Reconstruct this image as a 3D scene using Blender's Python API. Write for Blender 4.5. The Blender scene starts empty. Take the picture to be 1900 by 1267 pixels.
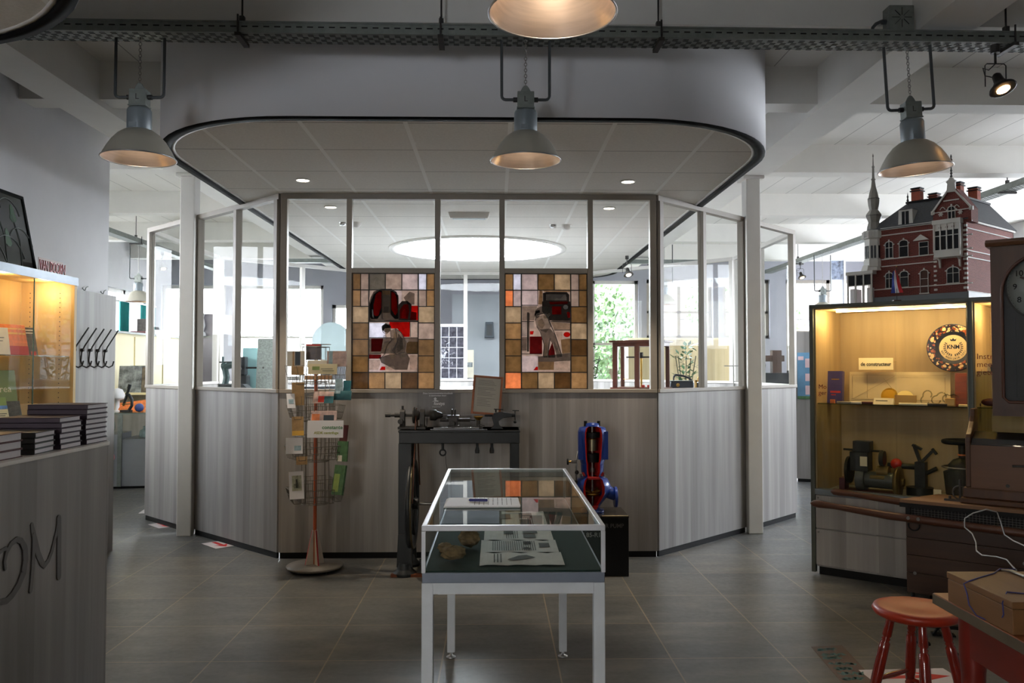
import bpy, math, random
from mathutils import Vector, Matrix
random.seed(7)
SC = bpy.context.scene
COL = SC.collection
PI = math.pi
# ------------------------------------------------------------------ camera
HC, FPX = 1.53, 1540.0
PITCH, YAW = math.atan(47/FPX), math.atan(31/FPX)
cd = bpy.data.cameras.new('camera'); cam = bpy.data.objects.new('camera', cd); COL.objects.link(cam)
cd.sensor_width = 36.0; cd.lens = 36.0*FPX/1900; cd.clip_start = 0.05; cd.clip_end = 300
cam.location = (0, 0, HC); cam.rotation_euler = (PI/2+PITCH, 0, -YAW)
SC.camera = cam
# ------------------------------------------------------------------ view, world
SC.view_settings.view_transform = 'Standard'; SC.view_settings.look = 'None'
SC.view_settings.gamma = 1.0; SC.view_settings.use_curve_mapping = False
SC.view_settings.exposure = 0.42
SC.cycles.use_denoising = True; SC.cycles.max_bounces = 10; SC.cycles.transparent_max_bounces = 24
SC.cycles.diffuse_bounces = 5; SC.cycles.glossy_bounces = 4; SC.cycles.caustics_reflective = False; SC.cycles.caustics_refractive = False
SC.cycles.sample_clamp_indirect = 4.0; SC.cycles.blur_glossy = 1.0
W = bpy.data.worlds.new('World'); SC.world = W; W.use_nodes = True
wn = W.node_tree
sky = wn.nodes.new('ShaderNodeTexSky'); sky.sky_type = 'NISHITA'; sky.sun_disc = False; sky.sun_elevation = math.radians(38); sky.sun_rotation = math.radians(200)
sky.air_density = 2.0; sky.dust_density = 5.0
mxw = wn.nodes.new('ShaderNodeMixRGB'); mxw.inputs[0].default_value = 0.75; mxw.inputs[2].default_value = (1.0, 1.02, 1.12, 1)
scl = wn.nodes.new('ShaderNodeMixRGB'); scl.blend_type = 'MULTIPLY'; scl.inputs[0].default_value = 1; scl.inputs[2].default_value = (.12, .12, .12, 1)
wn.links.new(sky.outputs[0], scl.inputs[1]); wn.links.new(scl.outputs[0], mxw.inputs[1])
wn.links.new(mxw.outputs[0], wn.nodes['Background'].inputs[0]); wn.nodes['Background'].inputs[1].default_value = 26.0
# window openings of the hall, some unseen and put in for light: (wall, c, a0, a1, z0, z1); the sky shines in through them, a portal guides the sampling
OPEN_BACK = [(-6.0, -4.85, 1.3, 3.0), (-4.7, -3.1, 1.3, 3.0), (-2.95, -1.95, 1.7, 2.65), (1.75, 2.6, 1.0, 3.1), (2.75, 3.95, 2.04, 3.12), (4.15, 5.0, 2.04, 3.12), (5.3, 6.9, 1.4, 3.12)]
OPEN_LEFT = [(3.4, 5.0, 2.2, 3.2), (5.3, 6.9, 2.2, 3.2), (7.2, 8.8, 1.9, 3.2), (9.2, 10.8, 1.5, 3.2), (11.2, 12.8, 2.08, 3.2), (13.1, 14.7, 1.9, 2.8)]  # the first two are unseen, added to light the rear left
OPEN_RIGHT = [(5.6, 7.4, 2.0, 3.2), (7.8, 9.6, 1.8, 3.2), (10.0, 11.8, 1.8, 3.2), (12.2, 14.0, 1.8, 3.2)]
OPEN_FILL = [(-3.05, -1.85, 1.5, 2.6)]  # unseen window behind the camera, added and sized as fill light
def portal(loc, rot, sx, sy):
    l = bpy.data.lights.new('window_portal', 'AREA'); l.shape = 'RECTANGLE'; l.size = sx; l.size_y = sy; l.cycles.is_portal = True
    o = bpy.data.objects.new('window_portal', l); COL.objects.link(o); o.location = loc; o.rotation_euler = rot
for a, b, z0, z1 in OPEN_BACK: portal(((a+b)/2, 15.25, (z0+z1)/2), (-PI/2, 0, 0), b-a, z1-z0)
for a, b, z0, z1 in OPEN_LEFT: portal((-6.35, (a+b)/2, (z0+z1)/2), (0, PI/2, PI), z1-z0, b-a)
for a, b, z0, z1 in OPEN_RIGHT: portal((7.75, (a+b)/2, (z0+z1)/2), (0, -PI/2, PI), z1-z0, b-a)
for a, b, z0, z1 in OPEN_FILL: portal(((a+b)/2, -3.25, (z0+z1)/2), (PI/2, 0, 0), b-a, z1-z0)

# ------------------------------------------------------------------ materials
def lin(c): return tuple(((v/255)/12.92 if v/255 <= .04045 else ((v/255+.055)/1.055)**2.4) for v in c[:3])+(1.0,)
_M = {}
def _new(name):
    m = bpy.data.materials.new(name); m.use_nodes = True
    nt = m.node_tree; b = nt.nodes['Principled BSDF']
    return m, nt, b
def _coord(nt, scale=(1, 1, 1), kind='Object', loc=(0, 0, 0), rot=(0, 0, 0)):
    t = nt.nodes.new('ShaderNodeTexCoord'); mp = nt.nodes.new('ShaderNodeMapping')
    mp.inputs['Scale'].default_value = scale; mp.inputs['Location'].default_value = loc; mp.inputs['Rotation'].default_value = rot
    nt.links.new(t.outputs[kind], mp.inputs[0]); return mp.outputs[0]
def _noise(nt, vec, s=5, det=3, rough=.5):
    n = nt.nodes.new('ShaderNodeTexNoise'); n.inputs['Scale'].default_value = s; n.inputs['Detail'].default_value = det; n.inputs['Roughness'].default_value = rough
    nt.links.new(vec, n.inputs['Vector']); return n.outputs[0]
def _ramp(nt, fac, stops):
    r = nt.nodes.new('ShaderNodeValToRGB'); e = r.color_ramp.elements
    e[0].position, e[0].color = stops[0]; e[1].position, e[1].color = stops[-1]
    for p, c in stops[1:-1]:
        x = e.new(p); x.color = c
    nt.links.new(fac, r.inputs[0]); return r.outputs[0]
def _math(nt, op, a, b=None):
    n = nt.nodes.new('ShaderNodeMath'); n.operation = op
    for i, v in enumerate((a, b)):
        if v is None: continue
        if isinstance(v, (int, float)): n.inputs[i].default_value = v
        else: nt.links.new(v, n.inputs[i])
    return n.outputs[0]
def _mix(nt, fac, a, b, mode='MIX'):
    n = nt.nodes.new('ShaderNodeMixRGB'); n.blend_type = mode
    for i, v in enumerate((fac, a, b)):
        if isinstance(v, (int, float)): n.inputs[i].default_value = v
        elif isinstance(v, tuple): n.inputs[i].default_value = v
        else: nt.links.new(v, n.inputs[i])
    return n.outputs[0]
def _bump(nt, b, h, strength=.2, dist=.01):
    n = nt.nodes.new('ShaderNodeBump'); n.inputs['Strength'].default_value = strength; n.inputs['Distance'].default_value = dist
    nt.links.new(h, n.inputs['Height']); nt.links.new(n.outputs[0], b.inputs['Normal'])
def _sep(nt, vec):
    n = nt.nodes.new('ShaderNodeSeparateXYZ'); nt.links.new(vec, n.inputs[0]); return n.outputs
def _line(nt, v, x0, p, w):  # 1 on a line of width w every p
    f = _math(nt, 'FRACT', _math(nt, 'DIVIDE', _math(nt, 'SUBTRACT', v, x0-w/2), p))
    return _math(nt, 'LESS_THAN', f, w/p)
def mat(name, col=None, rough=.5, metal=0, var=.12, scale=6, bump=0, spec=.5, stretch=(1, 1, 1), coat=0):
    """plain procedural material, its colour broken up by noise"""
    if name in _M: return _M[name]
    m, nt, b = _new(name); c = lin(col)
    v = _coord(nt, stretch); n = _noise(nt, v, scale, 4, .6)
    lo = tuple(x*(1-var) for x in c[:3])+(1,); hi = tuple(min(1, x*(1+var)) for x in c[:3])+(1,)
    nt.links.new(_ramp(nt, n, [(.3, lo), (.7, hi)]), b.inputs['Base Color'])
    b.inputs['Roughness'].default_value = rough; b.inputs['Metallic'].default_value = metal
    b.inputs['Specular IOR Level'].default_value = spec; b.inputs['Coat Weight'].default_value = coat
    if bump: _bump(nt, b, _noise(nt, v, scale*6, 3), bump, .004)
    _M[name] = m; return m
def emit(name, col, s):
    if name in _M: return _M[name]
    m, nt, b = _new(name); b.inputs['Base Color'].default_value = lin(col)
    b.inputs['Emission Color'].default_value = lin(col); b.inputs['Emission Strength'].default_value = s
    _M[name] = m; return m
def wood(name, a, b_, scale=1.0, rough=.45, axis='z', planks=0, contrast=1, coat=0):
    """grain along an axis; planks = width of boards seen as bands across local x and y"""
    if name in _M: return _M[name]
    m, nt, b = _new(name)
    st = {'z': (14, 14, .7), 'x': (.7, 14, 14), 'y': (14, .7, 14)}[axis]
    v = _coord(nt, tuple(s*scale for s in st)); n1 = _noise(nt, v, 1.0, 5, .65)
    v2 = _coord(nt, tuple(s*scale*.25 for s in st)); n2 = _noise(nt, v2, 1.0, 3, .5)
    f = _math(nt, 'ADD', _math(nt, 'MULTIPLY', n1, .6), _math(nt, 'MULTIPLY', n2, .4))
    A, B = lin(a), lin(b_)
    c = _ramp(nt, f, [(.5-.16/contrast, A), (.5+.16/contrast, B)])
    if planks:
        s = _sep(nt, _coord(nt)); xy = _math(nt, 'ADD', s[0], _math(nt, 'MULTIPLY', s[1], 1.0))
        k = _math(nt, 'FLOOR', _math(nt, 'DIVIDE', xy, planks))
        wn_ = nt.nodes.new('ShaderNodeTexWhiteNoise'); wn_.noise_dimensions = '1D'; nt.links.new(k, wn_.inputs['W'])
        g = _ramp(nt, wn_.outputs[0], [(0, (.80, .80, .80, 1)), (1, (1.12, 1.12, 1.12, 1))])
        c = _mix(nt, 1.0, c, g, 'MULTIPLY')
    nt.links.new(c, b.inputs['Base Color']); b.inputs['Roughness'].default_value = rough; b.inputs['Coat Weight'].default_value = coat
    _bump(nt, b, n1, .08, .003)
    _M[name] = m; return m
def glass(name, tint=(.985, .992, .99), refl=1.0):
    if name in _M: return _M[name]
    m, nt, b = _new(name); nt.nodes.remove(b); out = nt.nodes['Material Output']
    tr = nt.nodes.new('ShaderNodeBsdfTransparent'); tr.inputs[0].default_value = tint+(1,)
    gl = nt.nodes.new('ShaderNodeBsdfGlossy'); gl.inputs['Roughness'].default_value = .01; gl.inputs[0].default_value = (1, 1, 1, 1)
    fr = nt.nodes.new('ShaderNodeFresnel'); fr.inputs[0].default_value = 1.5
    ge = nt.nodes.new('ShaderNodeNewGeometry')
    f = _math(nt, 'MULTIPLY', fr.outputs[0], _math(nt, 'SUBTRACT', 1.0, ge.outputs['Backfacing']))
    f = _math(nt, 'MULTIPLY', f, refl)
    dust = _ramp(nt, _noise(nt, _coord(nt), 3, 3), [(.3, (.97, .97, .97, 1)), (.7, (1, 1, 1, 1))])
    nt.links.new(_mix(nt, 1.0, tint+(1,), dust, 'MULTIPLY'), tr.inputs[0])
    mx = nt.nodes.new('ShaderNodeMixShader'); nt.links.new(f, mx.inputs[0]); nt.links.new(tr.outputs[0], mx.inputs[1]); nt.links.new(gl.outputs[0], mx.inputs[2])
    nt.links.new(mx.outputs[0], out.inputs[0]); _M[name] = m; return m
def stained(name, col, var=.25):
    """leaded glass: lets light through, coloured"""
    if name in _M: return _M[name]
    m, nt, b = _new(name); out = nt.nodes['Material Output']; c = lin(col)
    n = _noise(nt, _coord(nt), 14, 4, .6)
    lo = tuple(x*(1-var) for x in c[:3])+(1,); hi = tuple(min(1, x*(1+var)) for x in c[:3])+(1,)
    cc = _ramp(nt, n, [(.3, lo), (.7, hi)])
    tl = nt.nodes.new('ShaderNodeBsdfTranslucent'); nt.links.new(cc, tl.inputs[0])
    nt.links.new(cc, b.inputs['Base Color']); b.inputs['Roughness'].default_value = .25
    mx = nt.nodes.new('ShaderNodeMixShader'); mx.inputs[0].default_value = .85
    nt.links.new(b.outputs[0], mx.inputs[1]); nt.links.new(tl.outputs[0], mx.inputs[2]); nt.links.new(mx.outputs[0], out.inputs[0])
    _M[name] = m; return m

def painted(name, col):
    """thin stained layer on the glass"""
    if name in _M: return _M[name]
    m, nt, b = _new(name); out = nt.nodes['Material Output']; c = lin(col)
    n = _noise(nt, _coord(nt), 22, 4, .6); cc = _ramp(nt, n, [(.3, tuple(x*.7 for x in c[:3])+(1,)), (.7, tuple(min(1, x*1.2) for x in c[:3])+(1,))])
    tr = nt.nodes.new('ShaderNodeBsdfTransparent'); nt.links.new(cc, tr.inputs[0]); nt.nodes.remove(b); df = nt.nodes.new('ShaderNodeBsdfDiffuse'); nt.links.new(cc, df.inputs[0])
    mx = nt.nodes.new('ShaderNodeMixShader'); mx.inputs[0].default_value = .25
    nt.links.new(tr.outputs[0], mx.inputs[1]); nt.links.new(df.outputs[0], mx.inputs[2]); nt.links.new(mx.outputs[0], out.inputs[0]); _M[name] = m; return m

def floor_material():
    m, nt, b = _new('slate_tiles'); v = _coord(nt); s = _sep(nt, v)
    gx = _line(nt, s[0], -2.676, .6, .008); gy = _line(nt, s[1], 4.39, .597, .008)
    g = _math(nt, 'MAXIMUM', gx, gy)
    kx = _math(nt, 'FLOOR', _math(nt, 'DIVIDE', _math(nt, 'SUBTRACT', s[0], -2.676), .6)); ky = _math(nt, 'FLOOR', _math(nt, 'DIVIDE', _math(nt, 'SUBTRACT', s[1], 4.39), .597))
    wn_ = nt.nodes.new('ShaderNodeTexWhiteNoise'); wn_.noise_dimensions = '1D'; nt.links.new(_math(nt, 'ADD', _math(nt, 'MULTIPLY', kx, 13.7), ky), wn_.inputs['W'])
    n = _noise(nt, _coord(nt, (1.2, 3, 1)), 2.2, 6, .62); n2 = _noise(nt, v, 30, 4, .6)
    c = _ramp(nt, n, [(.3, lin((82, 83, 83))), (.55, lin((100, 100, 98))), (.75, lin((120, 116, 109)))])
    c = _mix(nt, 1.0, c, _ramp(nt, wn_.outputs[0], [(0, (.78, .80, .83, 1)), (1, (1.12, 1.09, 1.04, 1))]), 'MULTIPLY')
    c = _mix(nt, _math(nt, 'MULTIPLY', g, .8), c, lin((150, 134, 112)))
    nt.links.new(c, b.inputs['Base Color'])
    nt.links.new(_ramp(nt, n2, [(.3, (.30, .30, .30, 1)), (.7, (.40, .40, .40, 1))]), b.inputs['Roughness'])
    b.inputs['Specular IOR Level'].default_value = .45
    h = _math(nt, 'SUBTRACT', _math(nt, 'MULTIPLY', n, .5), _math(nt, 'MULTIPLY', g, .6))
    _bump(nt, b, h, .12, .004); return m
def board_ceiling_material():
    m, nt, b = _new('ceiling_boards'); s = _sep(nt, _coord(nt))
    g = _line(nt, s[0], 0.06, .31, .008)
    n = _noise(nt, _coord(nt, (1, .3, 1)), 2, 4)
    c = _ramp(nt, n, [(.3, lin((218, 215, 208))), (.7, lin((232, 230, 224)))])
    c = _mix(nt, _math(nt, 'MULTIPLY', g, .6), c, lin((90, 86, 78)))
    nt.links.new(c, b.inputs['Base Color']); b.inputs['Roughness'].default_value = .7
    _bump(nt, b, _math(nt, 'SUBTRACT', 1.0, g), .3, .01); return m
def tile_ceiling_material():
    m, nt, b = _new('suspended_ceiling_tiles'); s = _sep(nt, _coord(nt))
    gx = _line(nt, s[0], -1.12, .603, .026); gy = _line(nt, s[1], 4.74, .595, .009)
    n = _noise(nt, _coord(nt), 60, 4, .7)
    c = _ramp(nt, n, [(.3, lin((208, 203, 194))), (.7, lin((221, 217, 209)))])
    c = _mix(nt, gy, c, lin((120, 116, 108))); c = _mix(nt, gx, c, lin((232, 230, 224)))
    nt.links.new(c, b.inputs['Base Color']); b.inputs['Roughness'].default_value = .8
    _bump(nt, b, n, .1, .002); return m
def brick_material(name, a, b_, mortar, sx=.024, sz=.008):
    m, nt, b = _new(name)
    s = _sep(nt, _coord(nt)); cmb = nt.nodes.new('ShaderNodeCombineXYZ')
    nt.links.new(_math(nt, 'ADD', s[0], s[1]), cmb.inputs[0]); nt.links.new(s[2], cmb.inputs[1])
    bt = nt.nodes.new('ShaderNodeTexBrick'); bt.inputs['Scale'].default_value = 1; bt.inputs['Brick Width'].default_value = sx; bt.inputs['Row Height'].default_value = sz
    bt.inputs['Mortar Size'].default_value = sz*.09; bt.inputs['Color1'].default_value = lin(a); bt.inputs['Color2'].default_value = lin(b_); bt.inputs['Mortar'].default_value = lin(mortar)
    nt.links.new(cmb.outputs[0], bt.inputs['Vector']); nt.links.new(bt.outputs[0], b.inputs['Base Color']); b.inputs['Roughness'].default_value = .8; return m

m_floor = floor_material(); m_ceil = board_ceiling_material(); m_tileceil = tile_ceiling_material()
m_white = mat('white_plaster', (214, 213, 215), .8, var=.03, scale=3, bump=.05)
m_greywall = mat('grey_rear_wall_paint', (142, 142, 150), .8, var=.04, scale=3)
m_fascia = mat('white_fascia_paint', (222, 222, 225), .6, var=.02, scale=2)
m_beam = mat('painted_beam', (226, 224, 218), .7, var=.03, scale=3, bump=.05)
m_black = mat('black_edge_strip', (8, 8, 9), .7, var=.1, spec=.1)
m_lam = wood('grey_oak_laminate', (122, 118, 116), (158, 154, 151), .9, .45, 'z', planks=.11, contrast=.9)
m_lamd = wood('grey_oak_laminate_dark', (112, 108, 106), (142, 138, 135), .9, .4, 'z', planks=.11, contrast=.9)
m_lamc = wood('cabinet_grey_laminate', (134, 130, 128), (164, 160, 157), .9, .4, 'z', planks=.11, contrast=.9)
m_frame = mat('taupe_frame_paint', (142, 134, 124), .45, var=.04, scale=8)
m_framew = mat('pale_frame_paint', (200, 196, 190), .45, var=.04, scale=8)
m_glass = glass('clear_glass', refl=.6); m_bglass = glass('booth_glass', refl=.2)
m_glassk = glass('dimming_shelf_glass', (.66, .72, .66))  # tinted dark on purpose, to dim the space below the shelf
m_glasst = glass('thick_glass_green', (.86, .93, .90))
m_wglass = glass('window_glass', (.96, .98, .98))
m_column = mat('white_steel_paint', (206, 203, 196), .45, var=.03)
m_galv = mat('galvanised_steel', (124, 130, 126), .42, .4, var=.15, scale=20)
m_alu = mat('brushed_aluminium', (178, 180, 184), .32, .9, var=.08, scale=30, stretch=(1, 1, 6))
m_lampgrey = mat('lamp_housing_grey', (128, 138, 144), .4, .2, var=.06)
m_bowl_out = mat('spun_aluminium_dull', (184, 181, 168), .4, .25, var=.06, scale=4)
m_bowl_in = mat('spun_aluminium_inside', (214, 196, 184), .3, .9, var=.1, scale=6, stretch=(1, 1, 12))
m_iron = mat('cast_iron', (62, 60, 58), .5, .6, var=.3, scale=25, bump=.15)
m_dkcond = mat('dark_grey_conduit', (66, 70, 72), .5, .1, var=.1)
m_iron_dk = mat('dark_machine_paint', (24, 28, 31), .45, .1, var=.25, scale=14, bump=.1)
m_steel = mat('worn_steel', (150, 148, 144), .3, .9, var=.2, scale=30)
m_brass = mat('brass', (186, 146, 70), .3, .9, var=.15)
m_paper = mat('paper_white', (226, 224, 226), .7, var=.02)
m_cream = mat('cream_card', (232, 218, 176), .7, var=.03)
m_black2 = mat('matte_black', (12, 12, 13), .6, var=.15, spec=.25)
m_chrome = mat('chrome', (200, 200, 200), .15, 1, var=.05)

# ------------------------------------------------------------------ mesh builder
class MB:
    def __init__(s): s.v = []; s.f = []; s.mi = []; s.sm = []; s.mats = []; s.cur = 0; s.M = Matrix()
    def mat(s, m):
        if m not in s.mats: s.mats.append(m)
        s.cur = s.mats.index(m); return s
    def at(s, loc=(0, 0, 0), rz=0, rx=0, ry=0):
        s.M = Matrix.Translation(loc) @ Matrix.Rotation(rz, 4, 'Z') @ Matrix.Rotation(ry, 4, 'Y') @ Matrix.Rotation(rx, 4, 'X'); return s
    def add(s, vs, fs, smooth=False):
        k = len(s.v); s.v += [tuple(s.M @ Vector(p)) for p in vs]
        for f in fs: s.f.append([i+k for i in f]); s.mi.append(s.cur); s.sm.append(smooth)
        return s
    def box(s, x0, x1, y0, y1, z0, z1):
        x0, x1 = sorted((x0, x1)); y0, y1 = sorted((y0, y1)); z0, z1 = sorted((z0, z1))
        v = [(x, y, z) for z in (z0, z1) for x, y in ((x0, y0), (x1, y0), (x1, y1), (x0, y1))]
        return s.hexa(v)
    def hexa(s, v): return s.add(v, [(3, 2, 1, 0), (4, 5, 6, 7), (0, 1, 5, 4), (1, 2, 6, 5), (2, 3, 7, 6), (3, 0, 4, 7)])
    def prism(s, poly, t0, t1, plane='xy'):
        """poly extruded along the remaining axis from t0 to t1"""
        a = sum(poly[i][0]*poly[(i+1) % len(poly)][1]-poly[(i+1) % len(poly)][0]*poly[i][1] for i in range(len(poly)))
        if a < 0: poly = poly[::-1]
        if plane == 'xz': poly = poly[::-1]
        mk = {'xy': lambda p, t: (p[0], p[1], t), 'xz': lambda p, t: (p[0], t, p[1]), 'yz': lambda p, t: (t, p[0], p[1])}[plane]
        n = len(poly); v = [mk(p, min(t0, t1)) for p in poly]+[mk(p, max(t0, t1)) for p in poly]
        return s.add(v, [tuple(range(n))[::-1], tuple(range(n, 2*n))]+[(i, (i+1) % n, (i+1) % n+n, i+n) for i in range(n)])
    def cyl(s, p0, p1, r0, r1=None, n=14, cap=True, smooth=True):
        r1 = r0 if r1 is None else r1; p0, p1 = Vector(p0), Vector(p1); d = (p1-p0)
        if d.length < 1e-7: return s
        d.normalize(); u = d.orthogonal().normalized(); w = d.cross(u)
        v = []
        for p, r in ((p0, r0), (p1, r1)): v += [tuple(p+(u*math.cos(2*PI*i/n)+w*math.sin(2*PI*i/n))*r) for i in range(n)]
        s.add(v, [(i, (i+1) % n, (i+1) % n+n, i+n) for i in range(n)], smooth)
        if cap: s.add(v, [tuple(range(n))[::-1], tuple(range(n, 2*n))])
        return s
    def tube(s, pts, r, n=8, closed=False):
        P = [Vector(p) for p in pts]; m = len(P); rings = []; u = None
        for i, p in enumerate(P):
            a = P[(i-1) % m] if (closed or i) else p; b = P[(i+1) % m] if (closed or i < m-1) else p
            d = (b-a).normalized()
            if u is None: u = d.orthogonal().normalized()
            u = (u-d*u.dot(d)); u = u.normalized() if u.length > 1e-5 else d.orthogonal().normalized()
            w = d.cross(u); rr = r[i] if isinstance(r, (list, tuple)) else r
            rings.append([tuple(p+(u*math.cos(2*PI*k/n)+w*math.sin(2*PI*k/n))*rr) for k in range(n)])
        v = [q for R in rings for q in R]; fs = []
        for i in range(m if closed else m-1):
            j = (i+1) % m
            fs += [(i*n+k, i*n+(k+1) % n, j*n+(k+1) % n, j*n+k) for k in range(n)]
        s.add(v, fs, True)
        if not closed: s.add(v, [tuple(range(n))[::-1], tuple(range((m-1)*n, m*n))])
        return s
    def lathe(s, prof, c=(0, 0, 0), n=24, axis='z', smooth=True, sx=1, sy=1):
        """profile (r, h) turned about an axis through c"""
        mk = {'z': lambda r, h, a: (c[0]+r*sx*math.cos(a), c[1]+r*sy*math.sin(a), c[2]+h),
              'x': lambda r, h, a: (c[0]+h, c[1]+r*math.cos(a), c[2]+r*math.sin(a)),
              'y': lambda r, h, a: (c[0]+r*math.sin(a), c[1]+h, c[2]+r*math.cos(a))}[axis]
        v = [mk(r, h, 2*PI*k/n) for r, h in prof for k in range(n)]
        fs = [(i*n+k, i*n+(k+1) % n, (i+1)*n+(k+1) % n, (i+1)*n+k) for i in range(len(prof)-1) for k in range(n)]
        s.add(v, fs, smooth)
        if prof[0][0] > 1e-6: s.add(v, [tuple(range(n))[::-1]])
        if prof[-1][0] > 1e-6: s.add(v, [tuple(range((len(prof)-1)*n, len(prof)*n))])
        return s
    def shell(s, prof, c=(0, 0, 0), n=32, t=.003, axis='z'):
        """open turned shell with a thickness"""
        return s.lathe([(max(r, .0005), h) for r, h in prof]+[(max(r-t, .0004), h) for r, h in prof[::-1]]+[(max(prof[0][0], .0005), prof[0][1])], c, n, axis)
    def ball(s, c, r, n=12, sx=1, sy=1, sz=1):
        pr = [(max(1e-7, r*math.sin(PI*i/(n//2+2))), -r*sz*math.cos(PI*i/(n//2+2))) for i in range(n//2+3)]
        return s.lathe([(a, b) for a, b in pr], c, n, 'z', True, sx, sy)
    def torus(s, c, R, r, axis='z', n=28, m=8, a0=0, a1=2*PI):
        mk = {'z': lambda x, y: (c[0]+x, c[1]+y, c[2]), 'x': lambda x, y: (c[0], c[1]+x, c[2]+y), 'y': lambda x, y: (c[0]+x, c[1], c[2]+y)}[axis]
        full = abs(a1-a0-2*PI) < 1e-6
        pts = [mk(R*math.cos(a0+(a1-a0)*i/(n if full else n-1)), R*math.sin(a0+(a1-a0)*i/(n if full else n-1))) for i in range(n)]
        return s.tube(pts, r, m, full)
    def beam(s, a, b, w, h, up=(0, 0, 1)):
        """rectangular bar from a to b"""
        a, b = Vector(a), Vector(b); d = (b-a).normalized(); U = Vector(up); x = d.cross(U)
        if x.length < 1e-4: x = d.orthogonal()
        x.normalize(); z = x.cross(d)
        v = []
        for p in (a, b): v += [tuple(p+x*(i*w/2)+z*(j*h/2)) for i, j in ((-1, -1), (1, -1), (1, 1), (-1, 1))]
        return s.add(v, [(0, 1, 2, 3), (7, 6, 5, 4), (0, 4, 5, 1), (1, 5, 6, 2), (2, 6, 7, 3), (3, 7, 4, 0)])
    def build(s, name, parent=None, m=None, bevel=0, loc=None):
        me = bpy.data.meshes.new(name); me.from_pydata(s.v, [], s.f)
        ms = s.mats or [m]
        if m is not None and not s.mats: ms = [m]
        for x in ms: me.materials.append(x)
        for p, i, q in zip(me.polygons, s.mi, s.sm): p.material_index = i; p.use_smooth = q
        me.validate(); me.update()
        o = bpy.data.objects.new(name, me); COL.objects.link(o)
        if parent is not None: o.parent = parent
        if loc: o.location = loc
        if bevel:
            bv = o.modifiers.new('edge', 'BEVEL'); bv.width = bevel; bv.segments = 2; bv.limit_method = 'ANGLE'
        return o
def tag(o, label=None, cat=None, group=None, kind=None):
    if label: o['label'] = label
    if cat: o['category'] = cat
    if group: o['group'] = group
    if kind: o['kind'] = kind
    return o
def thing(name, label, cat, loc=(0, 0, 0), rz=0, group=None):
    o = bpy.data.objects.new(name, None); COL.objects.link(o); o.empty_display_size = .1
    o.location = loc; o.rotation_euler = (0, 0, rz); return tag(o, label, cat, group)
def solo(name, mb, label, cat, loc=(0, 0, 0), rz=0, group=None, bevel=0):
    o = mb.build(name, None, None, bevel); o.location = loc; o.rotation_euler = (0, 0, rz); return tag(o, label, cat, group)
def struct(name, mb, parent=None, bevel=0, loc=(0, 0, 0), rz=0):
    o = mb.build(name, parent, None, bevel); o.location = loc; o.rotation_euler = (0, 0, rz)
    if parent is None: o['kind'] = 'structure'
    return o
KIDS = {}
def kids(o): return [c for c in list(bpy.data.objects) if c.parent == o]
def dup(o, loc=None, rz=None, label=None, parent=None):
    c = o.copy(); COL.objects.link(c)
    if parent is not None: c.parent = parent
    if loc is not None: c.location = loc
    if rz is not None: c.rotation_euler = (0, 0, rz)
    if label: c['label'] = label
    for k in kids(o): dup(k, parent=c)
    return c
def lettering(body, size, m, parent, loc, rot=(PI/2, 0, 0), align='CENTER', name='lettering', ext=.0008, sx=1, shear=0, bold=0):
    cu = bpy.data.curves.new('t', 'FONT'); cu.body = body; cu.size = size; cu.extrude = ext; cu.align_x = align; cu.align_y = 'CENTER'; cu.shear = shear; cu.offset = bold; cu.resolution_u = 3
    t = bpy.data.objects.new('t', cu); COL.objects.link(t)
    me = bpy.data.meshes.new_from_object(t.evaluated_get(bpy.context.evaluated_depsgraph_get())); bpy.data.objects.remove(t); bpy.data.curves.remove(cu)
    me.materials.clear(); me.materials.append(m)
    o = bpy.data.objects.new(name, me); COL.objects.link(o); o.parent = parent; o.location = loc; o.rotation_euler = rot; o.scale = (sx, 1, 1)
    return o
def point(name, loc, power, color, r=.05, parent=None):
    l = bpy.data.lights.new(name, 'POINT'); l.energy = power; l.color = color; l.shadow_soft_size = r
    o = bpy.data.objects.new(name, l); COL.objects.link(o); o.location = loc
    if parent: o.parent = parent
    return o
def spot(name, loc, rot, power, color, angle=70, blend=.6, r=.03, parent=None):
    l = bpy.data.lights.new(name, 'SPOT'); l.energy = power; l.color = color; l.shadow_soft_size = r; l.spot_size = math.radians(angle); l.spot_blend = blend
    o = bpy.data.objects.new(name, l); COL.objects.link(o); o.location = loc; o.rotation_euler = rot
    if parent: o.parent = parent
    return o
# ================================================================== THE HALL
ZC = 3.6
struct('floor', MB().mat(m_floor).box(-8, 8, -3.2, 15.2, -.1, 0))
struct('ceiling', MB().mat(m_ceil).box(-8, 8, -3.2, 15.2, ZC, ZC+.12))
def crossbeam(y, n):
    mb = MB().mat(m_beam)
    for x0, x1 in ((-8, -2.98), (-2.68, 2.22), (2.52, 8)): mb.box(x0, x1, y-.1, y+.1, 3.34, ZC)
    struct('ceiling_crossbeam', mb)
for i, y in enumerate((-1.6, .6, 2.6, 4.42, 5.72, 7.72, 9.9, 12.0, 14.0)): crossbeam(y, i)
for x in (-2.83, 2.37): struct('ceiling_beam', MB().mat(m_beam).box(x-.15, x+.15, -3, 15, 3.3, ZC))
for x in (-2.815, 2.39):
    mb = MB().mat(m_column).box(x-.066, x+.066, 7.60, 7.75, 0, 3.3)
    mb.box(x-.1, x+.1, 7.57, 7.78, 3.27, 3.3)
    struct('column', mb, bevel=.008)
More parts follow.
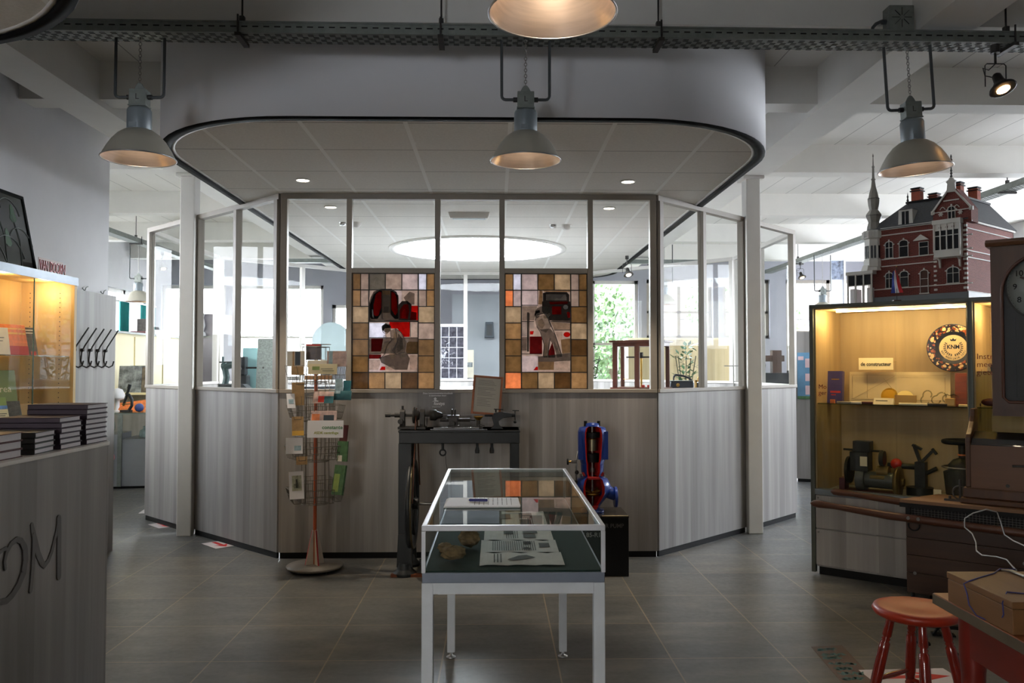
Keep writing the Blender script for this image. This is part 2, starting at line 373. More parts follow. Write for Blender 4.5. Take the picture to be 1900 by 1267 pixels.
# outer walls with window openings
def wall_with_openings(name, axis, c, a0, a1, openings, th=.2, zt=ZC, m=m_white):
    """axis 'x': wall runs along x at y=c; 'y': along y at x=c; openings (a, b, z0, z1)"""
    mb = MB().mat(m)
    def bx(a, b, z0, z1):
        if b-a < .001 or z1-z0 < .001: return
        if axis == 'x': mb.box(a, b, c, c+th, z0, z1)
        else: mb.box(c, c+th, a, b, z0, z1)
    cur = a0
    for a, b, z0, z1 in sorted(openings):
        bx(cur, a, 0, zt); bx(a, b, 0, z0); bx(a, b, z1, zt); cur = b
    bx(cur, a1, 0, zt); return struct(name, mb)
WN = [0]
def window(axis, c, a, b, z0, z1, cols, trans=None, m=None, fw=.06, off=.1):
    WN[0] += 1; m = m or m_framew; mb = MB().mat(m)
    def bx(p, q, u, v, d=.03):
        if axis == 'x': mb.box(p, q, c+off-d, c+off+d, u, v)
        else: mb.box(c+off-d, c+off+d, p, q, u, v)
    bx(a, b, z0, z0+fw); bx(a, b, z1-fw, z1); bx(a, a+fw, z0, z1); bx(b-fw, b, z0, z1)
    for i in range(1, cols): x = a+(b-a)*i/cols; bx(x-fw/2, x+fw/2, z0, z1)
    if trans: bx(a, b, trans-fw/3, trans+fw/3)
    o = struct('window_%d' % WN[0], mb)
    g = MB().mat(m_wglass)
    if axis == 'x': g.box(a, b, c+off-.004, c+off+.004, z0, z1)
    else: g.box(c+off-.004, c+off+.004, a, b, z0, z1)
    g.build('pane', o); return o
back = OPEN_BACK
wall_with_openings('wall_back', 'x', 15.0, -8, 8, back, m=m_greywall)
for a, b, z0, z1 in back:
    window('x', 15.0, a, b, z0, z1, 2 if b-a > 1 else 1, trans=z0+(z1-z0)*.45, m=m_frame if a > 2 else m_framew)
side = OPEN_LEFT
wall_with_openings('wall_left', 'y', -6.3, -3.2, 15.2, side)
for a, b, z0, z1 in side: window('y', -6.3, a, b, z0, z1, 2)
sideR = OPEN_RIGHT
wall_with_openings('wall_right', 'y', 7.5, -3.2, 15.2, sideR)
for a, b, z0, z1 in sideR: window('y', 7.5, a, b, z0, z1, 2)
fr = OPEN_FILL
wall_with_openings('wall_front', 'x', -3.4, -8, 8, fr); window('x', -3.4, -3.05, -1.85, 1.5, 2.6, 1)  # holds the added fill window
# inner walls either side of the entrance hall
struct('wall_hall_left', MB().mat(m_white).box(-3.45, -3.22, -3.0, 6.95, 0, ZC))
struct('wall_hall_right', MB().mat(m_white).box(4.6, 4.8, -3.0, 5.2, 0, ZC))

# ------------------------------------------------------------------ suspended round-cornered ceiling islands
def rrect(x0, x1, y0, y1, r, n=14, front_only=False):
    pts = []
    for cx, cy, a in ((x1-r, y0+r, -PI/2), (x1-r, y1-r, 0), (x0+r, y1-r, PI/2), (x0+r, y0+r, PI)):
        pts += [(cx+r*math.cos(a+PI/2*i/n), cy+r*math.sin(a+PI/2*i/n)) for i in range(n+1)]
    return pts
def ring_wall(mb, pts, off, z0, z1, t):
    """vertical band following a closed outline"""
    n = len(pts); cx = sum(p[0] for p in pts)/n; cy = sum(p[1] for p in pts)/n
    def o(p, k, d):
        a, b = pts[k-1], pts[(k+1) % n]; tx, ty = b[0]-a[0], b[1]-a[1]; L = math.hypot(tx, ty) or 1
        return (p[0]+ty/L*d, p[1]-tx/L*d)
    A = [o(p, k, off) for k, p in enumerate(pts)]; B = [o(p, k, off-t) for k, p in enumerate(pts)]
    v = [(x, y, z0) for x, y in A]+[(x, y, z1) for x, y in A]+[(x, y, z0) for x, y in B]+[(x, y, z1) for x, y in B]
    fs = []
    for i in range(n):
        j = (i+1) % n
        fs += [(i, j, n+j, n+i), (2*n+j, 2*n+i, 3*n+i, 3*n+j), (i, 2*n+i, 2*n+j, j), (n+i, n+j, 3*n+j, 3*n+i)]
    mb.add(v, fs, True); return mb
def island(label, x0, x1, y0, y1, r, zs=2.93, hole=None, fz=3.335):
    pts = rrect(x0, x1, y0, y1, r)
    mb = MB().mat(m_tileceil)
    if hole:
        hx, hy, hr = hole; k = 120
        def hit(a):   # outline point seen from the hole's centre at angle a
            c, s_ = math.cos(a), math.sin(a); best = None
            for i in range(len(pts)):
                (ax, ay), (bx, by) = pts[i], pts[(i+1) % len(pts)]; dx, dy = bx-ax, by-ay; det = c*dy-s_*dx
                if abs(det) < 1e-9: continue
                t = ((ax-hx)*dy-(ay-hy)*dx)/det; u = ((ax-hx)*s_-(ay-hy)*c)/det
                if t > 0 and -1e-6 <= u <= 1+1e-6 and (best is None or t < best): best = t
            return (hx+c*best, hy+s_*best)
        P2 = [hit(2*PI*i/k) for i in range(k)]; H = [(hx+hr*math.cos(2*PI*i/k), hy+hr*math.sin(2*PI*i/k)) for i in range(k)]
        v = [(x, y, zs) for x, y in P2]+[(x, y, zs) for x, y in H]+[(x, y, zs+.02) for x, y in P2]+[(x, y, zs+.02) for x, y in H]
        mb.add(v, [(j, i, k+i, k+j) for i in range(k) for j in ((i+1) % k,)]+[(2*k+i, 2*k+j, 3*k+j, 3*k+i) for i in range(k) for j in ((i+1) % k,)])
    else: mb.prism(pts, zs, zs+.02)
    o = struct('ceiling_canopy', mb)
    ring_wall(MB().mat(m_fascia), pts, .03, zs-.004, fz, .010).build('fascia', o)
    ring_wall(MB().mat(m_black), pts, .026, zs-.012, zs+.03, .064).build('edge_trim', o)
    ring_wall(MB().mat(m_framew), pts, -.038, zs-.006, zs+.01, .02).build('inner_trim', o)
    return o
CX0, CX1, CY0, CY1 = -2.165, 1.775, 4.63, 13.2
can = island('main', CX0, CX1, CY0, CY1, 1.0, hole=(-.21, 9.85, 1.0), fz=3.6)
island('near', -5.0, -1.42, -1.0, 3.62, 1.1, fz=3.34)
# round skylight: a white shaft with a lit diffuser in it
hx, hy, hr = -.21, 9.85, 1.0
sk = MB().mat(m_fascia)
circ = [(hx+hr*math.cos(2*PI*i/48), hy+hr*math.sin(2*PI*i/48)) for i in range(48)]
ring_wall(sk, circ, .03, 2.915, 3.34, .03)
rl = struct('ceiling_skylight', sk)
MB().mat(emit('skylight_diffuser', (240, 248, 255), 52.0)).prism(circ, 2.955, 2.965).build('diffuser', rl)
ring_wall(MB().mat(m_framew), circ, .05, 2.91, 2.932, .07).build('rim', rl)

# ------------------------------------------------------------------ octagonal glazed booth
ZS, ZT = 1.35, 2.93
def partition(name, p0, p1, posts, rails=(), solid=True, fm=m_frame, lm=m_lam, cut=()):
    """panelled wall with glazing; local x runs from p0 to p1; posts at distances; rails (a, b, z)"""
    L = math.hypot(p1[0]-p0[0], p1[1]-p0[1]); rz = math.atan2(p1[1]-p0[1], p1[0]-p0[0])
    o = struct(name, MB().mat(lm).box(0, L, -.02, .02, .05, ZS-.03), loc=(p0[0], p0[1], 0), rz=rz)
    MB().mat(m_black2).box(0.01, L-.01, -.008, .012, 0, .05).build('plinth', o)
    MB().mat(fm).box(0, L, -.035, .035, ZS-.03, ZS).build('sill', o, bevel=.003)
    mb = MB().mat(fm); mb.box(0, L, -.03, .03, ZT-.045, ZT)
    for x, w in posts: mb.box(x-w/2, x+w/2, -.03, .03, ZS, ZT-.045)
    for a, b, z in rails: mb.box(a, b, -.028, .028, z-.02, z+.02)
    mb.build('frame', o, bevel=.002)
    xs = [x for x, w in posts]
    for i in range(len(xs)-1):
        a, b = xs[i]+posts[i][1]/2, xs[i+1]-posts[i+1][1]/2
        zs = [ZS]+[z for (ra, rb, z) in rails if ra < (a+b)/2 < rb]+[ZT-.045]
        for j in range(len(zs)-1):
            if (i, j) in cut: continue
            MB().mat(m_bglass).box(a, b, -.003, .003, zs[j]+(.02 if j else 0), zs[j+1]-(.02 if j < len(zs)-2 else 0)).build('pane', o)
    return o
FY, FX0, FX1 = 6.72, -1.73, 1.308
fposts = [(.026, .052)]+[((px-520)/700*3.038, .044) for px in (647, 811, 931, 1096)]+[(3.012, .052)]
xa, xb, xc, xd = [p[0] for p in fposts[1:5]]
ZR = 1.53+(680-502)/1540*6.72
pf = partition('wall_booth_front', (FX0, FY), (FX1, FY), fposts, rails=((xa, xb, ZR), (xc, xd, ZR)), cut=((1, 0), (3, 0)))
partition('wall_booth_front_left', (FX0, FY), (-2.74, 7.70), [(.045, .05), (.70, .05), (1.385, .05)])
partition('wall_booth_front_right', (FX1, FY), (2.315, 7.70), [(.045, .05), (.70, .05), (1.385, .05)])
partition('wall_booth_side_left', (-2.89, 7.84), (-3.50, 8.45), [(.03, .05), (.835, .055)], lm=m_lam)
partition('wall_booth_side_right', (2.46, 7.84), (3.06, 8.45), [(.03, .05), (.83, .055)])
partition('wall_booth_left', (-3.50, 8.46), (-3.50, 10.48), [(.03, .05), (1.0, .05), (1.99, .055)], fm=m_framew)
partition('wall_booth_right', (3.06, 8.46), (3.06, 10.48), [(.03, .05), (1.0, .05), (1.99, .055)], fm=m_framew)
partition('wall_booth_back_left', (-3.48, 10.5), (-1.75, 12.23), [(.03, .05), (1.2, .05), (2.42, .05)], fm=m_framew)
partition('wall_booth_back_right', (3.04, 10.5), (1.32, 12.23), [(.03, .05), (1.2, .05), (2.42, .05)], fm=m_framew)
bk = 12.25
bposts = [(.026, .05), (1.30, .05), (1.76, .05), (3.03, .05)]
partition('wall_booth_back', (-1.74, bk), (1.31, bk), [(.026, .05), (.70, .05), (1.30, .055), (1.83, .055), (2.4, .05), (3.02, .05)], rails=((.70, 1.30, 2.14),), fm=m_framew)

# ------------------------------------------------------------------ cable trays (perforated), hung on rods
def tray(length, label, loc, rz, rods=(), slots=True, w=.13, h=.06):
    t = thing('cable_tray', label, 'cable tray', loc, rz)
    mb = MB().mat(m_galv).box(0, length, -w/2, -w/2+.004, 0, h).box(0, length, w/2-.004, w/2, 0, h)
    mb.box(0, length, -w/2-.006, -w/2+.004, h-.008, h).box(0, length, -w/2-.006, -w/2, 0, .008)
    mb.box(0, length, -w/2, w/2, 0, .003)
    mb.build('tray_body', t)
    if slots:
        s = MB().mat(m_black2); x = .05
        while x < length-.06:
            s.box(x, x+.030, -w/2-.0015, -w/2+.001, h*.50, h*.60)
            for k in range(4):
                yy = -w/2+.014+k*.032; xx = x+(.022 if k % 2 else 0)
                s.box(xx, xx+.028, yy, yy+.006, -.0012, .001); s.box(xx, xx+.028, yy+.016, yy+.022, -.0012, .001)
            x += .055
        s.build('slots', t)
    for x in rods:
        r = MB().mat(m_iron).cyl((x, 0, h), (x, 0, ZC-loc[2]), .005, n=8)
        r.box(x-.014, x+.014, -w/2-.02, w/2+.02, -.02, -.002).box(x-.012, x+.012, -.014, .014, h, h+.05)
        r.cyl((x, -w/2-.012, -.01), (x, -w/2-.012, h+.03), .005, n=8).build('hanger_rod', t)
    return t
TZ = 3.205
tray(5.9, 'long perforated grey cable tray crossing the hall in front of the white canopy', (-2.6, 4.22, TZ+.012), math.radians(0.7), rods=(1.3, 2.32, 3.45, 5.3))
tray(9.0, 'perforated grey cable tray running back above the teal curtained windows', (-4.87, 5.8, TZ), PI/2, rods=(2.5, 5.5), slots=False)
tray(9.0, 'perforated grey cable tray running back above the model house', (4.90, 5.8, TZ), PI/2, rods=(2.0, 4.9, 7.5), slots=True)
tray(7.0, 'far cable tray crossing behind the glazed booth', (-3.5, 13.4, TZ), 0, rods=(1, 6), slots=False)
# ================================================================== LAMPS
m_bulb = emit('lamp_bulb', (255, 226, 190), 12)
m_conn = mat('lamp_gland_black', (36, 36, 38), .5)
def high_bay(loc, label, hang, power=16, rz=0, tilt=0):
    """industrial pendant: origin at the rim centre; hang = height of the tray above the rim"""
    t = thing('pendant_lamp', label, 'pendant lamp', loc, rz, None); t.rotation_euler = (0, tilt, rz); t.scale = (.91, .91, .91); hang = hang/.91
    prof = [(.066, .160), (.080, .155), (.112, .132), (.144, .095), (.169, .054), (.187, .019), (.197, .0)]
    # outside and inside of the spun bowl
    MB().mat(m_bowl_out).lathe(prof, n=48).v  # profile kept for both faces
    o = MB().mat(m_bowl_out); o.lathe(prof, n=48); o.f = o.f[:-2] if len(o.f) > (len(prof)-1)*48 else o.f; o.mi = o.mi[:len(o.f)]; o.sm = o.sm[:len(o.f)]
    bowl = o.build('reflector_bowl', t)
    i = MB().mat(m_bowl_in); pi = [(r-.004, h+.001) for r, h in prof]
    i.lathe(pi, n=48); i.f = i.f[:-2]; i.mi = i.mi[:len(i.f)]; i.sm = i.sm[:len(i.f)]; i.build('reflector_lining', bowl)
    MB().mat(m_alu).torus((0, 0, 0), .197, .0035, n=48).build('rim', bowl)
    MB().mat(m_lampgrey).lathe([(.062, .150), (.065, .156), (.065, .268), (.060, .280), (.02, .282)], n=32).build('ballast_housing', t)
    MB().mat(m_lampgrey).box(-.03, .012, -.0675, -.06, .165, .190).build('rating_plate', t)
    b = MB().mat(m_galv).box(-.047, .047, -.035, .035, .293, .385).cyl((0, 0, .280), (0, 0, .296), .03)
    b.box(-.051, .051, -.039, .039, .290, .298)
    b.prism([(-.034, .385), (.034, .385), (.018, .415), (.008, .427), (-.008, .427), (-.018, .415)], -.004, .004, 'xz')
    jb = b.build('junction_box', t, bevel=.003)
    lettering('L', .045, m_iron, jb, (0, -.0358, .34))
    MB().mat(emit('lamp_bulb', (255, 226, 190), 12)).lathe([(.014, .15), (.016, .135), (.026, .11), (.030, .09), (.022, .068), (.001, .060)], n=20).build('bulb', t)
    for s in (-1, 1):
        c = MB().mat(m_dkcond); top = hang
        pts = [(s*.135, 0, top)]+[(s*.135, 0, .368)]+[(s*(.135-.022*(1-math.cos(a))), 0, .368-.022*math.sin(a)) for a in (PI/8, PI/4, 3*PI/8, PI/2)]+[(s*.05, 0, .346)]
        c.tube(pts, .0085, 10); c.mat(m_conn).cyl((s*.047, 0, .346), (s*.07, 0, .346), .014, n=12)
        c.build('conduit', t)
    ch = MB().mat(m_steel); z = .422; k = 0
    while z < hang:
        e = .0075; pts = []
        for q in range(10):
            a = 2*PI*q/10; pts.append((e*math.cos(a), 0, z+.010+.010*math.sin(a)) if k % 2 else (0, e*math.cos(a), z+.010+.010*math.sin(a)))
        ch.tube(pts, .0022, 5, True); z += .0165; k += 1
    ch.build('chain', t)
    point('lamp_glow', (0, 0, .05), power, (1, .80, .58), .03, t)
    return t
high_bay((-1.81, 4.22, 2.585), 'pendant lamp hanging in front of the white wall, leftmost of three under the tray', TZ-2.585, 1.6)
high_bay((.155, 4.22, 2.585), 'pendant lamp hanging over the stained glass panels, middle of three under the tray', TZ-2.585, 1.6)
high_bay((2.19, 4.26, 2.56), 'pendant lamp hanging in front of the model house, slightly tilted', TZ-2.555, 1.8, tilt=math.radians(-3))
high_bay((.16, 2.30, 2.522), 'nearest pendant lamp, its glowing bowl cut off by the top of the picture', 3.34-2.522, 2.2)
high_bay((-4.87, 11.4, 2.42), 'white looking pendant lamp in front of the teal curtained windows', TZ-2.42, 2)
high_bay((4.90, 12.3, 2.35), 'pendant lamp above the poster board behind the right hand cabinet', TZ-2.35, 8)
high_bay((2.5, 12.2, 2.45), 'far pendant lamp seen through the glass before the back windows', 3.34-2.45, 2)
# recessed downlights
def downlight(x, y, label, p, on=True):
    t = thing('downlight', label, 'ceiling light', (x, y, 2.93))
    MB().mat(m_framew).torus((0, 0, -.004), .052, .007, n=24, m=6).build('trim_ring', t)
    MB().mat(emit('downlight_glass', (255, 240, 214), 22)).lathe([(.0001, -.002), (.046, -.002), (.046, -.006), (.0001, -.008)], n=20).build('lens', t)
    if p: spot('downlight_beam', (0, 0, -.02), (0, 0, 0), p, (1, .86, .68), 62, .5, .03, t)
    return t
downlight(-1.44, 6.2, 'recessed downlight in the canopy above the postcard rack', 95)
downlight(1.0, 6.2, 'recessed downlight in the canopy above the blue pump', 95)
downlight(-1.44, 7.25, 'recessed downlight inside the glazed booth above the corner post', 20)
downlight(1.0, 7.25, 'recessed downlight inside the glazed booth, the one nearest the balance case', 20)
# track spots
def track_spot(loc, label, rz=0, power=10, aim=(0, 0), warm=(255, 190, 120)):
    t = thing('track_spotlight', label, 'spotlight', loc, rz)
    MB().mat(m_iron).cyl((0, 0, -.001), (0, 0, -.045), .022).cyl((0, 0, -.045), (0, 0, -.10), .006).build('mount', t)
    y = MB().mat(m_iron); y.tube([(-.055, 0, -.22), (-.055, 0, -.11), (-.045, 0, -.10), (.045, 0, -.10), (.055, 0, -.11), (.055, 0, -.22)], .003, 6)
    y.tube([(0, .0, -.1), (-.03, .01, -.13), (-.06, .01, -.12), (-.05, .01, -.16), (0, .01, -.17)], .003, 6).build('yoke', t)
    h = MB().mat(m_iron).lathe([(.012, 0), (.022, -.01), (.026, -.05), (.05, -.085), (.062, -.09), (.066, -.10), (.060, -.103)], (0, 0, 0), 24)
    hd = h.build('lamp_head', t); hd.location = (0, 0, -.155); hd.rotation_euler = (math.radians(-24), math.radians(-8), 0)
    MB().mat(emit('spot_glow_'+str(warm[1]), warm, 30)).lathe([(.0001, -.1), (.032, -.1), (.032, -.106), (.0001, -.108)], n=16).build('lens', hd)
    if power: spot('spot_beam', (0, -.03, -.27), (math.radians(-24), math.radians(-8), 0), power, (1, .8, .55), 60, .6, .03, t)
    return t
track_spot((2.60, 4.22, TZ), 'lit brass spotlight clamped under the long tray, right of the tilted lamp', 0, 5)
track_spot((4.9, 13.2, TZ), 'small spotlight under the far tray near the glazed booth', 0, 3)
track_spot((1.66, 10.4, 2.93), 'small lit spotlight seen through the glass above the balance case', 0, 3, warm=(255, 225, 200))
track_spot((-4.87, 12.2, TZ), 'small spotlight under the tray seen through the left panes', .4, 0, warm=(235, 225, 200))
# box with a star shaped vent on the tray
t = thing('junction_box', 'square grey electrical box with a star shaped mark standing on the tray', 'electrical box', (2.11, 4.26, TZ+.072))
bx_ = MB().mat(m_galv).box(-.062, .068, -.04, .04, .0, .135).build('box_body', t, bevel=.004)
st = MB().mat(m_black2)
for a in range(8): 
    c, s_ = math.cos(a*PI/4), math.sin(a*PI/4)
    st.beam((.003+c*.012, -.0405, .07+s_*.012), (.003+c*.052, -.0405, .07+s_*.052), .002, .004, (0, 1, 0))
st.build('star_mark', bx_)
MB().mat(m_dkcond).tube([(-.062, 0, .06), (-.09, 0, .062), (-.115, 0, .05), (-.132, 0, .03), (-.138, 0, 0), (-.138, 0, -.04)], .009, 8).cyl((-.05, 0, .06), (-.085, 0, .06), .013).build('cable', t)
# smoke detectors and vents on the booth ceiling
for (x, y, l) in ((-1.35, 8.05, 'two small round sensors beside the left downlight inside the booth'), (.70, 8.15, 'two small round sensors on the booth ceiling right of the middle pane')):
    t = thing('ceiling_sensor', l, 'sensor', (x, y, 2.93))
    MB().mat(m_framew).lathe([(.0001, -.05), (.03, -.045), (.05, -.02), (.052, 0)], n=20).build('cover', t)
    MB().mat(m_chrome).lathe([(.0001, -.03), (.03, -.028), (.035, 0)], (-.13, 0, 0), n=20).build('ring', t)
t = thing('ceiling_unit', 'pale rectangular air unit on the booth ceiling before the round skylight', 'air unit', (-.24, 7.55, 2.93))
MB().mat(m_framew).hexa([(-.17, -.05, -.05), (.17, -.05, -.05), (.17, .05, -.05), (-.17, .05, -.05), (-.19, -.07, 0), (.19, -.07, 0), (.19, .07, 0), (-.19, .07, 0)]).build('housing', t, bevel=.005)
MB().mat(m_galv).box(-.15, .15, -.035, .035, -.053, -.050).build('grille', t)
# ================================================================== LEFT: counter, books, show cabinet, coat board
m_spine = mat('aubergine_cloth', (46, 30, 46), .6, var=.15)
m_page = mat('book_pages', (205, 203, 208), .8, var=.08, scale=60, stretch=(1, 1, 20))
def book(w, d, h, cover, page=None, name='book', spine=True):
    """lying book: spine at x=0 side facing -x ... pages visible on +x and +-y sides; origin at its bottom centre"""
    t = bpy.data.objects.new(name, None); COL.objects.link(t)
    c = MB().mat(cover).box(-w/2, w/2, -d/2, d/2, 0, .003).box(-w/2, w/2, -d/2, d/2, h-.003, h).box(-w/2, w/2, -d/2, -d/2+.004, 0, h)
    c.build('cover', t, bevel=.0008)
    MB().mat(page or m_page).box(-w/2+.004, w/2-.005, -d/2+.004, d/2-.005, .003, h-.003).build('pages', t)
    return t
# counter: rounded end, grey laminate, top level 1.2 m
pts = [(-2.80, .9), (-1.70, .9)]+[(-1.70-.09+.09*math.cos(a*PI/12), 3.68+.09*math.sin(a*PI/12)) for a in range(0, 7)]+[(-2.80, 3.77)]
ct = thing('reception_counter', 'grey wood reception counter with curved end and carved script letters', 'counter', (0, 0, 0))
MB().mat(m_lamd).prism(pts, .0, 1.185).build('counter_body', ct)
MB().mat(m_framew).prism([(x+(.004 if x > -2.7 else 0), y) for x, y in pts], 1.185, 1.20).build('counter_top', ct, bevel=.002)
# script letters on the front face (x = -1.70): strokes as flat bars, (y, z)
m_let = mat('carved_letter_dark', (96, 93, 91), .7)
sk_ = [0]
def stroke(mb, pts2, w):
    P = [Vector((-1.697, y, z)) for y, z in pts2]; sk_[0] += 1; e = .0005*sk_[0]
    for i in range(len(P)-1):
        a, b = P[i], P[i+1]; d = (b-a).normalized(); n_ = Vector((0, -d.z, d.y)); wa = 1.5*(w if not isinstance(w, list) else w[i]); wb = 1.5*(w if not isinstance(w, list) else w[i+1])
        v = [a+n_*wa/2, b+n_*wb/2, b-n_*wb/2, a-n_*wa/2]
        mb.add([(-1.6975+(.0003+e if k > 3 else -.004), q.y, q.z) for k, q in enumerate(v+v)], [(0, 1, 2, 3), (7, 6, 5, 4), (0, 4, 5, 1), (1, 5, 6, 2), (2, 6, 7, 3), (3, 7, 4, 0)])
        for q, ww in ((a, wa), (b, wb)): mb.cyl((-1.7012, q.y, q.z), (-1.6973+e, q.y, q.z), ww/2, n=12)
def cpx(x, y):  # point of the photo on the counter face
    r = ray(x, y); k = -1.70/r.x; return (r.y*k, HC+r.z*k)
def ray(px, py):
    v = Vector(((px-950)/FPX, 1, -(py-633.5)/FPX)); v = Matrix.Rotation(PITCH, 3, 'X') @ v; return Matrix.Rotation(-YAW, 3, 'Z') @ v
lt = MB().mat(m_let)
def zz(pts): return [cpx(x/5.76, 920+y/5.76) for x, y in pts]
stroke(lt, zz([(335, 310), (350, 400), (372, 500), (400, 620), (440, 710), (468, 745)]), [.012, .018, .020, .020, .018, .014])
stroke(lt, zz([(468, 745), (510, 690), (545, 600), (575, 480), (600, 380), (618, 270)]), .012)
stroke(lt, zz([(622, 240), (624, 400), (622, 600), (622, 760), (622, 860)]), .019)
stroke(lt, zz([(352, 420), (350, 560), (342, 740), (330, 900), (318, 1010)]), .013)
stroke(lt, zz([(45, 780), (38, 700), (60, 600), (110, 510), (170, 465), (215, 480), (255, 560), (262, 680), (240, 820), (190, 950), (120, 1060), (60, 1120), (0, 1135), (-80, 1120)]), [.008, .009, .011, .012, .013, .015, .019, .021, .020, .018, .016, .015, .014, .013])
stroke(lt, zz([(50, 560), (0, 590), (-60, 640)]), .009)
lt.build('script_lettering', ct)

CT = 1.20
m_blu = mat('blue_green_cover', (52, 74, 92), .5); m_navy = mat('navy_cover', (46, 62, 120), .5); m_blk = mat('charcoal_cover', (40, 42, 44), .5)
m_mar = mat('maroon_cover', (74, 20, 26), .5); m_slate = mat('slate_cover', (44, 56, 62), .5)
m_bpage = mat('sky_blue_photo_cover', (110, 150, 205), .4, var=.5, scale=30)
stackno = [0]
def stack(x, y, n, w, d, h, cover, lab, grp, rz=0, jitter=.004):
    src = book(w, d, h, cover); src.rotation_euler = (0, 0, rz)
    ords = ['lowest', 'second from the bottom', 'third from the bottom', 'fourth from the bottom', 'fifth from the bottom', 'third from the top', 'second from the top', 'topmost']
    for k in range(n):
        o = src if k == 0 else dup(src)
        o.location = (x+(random.uniform(-jitter, jitter) if k else 0), y+(random.uniform(-jitter, jitter) if k else 0), CT+k*(h+.0008)); o.rotation_euler = (0, 0, rz+(random.uniform(-.012, .012) if k else 0))
        tag(o, lab+', '+('lowest' if k == 0 else 'topmost' if k == n-1 else 'second from the top' if k == n-2 and n > 4 else ords[k]), 'book', grp)
PX = lambda px, py: tuple(ray(px, py)*((CT-HC)/ray(px, py).z))[:2]
# book spines face the camera (long side), page ends face the aisle
def book_along(pxr, pyr):  # right-bottom corner of a stack from photo
    return PX(pxr, pyr)
stack(-1.857, 3.66, 8, .25, .19, .0205, m_spine, 'aubergine book in the tallest stack', 'aubergine books, tallest stack', 0)
stack(-1.857, 3.44, 6, .25, .18, .0205, m_spine, 'aubergine book in the six book stack', 'aubergine books, middle stack', .02)
stack(-1.835, 3.237, 4, .20, .18, .0200, m_blk, 'charcoal book in the low stack of four', 'charcoal books', .1)
stack(-1.845, 2.985, 3, .22, .22, .0300, m_mar, 'thick maroon edged book in the nearest stack', 'maroon edged books', 0)
stack(-2.20, 3.62, 3, .30, .22, .0220, m_slate, 'slate green book before the lit left cabinet', 'slate books behind', 0)

# lit glass fronted cabinet against the left wall
m_beech = wood('pale_beech', (206, 172, 112), (226, 194, 138), .8, .5, 'z', contrast=.8)
m_lip = mat('cabinet_alu_lip', (112, 118, 128), .35, .5)
m_led = emit('led_strip_warm', (255, 226, 170), 14)
lc = thing('display_cabinet', 'lit beech cabinet with glass doors standing against the left wall', 'display cabinet', (-2.85, 3.2, 0))
W_, D_, H_ = 2.5, .37, 2.13   # along y, depth to -x
MB().mat(m_beech).box(-D_, 0, W_-.03, W_, 0, H_).build('end_panel', lc)
MB().mat(m_beech).box(-D_, -D_+.012, 0, W_-.03, .9, H_-.03).build('back_panel', lc)
MB().mat(m_beech).box(-D_+.012, 0, 0, W_-.03, H_-.03, H_-.002).build('roof_panel', lc)
MB().mat(m_lam).box(-D_, 0, 0, W_-.03, 0, .95).build('base_unit', lc)
MB().mat(m_galv).box(-D_, .006, 0, W_+.004, H_-.002, H_+.006).mat(m_lip).box(.0, .010, 0, W_, H_-.05, H_+.004).build('top_trim', lc)
MB().mat(m_glassk).box(-D_+.02, -.03, .02, W_-.035, 1.595, 1.603).build('shelf', lc)
MB().mat(m_glassk).box(-D_+.02, -.03, .02, W_-.035, 1.215, 1.223).build('shelf', lc)
gd = MB().mat(m_glass).box(-.008, -.003, 1.32, 1.99, .95, H_-.05).build('glass_door', lc); MB().mat(m_glass).box(-.016, -.011, 1.96, W_-.03, .95, H_-.05).build('glass_door', lc)
MB().mat(mat('glass_edge_green', (34, 70, 58), .2)).box(-.0085, -.0025, 1.985, 1.99, .95, H_-.05).build('door_edge', gd)
hl = MB().mat(m_iron)
for z in [1.0+.032*k for k in range(33)]: hl.box(-.10, -.094, W_-.0308, W_-.0298, z, z+.006); hl.box(-.30, -.294, W_-.0308, W_-.0298, z, z+.006)
hl.build('shelf_pin_holes', lc)
MB().mat(m_led).box(-.06, -.045, .2, 1.75, H_-.045, H_-.035).build('light_strip', lc)
for y in (.5, 1.2, 1.9, 2.35): point('cabinet_light', (-.14, y, H_-.10), 1.3, (1, .76, .40), .03, lc)
# contents
def LY_(px, X): r = ray(px, 600); return r.y*X/r.x
def upright(name, w, h, th, m, loc, rz, lean, label, cat='book', art=None, group=None):
    """a book or card standing up and leaning back; face towards local -y"""
    t = thing(name, label, cat, loc, rz, group)
    o = MB().mat(m).box(-w/2, w/2, 0, th, 0, h).build('cover', t, bevel=.001); o.rotation_euler = (-lean, 0, 0)
    if art:
        for (x0, x1, z0, z1, mm) in art: MB().mat(mm).box(x0*w-w/2, x1*w-w/2, -.0012, .0004, z0*h, z1*h).build('print', o)
    return t
m_or = mat('orange_cover', (232, 128, 62), .4, var=.25, scale=30); m_red = mat('red_cover', (196, 48, 34), .4, var=.2); m_yel = mat('yellow_cover', (236, 186, 84), .4)
m_olive = mat('olive_cover', (122, 132, 58), .5, var=.08); m_brn = mat('brown_photo_cover', (92, 84, 70), .5, var=.5, scale=40); m_wh = mat('white_card', (232, 224, 206), .6)
m_lime = mat('lime_cover', (140, 160, 84), .5, var=.3)
fz = PI/2   # faces towards +x
upright('leaflet', .10, .17, .003, m_wh, (-2.98, LY_(6, -2.98), 1.603), 1.1, .2, 'white leaflet standing at the very left on the glass shelf', 'leaflet', [(.1, .7, .62, .64, m_iron), (.1, .6, .5, .52, m_iron)])
for i in range(3):
    upright('booklet', .13, .20, .006, m_or, (-3.01, LY_(24+7*i, -3.01), 1.603), 1.15, .25, ['orange booklet at the back of three leaning on the glass shelf', 'orange booklet between two others on the glass shelf', 'orange booklet with red foot, foremost of three on the glass shelf'][i], 'book', [(0, 1, 0, .3, m_red), (.05, .95, .68, .74, m_yel), (.05, .95, .84, .88, m_yel)])
